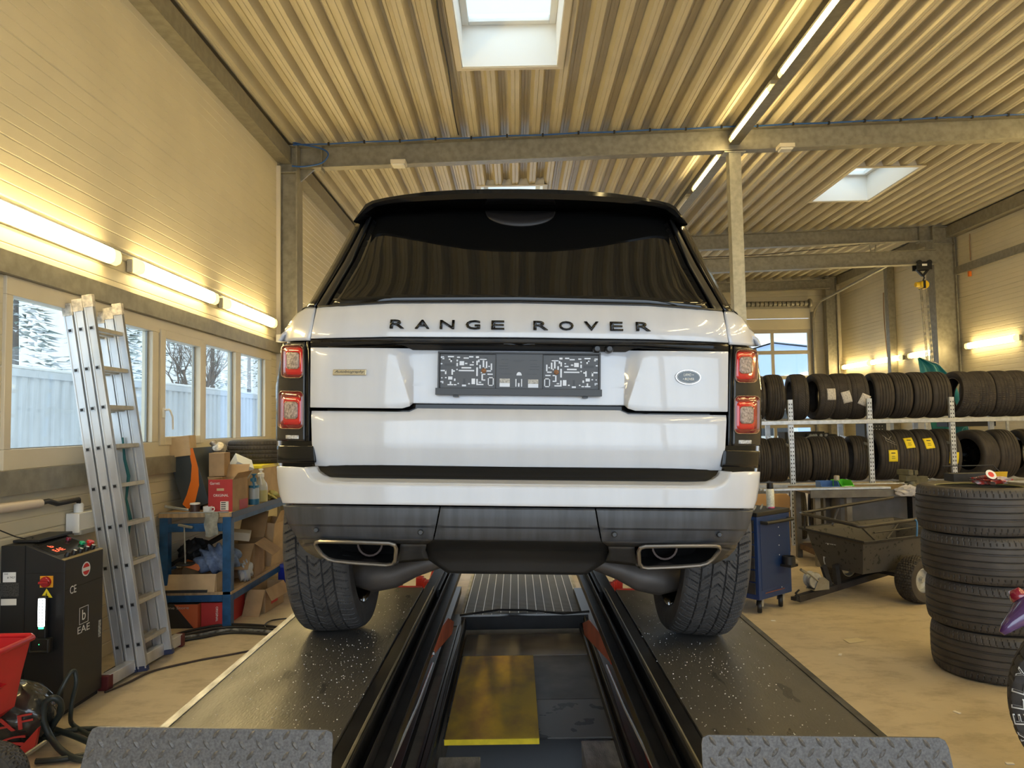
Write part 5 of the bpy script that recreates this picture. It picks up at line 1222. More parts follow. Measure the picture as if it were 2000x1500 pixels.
def rag(name, c, d, mt, label, n=16, seed=1, amp=.35, cat='cloth'):
    rnd = random.Random(seed); m = MB(); ph = [(rnd.uniform(2, 7), rnd.uniform(2, 7), rnd.uniform(0, 6)) for _ in range(5)]
    def f(u, v):
        th = u * 2 * PI; fi = v * PI; x, y, z = math.sin(fi) * math.cos(th), math.sin(fi) * math.sin(th), math.cos(fi)
        r = 1 + amp * sum(math.sin(a * x * 2.2 + b * y * 2.4 + c_ + z * 5) for a, b, c_ in ph) / 2.2
        return (x * d[0] / 2 * r, y * d[1] / 2 * r, max(-d[2] / 2 * .98, z * d[2] / 2 * r))
    m.grid(f, n * 2, n); o = m.build(name, mt, None, smooth=60); o.location = c; return tag(o, label, cat)
rag('cleaning_cloth', (-2.38, 7.08, ZT + .035), (.16, .22, .07), mat('cloth_yellow', (.62, .58, .22), .9), 'crumpled pale yellow cloth on the workbench edge behind the spray bottles', seed=4)
# small things on the near end of the bench
e = thing('coffee_mug', 'small white mug on the workbench edge by the red carton', 'mug', (-2.545, 6.045, ZT))
MB().lathe([(0, .003), (.03, .0), (.034, .004), (.036, .05), (.033, .05), (.031, .008), (0, .008)], 22).build('cup', M_whitep, e, smooth=60)
MB().tube([(.034, 0, .04), (.052, 0, .04), (.056, 0, .025), (.05, 0, .012), (.034, 0, .01)], .005, 8).build('handle', M_whitep, e)
e = thing('tin_can', 'dark brown tin with white lid beside the white mug', 'tin', (-2.66, 6.07, ZT)); MB().lathe([(0, 0), (.038, 0), (.038, .065), (0, .065)], 22).build('body', mat('tin_brown', (.06, .03, .025), .4), e); MB().lathe([(0, .077), (.04, .077), (.041, .065), (0, .065)], 22).build('lid', M_whitep, e)
tag(MB().bar((-2.90, 6.05, ZT + .055), (-2.70, 6.05, ZT + .02), .02, .02).build('aluminium_tube', M_galv2, None, bevel=.003), 'short aluminium tube lying in front of the dark orange-striped carton', 'tube')
tag(MB().bar((-2.92, 6.01, ZT + .004), (-2.36, 6.01, ZT + .006), .02, .008).build('steel_ruler', M_galv2, None), 'long steel strip lying along the near edge of the workbench', 'strip')
m = MB(); m.grid(lambda u, v: (-2.54 + u * .105 + .006 * math.sin(v * 9), 5.985 - .006 * math.sin(u * 9 + v * 4) - .004, ZT + .004 - v * .19 - .008 * math.sin(u * 5)), 12, 16)
m.grid(lambda u, v: (-2.54 + u * .105, 5.98 + v * .05, ZT + .0045), 4, 3)
o = m.build('hanging_rag', mat('cloth_grey', (.30, .30, .26), .9, var=.25, vs=20), None, solid=.006, smooth=60); tag(o, 'grey rag hanging over the near edge of the workbench', 'cloth')
e = thing('magnet_tray', 'black disc on a thin rod hanging from the workbench frame', 'tool', (-2.69, 5.965, .50)); MB().lathe([(0, 0), (.06, .003), (.075, .012), (.075, .02), (0, .02)], 28).build('disc', M_black, e); MB().tube([(0, 0, .02), (-.01, 0, .31)], .007, 8).build('rod', M_galv, e)
m = MB(); m.box((0, 0, .315), (.12, .03, .018), ry=.2); m.build('hook', M_galv, e, bevel=.004)
# shelf contents
carton('wide_carton', (-2.68, 6.19, .28), (.44, .34, .14), M_card2, 'wide open cardboard box on the near end of the workbench shelf', flaps=(('y', -78),), fl=.42, open_=True)
rag('blue_rags', (-2.53, 6.24, .50), (.34, .28, .24), mat('cloth_blue', (.16, .22, .36), .9, var=.25, vs=25), 'heap of crumpled blue-grey rags in the wide cardboard box', n=30, seed=9, amp=.13)
rag('black_bag', (-2.80, 6.42, .53), (.26, .32, .22), M_blackm, 'black sack on the workbench shelf behind the blue-grey rags', seed=3, amp=.15, cat='bag')
tag(MB().bar((-2.92, 6.1, .45), (-2.60, 6.5, .66), .05, .03).build('black_strip', M_black, None), 'black rubber strip sloping over the wide cardboard box', 'strip')
lbox('orange_box', (-2.71, 6.15, .47), (.12, .10, .05), M_or, 'small orange box lying in the wide cardboard box', 'box', rz=.4, ry=.4)
tag(MB().lathe([(0, -.06), (.012, -.055), (.018, -.01), (.03, 0), (.032, .025), (.02, .04), (0, .042)], 20, Matrix.Translation((-2.80, 6.08, .475)) @ Matrix.Rotation(1.3, 4, 'Y')).build('chrome_bulb', M_chrome, None), 'chrome bulb-shaped part lying on the wide cardboard box', 'machine part')
tag(MB().bar((-2.87, 6.0, .29), (-2.52, 6.0, .29), .05, .02).build('black_bar', M_blackm, None), 'flat black bar on the near edge of the workbench shelf', 'bar')
carton('open_carton', (-2.47, 6.70, .28), (.24, .36, .30), M_card, 'open cardboard box with lifted flaps in the middle of the workbench shelf', flaps=(('X', -35), ('y', -40), ('Y', 50)), fl=.8, open_=True, rz=.1)
carton('tall_carton', (-2.45, 7.25, .28), (.22, .40, .42), M_card2, 'tall leaning cardboard box at the far end of the workbench shelf', flaps=(('X', 70),), fl=.6, rz=-.1, ry=.10, open_=True)
lbox('white_carton', (-2.46, 6.52, .66), (.18, .22, .07), mat('card_white', (.52, .47, .38), .7), 'flat off-white box lying on the open cardboard box', 'box', rz=.3, ry=.15)
rag('plastic_wrap', (-2.36, 6.40, .37), (.10, .16, .18), mat('plastic_frost', (.42, .46, .52), .3, coat=.3), 'crumpled clear plastic wrap behind the blue bench leg', seed=12, amp=.15, cat='plastic')
rag('pink_cloth', (-2.36, 7.62, .38), (.12, .2, .18), mat('cloth_pink', (.55, .16, .16), .9), 'pink rag at the far end of the workbench shelf next to the rear tyre', seed=14)
# on the floor under the bench
e = carton('store_carton', (-2.76, 6.12, 0), (.34, .30, .19), mat('carton_black', (.02, .02, .022), .5), 'black and orange carton reading Online Store on the floor under the workbench')
m = MB(); m.prism([(-.02, .19), (.1701, .19), (.1701, 0), (.14, 0)], lambda a, b, h: (a, h, b), -.152, -.1505); m.build('orange_print', mat('carton_orange_dull', (.50, .11, .04), .5), e); MB().box2(.1705, .172, -.15, .15, 0, .19).build('orange_side', MATS['carton_orange_dull'], e)
fit('Online Store', .24, .022, 'lettering', mat('print_grey', (.45, .43, .40), .5), e, (-.02, -.1535, .165), (1, 0, 0), (0, -1, 0), .0006)
e = carton('red_floor_carton', (-2.48, 6.22, 0), (.20, .42, .19), M_cardr, 'red carton with upright white ORIGINAL print on the floor under the workbench')
fit('ORIGINAL', .12, .018, 'lettering', M_wprint, e, (.03, -.2115, .10), (0, 0, -1), (0, -1, 0), .0006)
e = carton('flap_carton', (-2.26, 6.62, 0), (.16, .40, .20), M_card, 'brown cardboard box with one flap hanging out, on the floor beside the blue bench leg', flaps=(('X', -60), ('y', -60)), fl=.7, open_=True, rz=-.08)
MB().box2(.0805, .082, -.08, .06, .05, .09).build('red_print', mat('sticker_red', (.6, .02, .02), .5), e)
e = carton('storage_bin', (-2.23, 7.42, 0), (.22, .40, .24), mat('bin_blue', (.012, .03, .36), .35), 'blue plastic storage box with clips on the floor under the workbench', 'storage box', rz=-.05)
MB().box2(-.12, .12, -.21, .21, .235, .27).build('lid', mat('bin_lid', (.06, .09, .42), .4), e, bevel=.006)
for yy in (-.1, .1): MB().box((.116, yy, .20), (.012, .06, .09)).build('clip', M_galv2, e, bevel=.003)
# ---- cables on the floor
def cable(pts, r, label, mt=None, name='floor_cable', n=8, group=None, closed=False):
    P = [Vector(p) for p in pts]; out = []
    for i in range(len(P) - 1):
        p0, p1, p2, p3 = P[max(i - 1, 0)], P[i], P[i + 1], P[min(i + 2, len(P) - 1)]
        for k in range(6):
            t = k / 6; out.append(.5 * ((2 * p1) + (-p0 + p2) * t + (2 * p0 - 5 * p1 + 4 * p2 - p3) * t * t + (-p0 + 3 * p1 - 3 * p2 + p3) * t ** 3))
    out.append(P[-1])
    return tag(MB().tube(out, r, n).build(name, mt or M_black, None, smooth=80), label, 'cable', group)
def fl(px, py, z=.012): return PZ(px, py, z)
for k, off in enumerate((-7, 0, 7, 13)):
    cable([fl(205, 1322 + off, .012 + .004 * k), fl(260, 1290 + off, .012 + .004 * k), fl(335, 1248 + off * .8), fl(400, 1232 + off * .9), fl(450, 1225 + off * .8), fl(520, 1228 + off * .8), fl(575, 1237 + off)], .010 if k != 2 else .014, 'black cable in the bundle running along the foot of the workbench', mt=M_black if k != 2 else mat('cable_taped', (.12, .12, .12), .4, var=.9, vs=30), group='bundled cables before the workbench')
cable([fl(205, 1352, .008), fl(250, 1333, .008), fl(300, 1310, .008), fl(385, 1290, .008), fl(440, 1280, .008), fl(505, 1268, .008)], .007, 'single brown-black cable crossing the open floor from the cabinet towards the runway', mt=mat('cable_brown', (.05, .035, .03), .5))
cable([fl(560, 1208), fl(530, 1212), fl(517, 1222), fl(528, 1232), fl(560, 1236)], .006, 'thin cable loop on the floor beside the far end of the cable bundle')
hs_ = [[(200, 1452, .02), (165, 1432, .02), (140, 1414, .02)], [(138, 1400), (141, 1370), (149, 1335), (146, 1312), (138, 1315), (122, 1342), (108, 1370), (98, 1400)]]
def up(px, py, y): return PY(px, py, y)
M_hose = mat('hose_green_black', (.022, .03, .028), .45)
cable([fl(205, 1455, .02), fl(165, 1430, .02), fl(141, 1414, .03), up(138, 1395, 3.95), up(142, 1365, 3.95), up(149, 1335, 3.95), up(146, 1312, 3.95), up(137, 1316, 3.93), up(122, 1342, 3.9), up(108, 1372, 3.88), up(98, 1405, 3.85), fl(85, 1440, .02)], .012, 'black hose standing in a tall thin loop in front of the control cabinet', mt=M_hose, name='floor_hose')
cable([fl(200, 1484, .02), fl(150, 1482, .02), fl(120, 1466, .03), up(98, 1438, 3.75), up(85, 1405, 3.75), up(88, 1375, 3.75), up(102, 1363, 3.75), up(117, 1370, 3.77), up(119, 1390, 3.8), up(106, 1412, 3.83), fl(88, 1438, .02), fl(60, 1462, .02), fl(20, 1470, .02)], .016, 'thick dark hose curled in a round loop before the control cabinet', mt=M_hose, name='floor_hose')
cable([fl(215, 1423, .018), fl(160, 1424, .018), fl(120, 1430, .018), fl(80, 1445, .018)], .014, 'dark hose lying straight on the floor behind the round loop', mt=M_hose, name='floor_hose')
cable([fl(210, 1470, .045), fl(170, 1448, .05), fl(130, 1432, .045), fl(95, 1421, .02)], .015, 'dark hose crossing over the others towards the runway', mt=M_hose, name='floor_hose')
cable([fl(205, 1466, .017), fl(160, 1476, .017), fl(110, 1484, .017), fl(70, 1487, .017)], .014, 'dark hose on the floor nearest the spreader wheel', mt=M_hose, name='floor_hose')
# ---- red spreader with wheel
sp = thing('spreader_cart', 'bright red plastic hopper cart with a tyred wheel at the picture corner', 'cart', (-2.57, 3.30, -.10))
M_rp = mat('hopper_red', (.55, .012, .02), .42, var=.08, vs=5)
m = MB(); rim_, low = [], []
top = [(-.28, -.26), (.215, -.26), (.245, -.23), (.245, .23), (.215, .26), (-.28, .26)]
lv = [(.72, 1.0), (.60, .92), (.57, .90), (.42, .82), (.36, .55)]
for z, s_ in lv: m.v += [(a * s_, b * s_, z) for a, b in top]
for j in range(len(lv) - 1):
    for i in range(6): m.face((j * 6 + i, j * 6 + (i + 1) % 6, (j + 1) * 6 + (i + 1) % 6, (j + 1) * 6 + i))
m.face([24 + i for i in range(6)]); m.build('hopper', M_rp, sp, solid=.006, bevel=.008, seg=2)
MB().tube([(a * 1.02, b * 1.02, .722) for a, b in top], .014, 8, closed=True).build('rim', M_rp, sp, smooth=80)
m = MB(); m.prism([(.19, .0), (.26, .05), (.19, .06)], lambda a, b, h: (a + .0, h, b + .52), -.05, .05); m.build('bracket', M_rp, sp)
tw = empty('wheel'); tw.parent = sp; tw.location = (.34, -.16, .25); tw.rotation_euler = (PI / 2, 0, 0.0)
def knob_t(t, a):
    u = (a * .15 + (0.012 if int((t + 1) * 3.5) % 2 else 0)) % .024; return .006 if u < .007 or abs((abs(t) * 3.5) % 1 - .5) > .42 else 0
tyre_mesh(.15, .11, .085, 150, 20, knob_t, inner=False).build('tyre', M_tyre, tw)
MB().lathe([(.086, .035), (.075, .038), (.055, .01), (.03, .012), (.025, .05), (0, .05)], 30, capends=False).build('rim', mat('rim_cream', (.58, .55, .50), .5, var=.15, vs=14), tw, smooth=60)
MB().lathe([(.086, .035), (.075, .038), (.055, .01), (.03, .012), (.025, .05), (0, .05)], 30, Matrix.Rotation(PI, 4, 'X'), capends=False).build('rim', MATS['rim_cream'], tw, smooth=60)
m = MB(); m.tube([(-.2, .0, .25), (.34, 0, .25)], .012, 8); m.tube([(.34, -.2, .25), (.34, .2, .25)], .01, 8); m.tube([(-.1, 0, .25), (-.1, 0, .38)], .015, 8); m.tube([(-.25, 0, .11), (-.25, 0, .6)], .015, 8); m.build('axle_frame', M_galv, sp)
lbox('paper_sack', (-2.56, 3.34, .52), (.30, .02, .24), M_card2, 'brown paper sack with round prints standing in the red hopper', 'sack', rz=.5, ry=.2, rx=.5, bev=.004)
e = thing('product_bag', 'dark glossy plastic bag with big red letters on the floor beneath the red hopper', 'bag', (-2.56, 3.80, 0)); e.rotation_euler = (0, 0, .1)
m = MB()
def bagf(u, v):
    th = u * 2 * PI; s_ = math.sin(v * PI) ** .55 if 0 < v < 1 else 0
    return (.17 * math.copysign(abs(math.cos(th)) ** .7, math.cos(th)) * s_ + .006 * math.sin(th * 9 + v * 14), .12 * math.copysign(abs(math.sin(th)) ** .8, math.sin(th)) * s_ + .006 * math.sin(th * 7 + v * 19), .0 + .34 * v)
m.grid(bagf, 48, 24); m.build('bag_body', mat('bag_dark', (.035, .035, .03), .22, coat=.7, var=.3, vs=14), e, smooth=70)
M_rt = mat('bag_red', (.55, .03, .02), .3, coat=.4)
for t, x, z, w_, h_ in (('AF', .03, .165, .20, .07), ('S', .05, .07, .12, .07)): fit(t, w_, h_, 'lettering', M_rt, e, (x, -.128, z), (1, 0, .1), (.15, -1, 0), .006)
o = MB().prism([(.05, .02), (.14, .02), (.16, .14)], lambda a, b, h: (a, h, b), -.125, -.10).build('red_corner', M_rt, e)
# ---- wall fixtures
tag(MB().box2(-2.95, -2.90, 9.0, 9.035, 2.1, 4.88).build('cable_duct', mat('duct_cream', (.60, .54, .44), .5), None, bevel=.003), 'narrow cream cable duct running down the wall beside the steel column', 'cable duct')
e = thing('wall_switch', 'small white switch box with an orange button on the rail below the cable duct', 'switch', (-2.87, 8.93, 2.69)); MB().box((0, 0, 0), (.10, .06, .10)).build('box', M_whitep, e, bevel=.004); MB().box((.052, -.0, .01), (.012, .035, .04)).build('orange_button', M_or, e, bevel=.003)
cable([(-2.83, 8.93, 2.66), (-2.76, 8.97, 2.65), (-2.72, 9.0, 2.60), (-2.69, 9.0, 2.45)], .012, 'orange cable leaving the small switch box towards the steel column', mt=M_or, name='orange_cable')
for k, (x, l) in enumerate(((-1.42, 'white emergency lamp box under the first roof beam near the steel column'), (3.45, 'white emergency lamp box under the first roof beam beyond the square post'))):
    e = thing('emergency_lamp', l, 'emergency lamp', (x, 9.06, ceil_z(x) - .335)); MB().box((0, 0, 0), (.19, .16, .05)).build('housing', M_frame, e, bevel=.006); MB().box((0, 0, -.035), (.15, .12, .03)).build('diffuser', M_lampoff, e, bevel=.008)
m = MB(); pts = [(-2.75 + k * .45, 9.04, ceil_z(-2.75 + k * .45) - .05 - (.008 if k % 2 else 0)) for k in range(25)]
e = thing('air_line', 'thin blue air line clipped along the top of the first roof beam', 'air line', (0, 0, 0)); MB().tube(pts, .010, 8).build('hose', mat('line_blue', (.02, .09, .30), .4), e)
for p in pts[1:]: MB().box((p[0], p[1], p[2]), (.022, .03, .036)).build('clip', M_black, e)
cable([(-2.75, 9.04, 5.19), (-2.62, 9.03, 5.15), (-2.40, 9.03, 5.10), (-2.30, 9.02, 5.02), (-2.38, 9.0, 4.90), (-2.6, 9.0, 4.86), (-2.75, 9.0, 4.87)], .010, 'blue hose loop hanging at the corner of the first roof beam', mt=MATS['line_blue'], name='air_hose')
cable([(-.60, 5.6, 5.26), (-.63, 6.5, 5.235), (-.63, 7.3, 5.235), (-.66, 8.4, 5.235), (-.66, 9.0, 5.23)], .008, 'thin dark cable running on the roof sheet beside the nearest skylight', name='roof_cable')
# ================================================================ right side
def hz(px): return 827 - .0175 * (px - 1008)
# stack of four wide tyres
def tr_stack(t, a):
    at = abs(t)
    if at < .04 or abs(at - .34) < .035 or abs(at - .64) < .03: return .008
    if at > .70:
        u = (a * .36 + (at - .7) * .03) % .034; return .006 if u < .004 else 0
    return 0
e0 = None
SX, SY = 3.00, 4.72
names = ['wide worn tyre at the bottom of the stack of four beside the runway', 'wide worn tyre second from the bottom of the stack of four', 'wide worn tyre third from the bottom of the stack of four', 'wide worn tyre with dark wheel on top of the stack of four']
for k in range(4):
    e = thing('broad_tyre', names[k], 'tyre', (SX + (.0, -.012, -.035, -.05)[k], SY + (0, .012, 0, .01)[k], .1455 + .2905 * k), rz=k * .7, group='stack of four wide tyres')
    if e0 is None:
        e0 = tyre_mesh(.358, .288, .24, 400, 44, tr_stack).build('tyre_body', mat('tyre_stack', (.058, .051, .045), .6, var=.25, vs=6, bump=.1, bs=80), e, smooth=30); md = e0.data
    else: o = bpy.data.objects.new('tyre_body', md); C.objects.link(o); o.parent = e
    MB().lathe([(.243, -.115), (.225, -.10), (.215, 0), (.225, .10), (.243, .115)], 48, capends=False).build('wheel_rim', M_blackm, e)
    if k == 3:
        m = MB(); m.lathe([(0, .03), (.06, .04), (.07, .06)], 24)
        for q in range(5): a = 2 * PI * q / 5; m.bar((.05 * math.cos(a), .05 * math.sin(a), .05), (.22 * math.cos(a), .22 * math.sin(a), .09), .05, .02)
        m.build('wheel_spokes', M_blackm, e); MB().tube([(.245 * math.cos(2 * PI * q / 40), .245 * math.sin(2 * PI * q / 40), .128) for q in range(40)], .006, 6, closed=True).build('rim_edge', mat('rim_olive', (.20, .19, .08), .4), e)
ZS = .0 + .2905 * 4
rag('parts_bag', (2.93, 4.58, ZS + .035), (.17, .12, .05), mat('bag_redwhite', (.40, .32, .28), .3, col2=(.50, .05, .03), th=(.44, .56), vs=30, coat=.4), 'clear bag with red and white print on top of the tyre stack', seed=21, amp=.35, cat='bag')
e = thing('paper_tag', 'round white tag with a red centre on the bag on the tyre stack', 'tag', (2.90, 4.52, ZS + .075)); e.rotation_euler = (1.0, 0, .1); MB().lathe([(0, .001), (.032, .001), (.032, 0)], 24).build('card', M_paper, e); MB().lathe([(0, .0015), (.018, .0015), (.018, .001)], 20).build('red_centre', MATS['sticker_red'], e)
e = thing('stand_tray', 'black wire tray stand with a yellow card on the tyre stack', 'tray', (2.98, 4.80, ZS + .02)); e.rotation_euler = (0, 0, .05)
m = MB(); m.tube([(-.16, 0, .02), (-.20, .03, .09), (.14, .03, .09), (.19, 0, .02)], .004, 6); m.box((0, 0, .02), (.36, .10, .05)); m.build('frame', M_blackm, e, bevel=.002)
MB().box((.12, -.055, .03), (.10, .002, .05), rx=.3).build('yellow_card', mat('card_yellow', (.75, .42, .02), .5), e)
# white-lettered tyre standing at the picture corner
e = thing('lettered_tyre', 'tyre with outlined white letters KELLY on its sidewall, at the picture corner', 'tyre', (2.42, 3.0, .402)); e.rotation_euler = (PI / 2, 0, -.6)
tyre_mesh(.40, .24, .20, 240, 24, lambda t, a: .01 if (abs(t) > .35 and (a * .4) % .05 < .012) or abs(abs(t) - .35) < .05 else 0).build('tyre_body', M_tyre, e, smooth=35)
MB().lathe([(.205, .09), (.19, .08), (.17, .03), (.05, .05), (0, .05)], 36, capends=False).build('wheel_rim', M_galv2, e)
for k, ch in enumerate('KELLY'):
    a = math.radians(180 + 19 - k * 10.0); r = .362
    for sc, mt, z_ in ((1.0, M_wprint, .1215), (.62, M_tyre, .1225)):
        pos = (r * math.cos(a), r * math.sin(a), z_); tx = (-math.sin(a) * -1, math.cos(a) * -1, 0)
        o = fit(ch, .044 * (1 if sc == 1 else .74), .046 * (1 if sc == 1 else .8), 'letter_outline' if sc == 1 else 'letter_core', mt, e, pos, tx, (0, 0, 1), .0012, offset=.02 if sc == 1 else -.005)
pf = thing('purple_fairing', 'glossy purple horn-shaped plastic fairing sticking in at the picture edge', 'vehicle fairing', (2.05, 3.0, .8))
m = MB(); P = [PY(1957, 1237, 3.0), PY(1966, 1226, 3.0), PY(1984, 1210, 3.0), PY(2006, 1192, 3.02), PY(2050, 1160, 3.05), PY(2120, 1120, 3.1)]
m.tube([p - Vector((2.05, 3.0, .8)) for p in P], [.012, .022, .034, .055, .085, .11], 20); m.build('horn', mat('purple_gloss', (.065, .025, .12), .15, coat=1, var=.2, vs=10), pf, smooth=80)
m = MB(); m.lathe([(0, -.03), (.03, -.02), (.035, .02), (0, .04)], 18, Matrix.Translation(PY(1990, 1166, 3.05) - Vector((2.05, 3.0, .8)))); m.build('red_knob', mat('knob_wine', (.25, .01, .03), .2, coat=1), pf, smooth=80)
m = MB(); m.tube([(.1, 0, .05), (.25, 0, -.1), (.3, 0, -.35)], .03, 10); m.build('strut', M_galv, pf)
# ---- tool trolley
c0 = Vector((1.955, 6.05, 0)); ang = math.atan2(.30, .377)
tr = thing('tool_trolley', 'dark blue tool trolley on castors behind the rear wheel, black handle on its side', 'tool trolley', c0, rz=ang)
M_tb = mat('trolley_blue', (.010, .035, .13), .4, var=.1, vs=6)
MB().box2(0, .48, .0, .66, .125, .80).build('body', M_tb, tr, bevel=.006)
MB().box2(-.004, .486, -.004, .664, .80, .835).build('top_tray', M_black, tr, bevel=.005)
m = MB(); m.box2(.035, .445, -.004, .0, .20, .76); m.build('side_recess', mat('trolley_blue_dark', (.008, .028, .105), .45), tr, bevel=.002)
for k in range(6): o = MB().box2(-.012, 0, .03, .63, .17 + k * .102, .262 + k * .102).build('drawer', M_blackm, tr, bevel=.003)
m = MB(); m.tube([(.05, -.0, .75), (.05, -.055, .75), (.44, -.055, .75), (.44, 0, .75)], .014, 10); m.build('handle', M_black, tr)
for x in (.10, .41):
    for y in (.07, .58):
        cst = empty('castor'); cst.parent = tr; cst.location = (x, y, .055)
        MB().lathe([(0, -.018), (.05, -.018), (.055, -.012), (.055, .012), (.05, .018), (0, .018)], 24, Matrix.Rotation(PI / 2, 4, 'X') @ Matrix.Rotation(.6, 4, 'Y')).build('castor_wheel', M_black, cst)
        m = MB(); m.bar((0, -.024, 0), (0.015, -.024, .07), .03, .006, up=(0, 1, 0)); m.bar((0, .024, 0), (.015, .024, .07), .03, .006, up=(0, 1, 0)); m.box((.01, 0, .066), (.05, .06, .008)); m.build('castor_fork', M_galv2, cst)
m = MB(); m.lathe([(.045, -.03), (.052, -.03), (.052, .05), (.045, .05)], 20, Matrix.Translation((.35, -.06, .40)), capends=False); m.box((.35, -.06, .375), (.11, .10, .02)); m.build('can_holder', M_black, tr, bevel=.002)
rb_ = MB()
for k, (x, z) in enumerate(((.30, .69), (.31, .62), (.30, .54), (.30, .46), (.32, .19))): rb_.box((x, -.0045, z), (.008, .003, .008))
rb_.build('rivets', M_wprint, tr)
MB().box2(.08, .36, -.0055, -.0035, .17, .178).build('scratch_strip', mat('rust_scratch', (.16, .05, .03), .6), tr)
o = MB().prism([(0, 0), (.48, 0), (.48, .66), (.44, .70), (0, .70)], lambda a, b, h: (2.80 + a, 8.92 + h - b * .05, b), 0, .02).build('plywood_board', mat('plywood', (.52, .31, .13), .5, var=.15, vs=5, stretch=(1, 1, .2)), None, bevel=.006); tag(o, 'orange-brown plywood board standing behind the blue tool trolley by the rack post', 'board')
T_ = Matrix.Translation(c0) @ Matrix.Rotation(ang, 4, 'Z')
def ont(x, y, z=.836): return T_ @ Vector((x, y, z))
e = thing('spray_can', 'white spray can with black cap standing on the blue tool trolley', 'spray can', ont(.36, .10))
MB().lathe([(0, 0), (.031, .001), (.033, .006), (.033, .15), (.026, .165)], 22).build('can', mat('can_white', (.62, .64, .58), .35, var=.15, vs=60), e); MB().lathe([(.027, .165), (.028, .168), (.026, .215), (0, .218)], 20).build('cap', M_black, e); MB().lathe([(.0335, .002), (.0335, .012)], 22).build('pink_base', mat('pink', (.6, .10, .25), .4), e)
for k in range(5):
    p = ont(.08 + .05 * k, .08 + .03 * (k % 2), .847); tag(MB().tube([p, p + Vector((.05, .11, .006 + .003 * k))], .007, 8).build('hand_tool', M_galv2, None), 'shiny hand tool lying in the tray on top of the blue trolley', 'tool', 'hand tools on the trolley')
e = thing('steel_bow', 'dark red metal bow lying on the tool trolley top beside the spray can', 'frame', ont(.22, .45), rz=ang); MB().tube([(-.16, 0, .005), (-.16, .0, .09), (.08, .0, .14), (.18, 0, .09), (.19, 0, .005)], .012, 8).build('bow', mat('dark_red', (.18, .01, .015), .4), e, smooth=80); MB().box((-.06, .0, .07), (.18, .05, .03)).build('bar', MATS['dark_red'], e)
# ---- dump cart
ct = thing('dump_cart', 'scuffed black plastic dump cart with tube rails and a fat tyre', 'cart', (2.92, 6.28, 0), rz=math.atan2(.43, .9))
M_tub = mat('tub_black', (.010, .010, .010), .55, col2=(.06, .055, .05), th=(.62, .50), vs=26, vdet=14, stretch=(1, 1, 1))
ZR, ZB_ = .55, .25
def tub(z): k = (ZR - z) / (ZR - ZB_); return .085 * k
m = MB(); lv = [ZR, ZR - .03, (ZR + ZB_) / 2, ZB_ + .03, ZB_]; L_, Wd = 1.2, .62
for i, z in enumerate(lv):
    d = tub(z) + (0 if i else -.035); m.v += [(d, d, z + .0), (L_ - d, d, z), (L_ - d, Wd - d, z + .04), (d, Wd - d, z + .04 if z > .5 else z)]
for j in range(len(lv) - 1):
    for i in range(4): m.face((j * 4 + i, j * 4 + (i + 1) % 4, (j + 1) * 4 + (i + 1) % 4, (j + 1) * 4 + i))
m.face([16, 17, 18, 19]); m.build('tub', M_tub, ct, solid=.008, bevel=.012, smooth=45)
MB().tube([(-.035, -.035, ZR), (L_ + .035, -.035, ZR), (L_ + .035, Wd + .035, ZR + .04), (-.035, Wd + .035, ZR + .04)], .011, 6, closed=True).build('rim', M_blackm, ct)
rl = mat('rail_dark', (.06, .055, .05), .4, metal=.5, var=.2, vs=12)
m = MB(); zt = ZR + .13
m.tube([(.0, Wd, zt + .05), (-.045, Wd, zt + .05), (-.06, Wd - .05, zt + .05), (-.06, .05, zt + .01), (-.045, 0, zt), (0, -.02, zt), (L_, -.02, zt + .02)], .016, 8); m.tube([(-.03, Wd, zt + .05), (L_, Wd, zt + .12)], .015, 8); m.tube([(.1, -.03, zt - .06), (L_, -.03, zt - .045)], .007, 8); m.build('rail', rl, ct, smooth=80)
for (a, b) in (((-.02, 0, zt), (.10, -.035, ZR + .01)), ((.42, -.02, zt), (.25, -.035, ZR + .01)), ((-.05, Wd - .06, zt + .05), (-.03, Wd - .02, ZR + .03)), ((.45, Wd, zt + .08), (.35, Wd, ZR + .04))): MB().tube([a, b], .009, 8).build('rail_brace', rl, ct)
for sg, y in ((1, -.10), (2, Wd + .04)):
    wl = empty('wheel'); wl.parent = ct; wl.location = (.52, y, .20); wl.rotation_euler = (PI / 2, 0, 0)
    if sg == 1: o = tyre_mesh(.20, .17, .105, 170, 24, lambda t, a: (.008 if (abs((t * 3.2 + (.5 if int(a * .2 / .026) % 2 else 0)) % 1 - .5) > .36 or (a * .2) % .026 < .008) else 0), inner=False).build('tyre', M_tyre2, wl); tdm = o.data
    else: o = bpy.data.objects.new('tyre', tdm); C.objects.link(o); o.parent = wl
    MB().lathe([(.107, .06), (.095, .062), (.08, .03), (.03, .035), (.02, .06), (0, .06)], 30, capends=False).build('rim', M_galv2, wl)
m = MB(); m.bar((-.40, .36, .045), (.75, .30, .19), .06, .055); m.bar((.52, -.05, .20), (.52, Wd, .20), .03, .03); m.build('drawbar', mat('drawbar', (.035, .032, .035), .45, metal=.4, var=.4, vs=6), ct, bevel=.004)
m = MB(); m.bar((-.02, .34, .10), (-.10, .34, .30), .05, .03, up=(0, 1, 0)); m.bar((.06, .33, .10), (.04, .33, .30), .05, .04, up=(0, 1, 0)); m.build('pivot_bracket', M_blackm, ct, bevel=.003)
m = MB(); m.tube([(-.44, .33, .045), (-.44, .33, .11), (-.38, .36, .115), (-.38, .40, .08)], .008, 8); m.box((-.42, .36, .05), (.06, .05, .03)); m.build('hitch', M_blackm, ct)
fit('Agrofarm', .11, .03, 'lettering', M_wprint, ct, (.026, .36, ZR - .07), (0, -1, 0), (-1, 0, .25), .001)
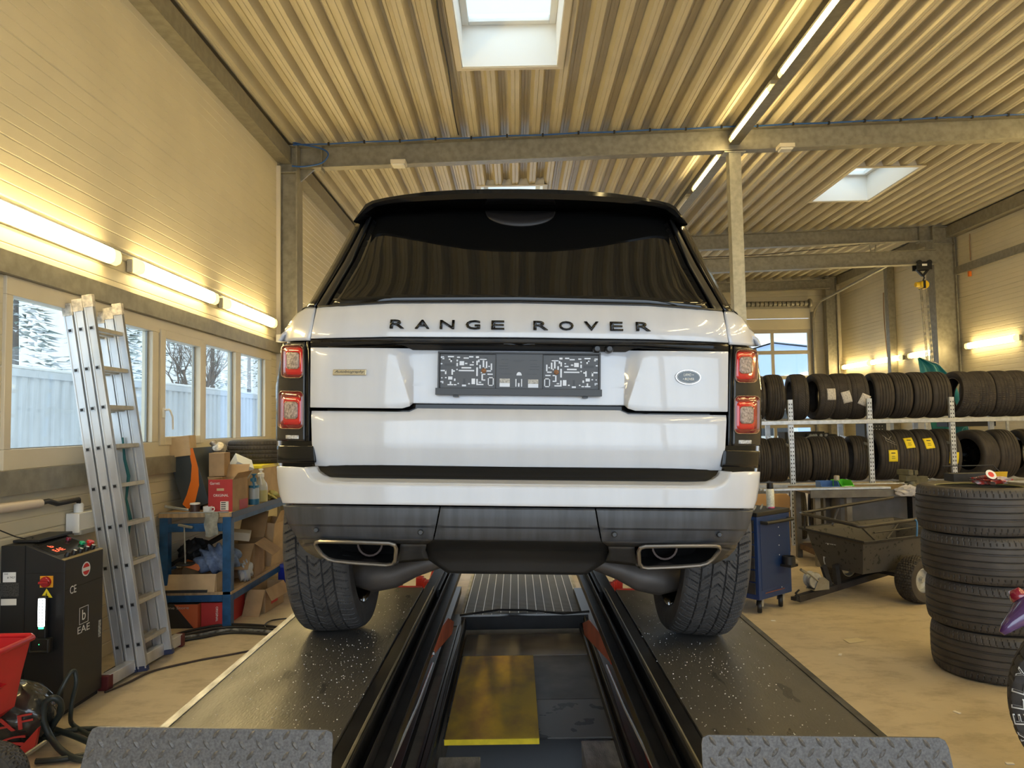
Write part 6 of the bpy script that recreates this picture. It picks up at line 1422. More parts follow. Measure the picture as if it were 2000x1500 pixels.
m = MB(); m.tube([(.015, .42, ZR - .20), (.0, .42, ZR - .19), (.0, .42, ZR - .23), (.012, .42, ZR - .26)], .005, 6); m.build('hook', M_galv2, ct)
MB().tube([(.62, -.035, zt + .015), (.625, -.048, zt - .0), (.62, -.05, zt - .06), (.618, -.045, zt - .13)], .008, 6).build('blue_cord', mat('cord_blue', (.05, .16, .35), .7), ct)
# winch lying on the drawbar
Tc = Matrix.Translation((2.92, 6.28, 0)) @ Matrix.Rotation(math.atan2(.43, .9), 4, 'Z')
wn = thing('hand_winch', 'grey hand winch with a crank standing on the cart drawbar', 'winch', Tc @ Vector((-.19, .35, .105)), rz=.3)
MB().lathe([(0, -.045), (.065, -.045), (.07, -.035), (.045, -.03), (.045, .03), (.07, .035), (.065, .045), (0, .045)], 30, Matrix.Translation((-.03, 0, .085)) @ Matrix.Rotation(PI / 2, 4, 'X')).build('drum', M_galv2, wn)
m = MB(); m.prism([(-.06, 0), (.10, 0), (.10, .07), (.05, .11), (-.0, .11)], lambda a, b, h: (a, h, b), -.055, -.050); m.prism([(-.06, 0), (.10, 0), (.10, .07), (.05, .11), (-.0, .11)], lambda a, b, h: (a, h, b), .050, .055); m.box((.02, 0, .004), (.16, .11, .008)); m.build('side_plate', M_galv, wn, bevel=.002)
m = MB(); m.tube([(-.03, -.06, .085), (-.03, -.075, .085), (-.13, -.075, .16), (-.19, -.075, .19)], .007, 8); m.tube([(-.15, -.075, .165), (-.21, -.08, .20)], .013, 10); m.build('crank', M_galv, wn)
# ---- grey bench with vise
gb = thing('metal_workbench', 'grey steel workbench with a vise in front of the tyre rack', 'workbench', (3.95, 8.3, 0))
M_gb = mat('bench_grey', (.115, .105, .09), .55, var=.25, vs=8)
MB().box2(-.78, .85, -.32, .35, .78, .815).build('top', mat('bench_top_brown', (.26, .19, .11), .5, var=.25, vs=6), gb, bevel=.003)
MB().box2(-.79, .86, -.34, -.32, .74, .82).build('front_edge', M_gb, gb, bevel=.002)
for x in (-.70, -.36, .45, .78):
    for y in (-.27, .28): MB().box((x, y, .39), (.06, .06, .78)).build('leg', M_gb, gb, bevel=.004)
m = MB(); m.box2(-.33, .42, .0, .3, .12, .70); m.box2(.48, .75, .0, .3, .12, .70); m.build('cabinet', mat('cab_grey', (.075, .07, .065), .5, var=.2, vs=6), gb, bevel=.003)
m = MB(); m.box2(-.70, -.36, -.25, .3, .10, .16); m.box2(-.72, .8, -.29, -.25, .08, .14); m.build('lower_rail', mat('rust_brown', (.09, .05, .03), .6, var=.3, vs=10), gb)
# vise
v = thing('bench_vise', 'olive grey bench vise bolted on the grey workbench', 'vise', (4.30, 8.08, .82), rz=.35)
M_v = mat('vise_olive', (.10, .095, .065), .5, var=.25, vs=12, metal=.3)
m = MB(); m.lathe([(0, 0), (.09, 0), (.09, .02), (.06, .04), (.05, .08), (0, .08)], 20); m.box((-.03, 0, .11), (.16, .10, .07)); m.box((-.07, 0, .175), (.07, .16, .06)); m.build('body', M_v, v, bevel=.008)
m = MB(); m.box((.12, 0, .085), (.20, .075, .075)); m.box((.02, 0, .17), (.05, .14, .05)); m.build('sliding_jaw', M_v, v, bevel=.006)
m = MB(); m.tube([(.22, 0, .085), (.26, 0, .085)], .014, 10); m.tube([(.25, -.12, .075), (.25, .12, .095)], .006, 8); m.tube([(-.1, -.05, .05), (-.25, -.08, .07)], .006, 8); m.build('screw_handle', M_galv2, v)
# profiles and bins on the bench
for k in range(3): tag(MB().bar((2.62 + .02 * k, 8.06 - k * .04, .835), (4.02 + .01 * k, 8.08 - k * .04, .835), .03, .024).build('aluminium_profile', M_galv2, None, bevel=.003), ('long aluminium profile lying on the grey workbench edge, nearest the vise', 'long aluminium profile lying on the grey workbench edge, middle one', 'long aluminium profile at the very front edge of the grey workbench')[k], 'metal profile')
def stackbin(c, mt, label, rz=0, label_mt=None):
    e = thing('parts_bin', label, 'parts bin', c, rz); m = MB(); w_, l_, h_ = .115, .18, .085
    m.prism([(-l_ / 2, 0), (l_ / 2, 0), (l_ / 2, h_), (-l_ / 2 + .05, h_), (-l_ / 2 + .01, h_ * .45), (-l_ / 2, h_ * .45)], lambda a, b, h: (h, a, b), -w_ / 2, -w_ / 2 + .004)
    m.prism([(-l_ / 2, 0), (l_ / 2, 0), (l_ / 2, h_), (-l_ / 2 + .05, h_), (-l_ / 2 + .01, h_ * .45), (-l_ / 2, h_ * .45)], lambda a, b, h: (h, a, b), w_ / 2 - .004, w_ / 2)
    m.box2(-w_ / 2 + .004, w_ / 2 - .004, -l_ / 2, l_ / 2, 0, .004).box2(-w_ / 2 + .004, w_ / 2 - .004, l_ / 2 - .004, l_ / 2, .004, h_).box2(-w_ / 2 + .004, w_ / 2 - .004, -l_ / 2, -l_ / 2 + .004, .004, h_ * .45); m.build('tray', mt, e)
    return e
b1 = stackbin((3.44, 8.06 + .12, .816), mat('bin_blue2', (.03, .10, .30), .4), 'blue parts bin with small screws on the grey workbench', rz=-.1); b1.scale = (1.7, 1.2, 1.0)
b2 = stackbin((3.62, 8.10 + .12, .816), mat('bin_green', (.09, .48, .03), .4), 'bright green parts bin on the grey workbench', rz=.15); b2.scale = (1.3, 1.2, 1.1)
MB().box((0, -.092, .02), (.07, .003, .022)).build('label', M_whitep, b2)
random.seed(5)
for k in range(7): m = MB(); x = 3.40 + .013 * k; m.lathe([(0, 0), (.007, 0), (.007, .008), (.004, .009), (.004, .03), (0, .03)], 6, Matrix.Translation((x, 8.11 + .01 * (k % 3), .84)) @ Matrix.Rotation(1.2 + k * .3, 4, 'Y')); tag(m.build('screw', M_galv2, None), 'small screw lying in the blue parts bin', 'screw', 'screws in the blue bin')
tag(MB().lathe([(0, 0), (.03, 0), (.03, .05), (.02, .055), (0, .055)], 16, Matrix.Translation((3.56, 8.22, .905))).build('steel_bush', mat('cap_tan', (.40, .34, .26), .4, metal=.3), None), 'small tan cap resting between the blue and green parts bins', 'cap')  # tan metal cap between the two bins
rag('white_rag', (4.18, 7.93, .80), (.22, .10, .10), mat('cloth_white', (.50, .47, .44), .9), 'whitish rag hanging on the front edge of the grey workbench', seed=31)
# papers on the floor
m = MB(); P = [PZ(1647, 1249, .003), PZ(1675, 1246, .003), PZ(1692, 1252, .003), PZ(1660, 1257, .003)]; m.poly(P); tag(m.build('paper_sheet', mat('paper_cream', (.62, .54, .36), .7), None, smooth=0, solid=.002), 'small cream sheet of paper lying flat on the open floor', 'paper')
for k, (px, py, l) in enumerate(((1510, 1212, 'tiny white scrap on the floor in front of the tool trolley'), (1641, 1278, 'tiny white scrap on the floor near the cream sheet'), (1869, 1391, 'tiny white scrap on the floor near the tyre stack foot'), (1972, 1491, 'curled white scrap on the floor in the picture corner'))):
    p = PZ(px, py, .003); tag(MB().box((p.x, p.y, .003), (.035, .018, .004), rz=k).build('paper_scrap', M_paper, None), l, 'scrap')
rag('crumpled_paper', tuple(PZ(1548, 1098, .04)), (.10, .10, .07), mat('paper_grey', (.45, .40, .32), .8), 'crumpled paper ball on the floor behind the tool trolley', seed=40, cat='paper')
# ---- tyre rack
RY = 9.35; Z2, Z1 = 1.575, .77
rk = thing('tyre_rack', 'long galvanised boltless rack with two shelves full of tyres', 'rack', (5.6, RY + .28, 0))
posts = [3.50, 4.505, 5.55, 6.60, 7.6]
M_post = mat('rack_galv', (.50, .53, .57), .4, metal=.5, var=.15, vs=20)
for i, x in enumerate(posts):
    for yb, tall in ((RY, 1.84), (RY + .86, 1.84)):
        m = MB(); m.box2(x - 5.6 - .03, x - 5.6 + .03, yb - RY - .28, yb - RY - .277, 0, tall).box2(x - 5.6 - .03, x - 5.6 - .027, yb - RY - .277, yb - RY - .24, 0, tall); p = m.build('post', M_post, rk)
        if yb == RY:
            h = MB()
            for k in range(int(tall / .05)):
                for s_ in (-.015, .015): h.box((x - 5.6 + s_, -.2808, .03 + k * .05), (.011, .001, .020))
            h.build('hole_pattern', mat('hole_dark', (.01, .01, .012), .7), p, smooth=0)
    for zz in (.45, 1.25):
        MB().bar((x - 5.6 - .02, -.27, zz), (x - 5.6 - .02, .56, zz + .1), .012, .03).build('side_brace', M_post, rk)
for zz in (Z2, Z1):
    for yb in (-.285, .56): MB().box2(2.75 - 5.6, 8.6 - 5.6, yb - .012, yb + .012, zz - .055, zz).build('shelf_beam', M_galv2, rk, bevel=.006, seg=2)
# tyres on the rack: (px centre, row, kind, R, W, yaw, tilt, tag)
gU, gL_ = 'tyres on the upper rack shelf', 'tyres on the lower rack shelf'
UP = [(1478, 'ribs5', .305, .20, .12, 0, None, 'worn tyre on the upper rack shelf, half hidden by the tail lamp'),
      (1515, 'ribs5', .305, .21, .12, 0, None, 'ribbed tyre on the upper shelf between the tail lamp and the first rack post'),
      (1563, 'winter', .305, .20, .15, .0, None, 'winter tyre without note standing just right of the first rack post, upper shelf'),
      (1606, 'winter', .305, .215, -.05, 0, 'w', 'winter tyre with upright white note, hollow side showing, upper rack shelf'),
      (1645, 'winter', .305, .215, .17, 0, 'w2', 'middle one of the three white-noted winter tyres, its note turned a little'),
      (1677, 'winter', .305, .215, .13, 0, 'w3', 'winter tyre with the most turned white note, by the second rack post'),
      (1722, 'ribs5', .305, .235, .11, 0, None, 'bare ribbed tyre directly right of the second rack post, upper shelf'),
      (1759, 'ribs5', .305, .215, .10, 0, None, 'second bare ribbed tyre right of the second rack post, upper shelf'),
      (1796, 'rib', .305, .215, .10, 0, None, 'third bare ribbed tyre right of the second rack post, before the teal flag'),
      (1832, 'rib', .305, .235, .10, 0, None, 'fourth bare tyre right of the second rack post, against the third post'),
      (1882, 'block', .305, .225, -.05, .10, None, 'tyre turned to show its pale inner rim at the third rack post, upper shelf'),
      (1921, 'block', .305, .225, .17, 0, None, 'block-tread tyre next to the one with the pale inner rim, upper shelf'),
      (1957, 'block', .305, .225, .16, 0, None, 'block-tread tyre second beyond the one with the pale rim, upper shelf'),
      (1993, 'block', .305, .225, .16, 0, None, 'block-tread tyre cut by the picture edge, upper shelf')]
LO = [(1484, 'ribs5', .29, .20, .12, 0, None, 'worn tyre on the lower rack shelf mostly hidden behind the car corner'),
      (1518, 'ribs5', .29, .215, .15, 0, None, 'ribbed tyre on the lower rack shelf between the car and the first post'),
      (1562, 'rib', .295, .215, .13, 0, None, 'ribbed tyre just right of the first rack post, lower shelf'),
      (1597, 'ribs5', .295, .215, .13, 0, None, 'second tyre right of the first rack post, lower shelf, behind the blue bin'),
      (1633, 'ribs5', .295, .215, .17, 0, None, 'third tyre right of the first rack post, lower shelf, behind the green bin'),
      (1674, 'ribs5', .295, .215, .12, .06, None, 'fourth tyre right of the first rack post, lower shelf, leaning at the second post'),
      (1726, 'ribs5', .33, .25, .09, 0, 'y1', 'big tyre with chalk marks and yellow note right of the second post, lower shelf'),
      (1764, 'ribs5', .33, .25, .11, 0, 'y2', 'big tyre with the upper left yellow note, behind the vise'),
      (1804, 'ribs5', .33, .25, .12, 0, 'y3', 'big tyre with the bent yellow note, lower shelf right of the vise'),
      (1845, 'ribs5', .33, .26, .12, 0, 'y4', 'big tyre with the lowest yellow note at the third rack post'),
      (1908, 'ribs5', .32, .25, -.25, 0, 'rim', 'tyre on a dark wheel with its side showing, right of the third rack post'),
      (1958, 'ribs5', .32, .25, .10, 0, None, 'ribbed tyre behind the wheel with its side showing, lower shelf'),
      (2008, 'ribs5', .32, .24, .1, 0, None, 'tyre at the picture edge on the lower rack shelf')]
M_note = mat('note_white', (.60, .57, .52), .7, col2=(.42, .40, .37), th=(.45, .38), vs=60)
M_notey = mat('note_yellow', (.85, .66, .02), .6)
for row, zs, grp in ((UP, Z2, gU), (LO, Z1, gL_)):
    for k, (px, kind, R, W, yaw, tilt, tg, lab) in enumerate(row):
        x = PY(px, 800, RY + .25).x
        e = thing('tyre', lab, 'tyre', (x, RY + .05 + R + .006 * (k % 3), zs + .003 + R), group=grp); e.rotation_euler = (0, PI / 2 + tilt, -yaw)
        o = rtyre(kind, R, W, .205 if R < .34 else .235); o.name = 'tyre_body'; o.parent = e
        hwid = W / 2
        # camera-facing side of the tread is local direction (-y) -> in local polar angle
        def note(mt, zc, lat, rot, w_=.11, h_=.15, nm='price_note'):
            rr = R + .003; n_ = 6; m = MB()
            a0 = -PI / 2
            def fn(u, v_):
                uu, vv = (u - .5) * w_, (v_ - .5) * h_; xx = uu * math.cos(rot) - vv * math.sin(rot); yy = uu * math.sin(rot) + vv * math.cos(rot)
                th_ = a0 + (-(zc + yy) / rr) * 1.0
                return (rr * math.cos(th_), rr * math.sin(th_), lat * hwid * .8 + xx)
            m.grid(fn, 5, 8); o = m.build(nm, mt, e, smooth=60, solid=.0015)
            return fn
        if tg in ('w', 'w2', 'w3'): note(M_note, {'w': .02, 'w2': -.02, 'w3': -.06}[tg], .35, {'w': 0, 'w2': .25, 'w3': -.45}[tg])
        if tg and tg[0] == 'y':
            zc = {'y1': .0, 'y2': .17, 'y3': .16, 'y4': -.04}[tg]; rot = {'y1': 0, 'y2': .12, 'y3': .12, 'y4': -.06}[tg]
            note(M_notey, zc, {'y1': .25, 'y2': .1, 'y3': .0, 'y4': .15}[tg], rot)
            m = MB(); rr = R + .006
            for (du, dv, w_, h_) in ((0, .03, .05, .012), (0, -.01, .04, .006), (0, -.035, .045, .006)):
                th0 = -PI / 2 - (zc + dv) / rr; lat = {'y1': .25, 'y2': .1, 'y3': .0, 'y4': .15}[tg] * hwid * .8
                m.poly([(rr * math.cos(th0 - h_ / rr), rr * math.sin(th0 - h_ / rr), lat - w_ / 2), (rr * math.cos(th0 - h_ / rr), rr * math.sin(th0 - h_ / rr), lat + w_ / 2), (rr * math.cos(th0), rr * math.sin(th0), lat + w_ / 2), (rr * math.cos(th0), rr * math.sin(th0), lat - w_ / 2)])
            m.build('note_print', M_ink, e, smooth=0)
        if tg == 'y1':
            m = MB(); rr = R + .004
            for (a, b, c_, d) in ((-.05, .30, .0, .22), (.0, .22, .05, .28), (-.03, .26, -.03, .20), (-.02, .20, .08, .14), (.0, .23, .07, .17)): m.tube([(rr * math.cos(-PI / 2 - b / rr), rr * math.sin(-PI / 2 - b / rr), a), (rr * math.cos(-PI / 2 - d / rr), rr * math.sin(-PI / 2 - d / rr), c_)], .0025, 4)
            m.build('chalk_marks', mat('chalk', (.45, .42, .36), .8), e)
        if tg == 'rim' or k == 10 and grp == gU:
            s_ = -hwid * .55
            if tg == 'rim':
                m = MB(); m.lathe([(.235, -.1), (.22, .05), (.05, .02), (0, .02)], 32, capends=False)
                for q in range(5): a = 2 * PI * q / 5; m.box((.10 * math.cos(a), .10 * math.sin(a), .0), (.03, .03, .03), rz=a)
                m.build('wheel_rim', M_gloss, e)
            else:
                for s_ in (-1, 1): MB().tube([(.207 * math.cos(2 * PI * q / 36), .207 * math.sin(2 * PI * q / 36), s_ * hwid * .8) for q in range(36)], .006, 6, closed=True).build('bead_edge', mat('bead_pale', (.30, .24, .19), .6), e)
# below the lower shelf: dark tyres on the floor level
for k in range(5):
    x = 3.7 + .26 * k if k < 3 else 5.0 + (k - 3) * .3; e = thing('tyre', ('dark tyre under the rack beside the blue trolley board', 'dark tyre under the rack behind the trolley board, second in', 'dark tyre under the rack by the grey bench leg', 'dark tyre under the rack behind the grey bench', 'dark tyre under the rack behind the dump cart')[k], 'tyre', (x, RY + .42, .012 + .315), group='tyres under the lower rack shelf'); e.rotation_euler = (0, PI / 2, -.3)
    o = rtyre('winter', .315, .20, .205); o.name = 'tyre_body'; o.parent = e
# ---- seen through the rack: second rack, rims, drum, cabinet, teal flag
r2 = thing('storage_rack', 'second galvanised rack standing behind the tyre rack', 'rack', (5.5, 11.4, 0))
for x in (-1.9, -.45, .85, 2.1, 3.0): MB().box2(x - .02, x + .02, -.02, .0, 0, 1.95).build('post', M_post, r2)
for zz in (.5, 1.05, 1.6): MB().box2(-1.9, 3.0, -.03, -.005, zz - .05, zz).build('shelf_beam', M_galv2, r2); MB().box2(-1.9, 3.0, .0, .5, zz - .03, zz - .01).build('shelf_board', M_gb, r2)
def at(px, py, y): return PY(px, py, y)
p = at(1592, 850, 11.1); lbox('black_crate', (p.x, 11.65, 1.05 + .17), (.62, .3, .34), M_blackm, 'black crate behind the tyre rack near the first post', 'crate')
p = at(1585, 850, 11.0); e = thing('grey_canister', 'light grey canister lying before the black crate behind the tyre rack', 'canister', (p.x, 11.42, 1.16)); MB().lathe([(0, 0), (.10, .01), (.11, .04), (.11, .26), (0, .28)], 24, Matrix.Rotation(1.2, 4, 'Y')).build('body', mat('can_grey', (.30, .34, .37), .4), e)
m = MB(); T0 = Matrix.Rotation(PI / 2, 4, 'X'); p = at(1615, 842, 11.1)
e = thing('engine_part', 'dark cast machine part with rows of bright bolts behind the tyre rack', 'machine part', (p.x, 11.42, 1.22)); MB().box((0, .06, 0), (.34, .12, .30)).build('block', M_blackm, e, bevel=.01)
m = MB()
for i in range(4):
    for j in range(4): m.lathe([(0, .02), (.02, .02), (.028, 0)], 10, Matrix.Translation((-.12 + i * .08, .0, -.10 + j * .07)) @ T0)
m.build('bolts', M_galv2, e)
p = at(1649, 858, 11.0); e = thing('green_spool', 'dull green spool with wire behind the tyre rack between the first two posts', 'spool', (p.x, 11.4, 1.06)); MB().lathe([(0, 0), (.13, 0), (.13, .02), (.10, .03), (.10, .16), (.13, .17), (.13, .19), (0, .19)], 24).build('drum', mat('green_dull', (.06, .10, .045), .5), e); rag_ = MB().lathe([(0, .19), (.09, .19), (.10, .25), (.05, .29), (0, .29)], 18).build('wire_coil', M_blackm, e)
p = at(1727, 838, 11.2); e = thing('parts_cabinet', 'dark grey perforated cabinet behind the tyre rack right of the second post', 'cabinet', (p.x, 11.62, 1.06)); MB().box((0, 0, .22), (.34, .3, .44)).build('body', mat('cab_slate', (.045, .05, .055), .45), e, bevel=.004)
m = MB()
for i in range(6):
    for j in range(5): m.box((-.12 + i * .045, -.152, .20 + j * .05), (.014, .002, .010))
m.build('vent_slots', M_wprint, e)
p = at(1802, 822, 11.2); lbox('orange_tag_box', (p.x, 11.6, 1.60 + .03), (.06, .1, .06), M_or, 'tiny orange box on the second rack beside the flag', 'box')
p = at(1935, 835, 11.0); lbox('black_case', (p.x, 11.60, 1.60 - .14 + .06), (.75, .3, .18), M_black, 'long black case behind the tyre rack right of the flag', 'case')
# teal beach flag
fg = thing('teal_flag', 'teal feather flag standing behind the tyre rack, curved tip above the tyres', 'flag', (at(1830, 800, 12.2).x, 12.2, 0))
ox_ = fg.location.x
def fpt(px, py): p = at(px, py, 12.2); return (p.x - ox_, p.z)
Lf = [fpt(1793, 700), fpt(1797, 722), fpt(1803, 750), fpt(1812, 800), fpt(1822, 850), fpt(1838, 900), fpt(1852, 960)]
Rf = [fpt(1796, 699), fpt(1832, 710), fpt(1860, 742), fpt(1882, 800), fpt(1897, 850), fpt(1900, 900), fpt(1896, 960)]
m = MB()
def ff(u, v_):
    i = min(5, int(v_ * 6)); t = v_ * 6 - i; l = [Lf[i][j] * (1 - t) + Lf[i + 1][j] * t for j in (0, 1)]; r = [Rf[i][j] * (1 - t) + Rf[i + 1][j] * t for j in (0, 1)]
    return (l[0] + (r[0] - l[0]) * u, .03 * math.sin(u * 14 + v_ * 9) * (.3 + u), l[1] + (r[1] - l[1]) * u)
m.grid(ff, 36, 40); m.build('cloth', mat('teal_cloth', (.012, .19, .22), .55, var=.15, vs=5), fg, smooth=80, solid=.003)
MB().tube([(Rf[0][0], .02, Rf[0][1])] + [(a, .02, b) for a, b in Rf[1:]] + [(Rf[-1][0] - .02, .02, .05)], .012, 8).build('pole', M_galv2, fg, smooth=80)
MB().box((Rf[-1][0] - .02, .02, .03), (.4, .4, .04)).build('base', M_galv, fg, bevel=.004)
m = MB()
for k, (px, py) in enumerate(((1875, 828), (1882, 842), (1885, 858), (1870, 872), (1868, 890))): a, b = fpt(px, py); m.tube([(a + .05 * math.cos(q * .5) , -.045, b + .06 * math.sin(q * .5)) for q in range(2, 9)], .004, 5)
m.build('swirl_print', mat('teal_light', (.25, .45, .45), .6), fg)
# chain hoist on the crane beam
hx = at(1808, 545, 14.45).x
h = thing('chain_hoist', 'yellow chain hoist on a black trolley hanging from the crane beam', 'chain hoist', (hx, 14.5, 4.62))
m = MB(); m.box((0, -.02, -.02), (.30, .03, .16)); m.box((0, .14, -.02), (.30, .03, .16)); m.bar((-.12, .05, -.08), (0, .05, -.22), .05, .04); m.bar((.12, .05, -.08), (0, .05, -.22), .05, .04)
for s_ in (-.1, .1): m.lathe([(0, -.02), (.05, -.02), (.05, .02), (0, .02)], 18, Matrix.Translation((s_, -.03, .04)) @ Matrix.Rotation(PI / 2, 4, 'X'))
m.build('trolley', M_black, h, bevel=.004)
MB().box((0, -.037, -.01), (.10, .003, .04)).build('plate_label', M_whitep, h)
m = MB(); m.lathe([(0, -.09), (.07, -.09), (.085, -.07), (.085, .07), (.07, .09), (0, .09)], 24, Matrix.Translation((0, .05, -.40)) @ Matrix.Rotation(PI / 2, 4, 'X')); m.build('hoist_body', mat('hoist_yellow', (.75, .50, .02), .4), h, bevel=.004)
MB().tube([(0, .05, -.2), (.03, .05, -.25), (0, .05, -.32)], .015, 8).build('hook', M_black, h); MB().box((-.02, .05, -.40), (.05, .19, .16)).build('gear_cover', M_black, h, bevel=.005); MB().lathe([(0, -.05), (.05, -.05), (.05, .05), (0, .05)], 16, Matrix.Translation((-.10, .05, -.39)) @ Matrix.Rotation(PI / 2, 4, 'Y')).build('gear_case', MATS['hoist_yellow'] if 'hoist_yellow' in MATS else M_yel, h)
m = MB()
def chain(x0, z0, x1, z1, step=.055):
    n_ = int((z0 - z1) / step)
    for k in range(n_):
        t = k / n_; m.box((x0 + (x1 - x0) * t, .05, z0 + (z1 - z0) * t), (.022 if k % 2 else .008, .008 if k % 2 else .022, step * 1.05))
for a in ((-.06, -.5, .02, -2.6), (-.03, -.5, .05, -2.7), (.05, -.5, .12, -2.75), (.08, -.5, .14, -2.4)): chain(a[0], a[1], a[2], a[3])
m.build('chain', M_galv, h, smooth=0)
# small wiring on the far crane beam
e = thing('wire_bracket', 'small steel bracket with drooping wires on top of the crane beam', 'bracket', (at(1710, 490, 14.4).x, 14.5, 4.88)); m = MB(); m.bar((-.04, 0, 0), (-.06, 0, .16), .02, .02); m.bar((.04, 0, 0), (.06, 0, .16), .02, .02); m.bar((-.25, 0, .17), (.25, 0, .19), .02, .02); m.build('bracket', M_galv, e)
m = MB(); m.tube([(-3.4, 0, -.03), (-2.2, 0, .0), (-1.0, 0, .10), (-.2, 0, .17)], .008, 6); m.build('wire', M_black, e)
cable([(8.93, 17.6, 4.6), (8.92, 17.6, 4.0), (8.92, 17.55, 3.3), (8.93, 17.5, 2.7)], .012, 'brown cable hanging down the far side wall beside the glazed door track', mt=mat('cable_tan', (.35, .22, .12), .5), name='wall_cable')
cable([(8.94, 14.2, 5.15), (8.93, 14.2, 4.9), (8.93, 14.2, 4.62)], .010, 'thin tan cable hanging on the panel wall beside the big steel column', mt=MATS['cable_tan'], name='wall_cable'); lbox('orange_plug', (8.90, 14.2, 4.36), (.05, .05, .10), M_or, 'small orange plug hanging under the wall rail beside the big steel column', 'plug')
# ================================================================ outside the windows
M_cont = mat('container_paint', (.60, .64, .70), .5, var=.06, vs=1.0)
def container(x, y0, y1, h, label, cat='shipping container', rz=0, mt=None):
    e = thing('shipping_container', label, cat, (x, (y0 + y1) / 2, -.31)); L = (y1 - y0); m = MB(); n = int(L / .28); pts = []
    for k in range(n): a = -L / 2 + k * .28; pts += [(a, 0), (a + .07, 0), (a + .11, -.035), (a + .18, -.035), (a + .22, 0)]
    pts.append((L / 2, 0)); b = len(m.v)
    for (y, d) in pts: m.v += [(d, y, .15), (d, y, h - .1)]
    for k in range(len(pts) - 1): m.face((b + 2 * k, b + 2 * k + 2, b + 2 * k + 3, b + 2 * k + 1))
    m.box2(-2.4, -.06, -L / 2, L / 2, .1, h - .02); m.build('corrugated_wall', mt or M_cont, e, smooth=0, fixn=False)
    m = MB(); m.box2(-.06, .02, -L / 2, L / 2, 0, .15).box2(-.06, .02, -L / 2, L / 2, h - .12, h).box2(-.05, .025, -L / 2, -L / 2 + .12, .15, h - .12).box2(-.05, .025, L / 2 - .12, L / 2, .15, h - .12); m.build('frame_rails', M_cont, e)
    MB().box2(-2.4, .02, -L / 2, L / 2, h, h + .06).build('snow_cover', mat('snow', (.85, .87, .9), .8), e, bevel=.02)
container(-8.0, 8.8, 20.9, 2.93, 'pale grey shipping container with snow on top, seen through the first window panes')
container(-8.05, 21.1, 33.0, 2.93, 'pale grey shipping container farther off, seen through the last narrow window panes')
M_fol = mat('conifer_green', (.27, .33, .30), .8, var=.3, vs=3); M_snow = MATS['snow']; M_bark = mat('bark', (.17, .15, .14), .9)
def conifer(x, y, H, r, seed, label):
    rnd = random.Random(seed); e = thing('conifer_tree', label, 'tree', (x, y, -.31), group='trees beyond the containers')
    MB().tube([(0, 0, 0), (0, 0, H * .95)], [.16, .03], 7).build('trunk', M_bark, e)
    g, s_ = MB(), MB()
    for k in range(1500):
        t = rnd.random() ** .8; z = H * (.12 + .86 * t); rr = r * (1 - t) * (.55 + .45 * rnd.random()) + .12; a = rnd.random() * 2 * PI
        c_ = Vector((rr * math.cos(a), rr * math.sin(a), z - rr * .18)); d = Vector((math.cos(a + rnd.uniform(-.5, .5)), math.sin(a + rnd.uniform(-.5, .5)), rnd.uniform(-.35, .1))).normalized(); w_ = Vector((-d.y, d.x, rnd.uniform(-.3, .3))) * rnd.uniform(.05, .11); L = rnd.uniform(.2, .42)
        tgt = s_ if rnd.random() < .42 else g; n = len(tgt.v); tgt.v += [tuple(c_ - w_), tuple(c_ + d * L), tuple(c_ + w_)]; tgt.face((n, n + 1, n + 2))
    g.build('foliage', M_fol, e, smooth=0, fixn=False); s_.build('snow_on_branches', M_snow, e, smooth=0, fixn=False)
k = 0
for (x, y, H, r) in ((-12.9, 15.5, 6.3, 1.8), (-13.2, 19.2, 7.2, 1.85), (-13.0, 23.0, 7.6, 1.9), (-13.5, 27.2, 8.3, 2.1), (-13.2, 31.8, 9.2, 2.2), (-13.5, 37, 9.5, 2.6), (-14.5, 43.5, 10.5, 3.0)):
    conifer(x, y, H, r, 50 + k, ('snowy conifer beyond the container, in the first window pane', 'snowy conifer behind the ladder top, beyond the container', 'snowy conifer seen at the right of the largest window pane', 'snowy conifer seen through the opening window sash', 'snowy conifer seen through the sash nearest its post', 'snowy conifer seen through the third narrow pane', 'snowy conifer seen through the last pane by the column')[k]); k += 1
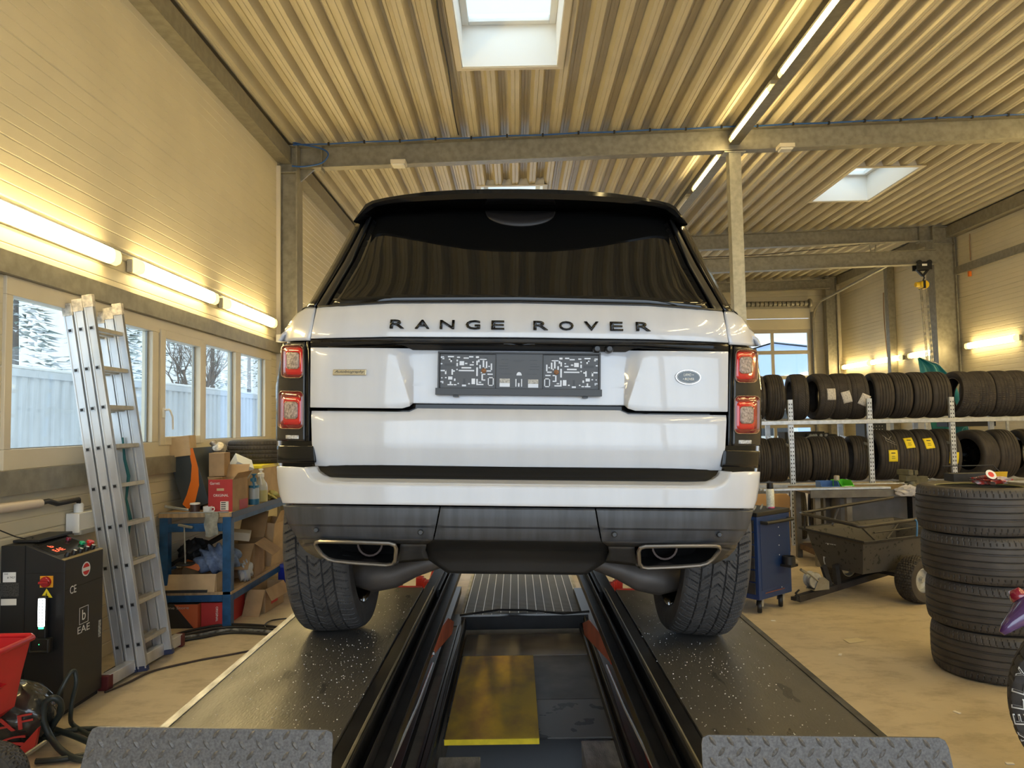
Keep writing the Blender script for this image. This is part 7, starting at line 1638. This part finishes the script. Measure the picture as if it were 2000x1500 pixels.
def bare(x, y, H, seed, label):
    rnd = random.Random(seed); e = thing('bare_tree', label, 'tree', (x, y, -.31), group='bare trees beyond the containers'); m = MB()
    def br(p, d, L, r, dep):
        q = p + d * L; mid = p + d * L * .5 + Vector((rnd.uniform(-1, 1), rnd.uniform(-1, 1), rnd.uniform(-.5, .5))) * L * .05
        m.tube([p, mid, q], [r, r * .8, r * .6], 5 if dep < 2 else 3, cap=False)
        if dep < 5:
            for _ in range(3 if dep else 5): br(p + d * L * rnd.uniform(.5, 1), (d + Vector((rnd.uniform(-1, 1), rnd.uniform(-1, 1), rnd.uniform(-.1, .9))) * .6).normalized(), L * rnd.uniform(.55, .75), r * .55, dep + 1)
    br(Vector((0, 0, 0)), Vector((0, 0, 1)), H * .36, .12, 0); m.build('branches', M_bark, e, fixn=False)
bare(-10.9, 13.0, 6.5, 3, 'bare tree with drooping thin twigs beyond the container, first window pane')
bare(-11.2, 25.3, 7.0, 8, 'bare tree beyond the container, seen past the ladder')
# beyond the glazed door
e = thing('outdoor_shed', 'pale blue gabled shed outside the far glazed door', 'shed', (9.8, 30, -.31))
m = MB(); m.prism([(-5, 0), (4, 0), (4, 4.6), (.8, 5.0), (-5, 3.4)], lambda a, b, h: (a, h, b), 0, 5); m.build('walls', mat('shed_blue', (.38, .48, .66), .6), e, smooth=0)
m = MB(); m.prism([(-5.2, 3.4), (.8, 5.06), (4.2, 4.66), (4.2, 4.8), (.8, 5.2), (-5.2, 3.54)], lambda a, b, h: (a, h, b), -.2, 5.1); m.build('snowy_roof', M_snow, e, smooth=0)
e = thing('parked_van', 'white van parked outside the far glazed door', 'van', (8.4, 24.5, -.31)); 
m = MB(); m.prism([(-1.9, .3), (1.9, .3), (1.95, 1.2), (1.5, 2.45), (1.1, 2.6), (-1.1, 2.6), (-1.5, 2.45), (-1.95, 1.2)], lambda a, b, h: (a * .55, h, b), 0, 4.5); m.build('body', mat('van_white', (.62, .60, .55), .3, coat=.5), e, bevel=.05)
m = MB(); m.prism([(-1.2, 1.35), (1.2, 1.35), (1.1, 2.2), (-1.1, 2.2)], lambda a, b, h: (a * .6, h, b), -.02, 0); m.build('rear_window', M_gloss, e)
for x in (-.8, .8): MB().lathe([(0, -.1), (.33, -.1), (.33, .1), (0, .1)], 24, Matrix.Translation((x, .7, .33)) @ Matrix.Rotation(PI / 2, 4, 'Y')).build('wheel', M_blackm, e)
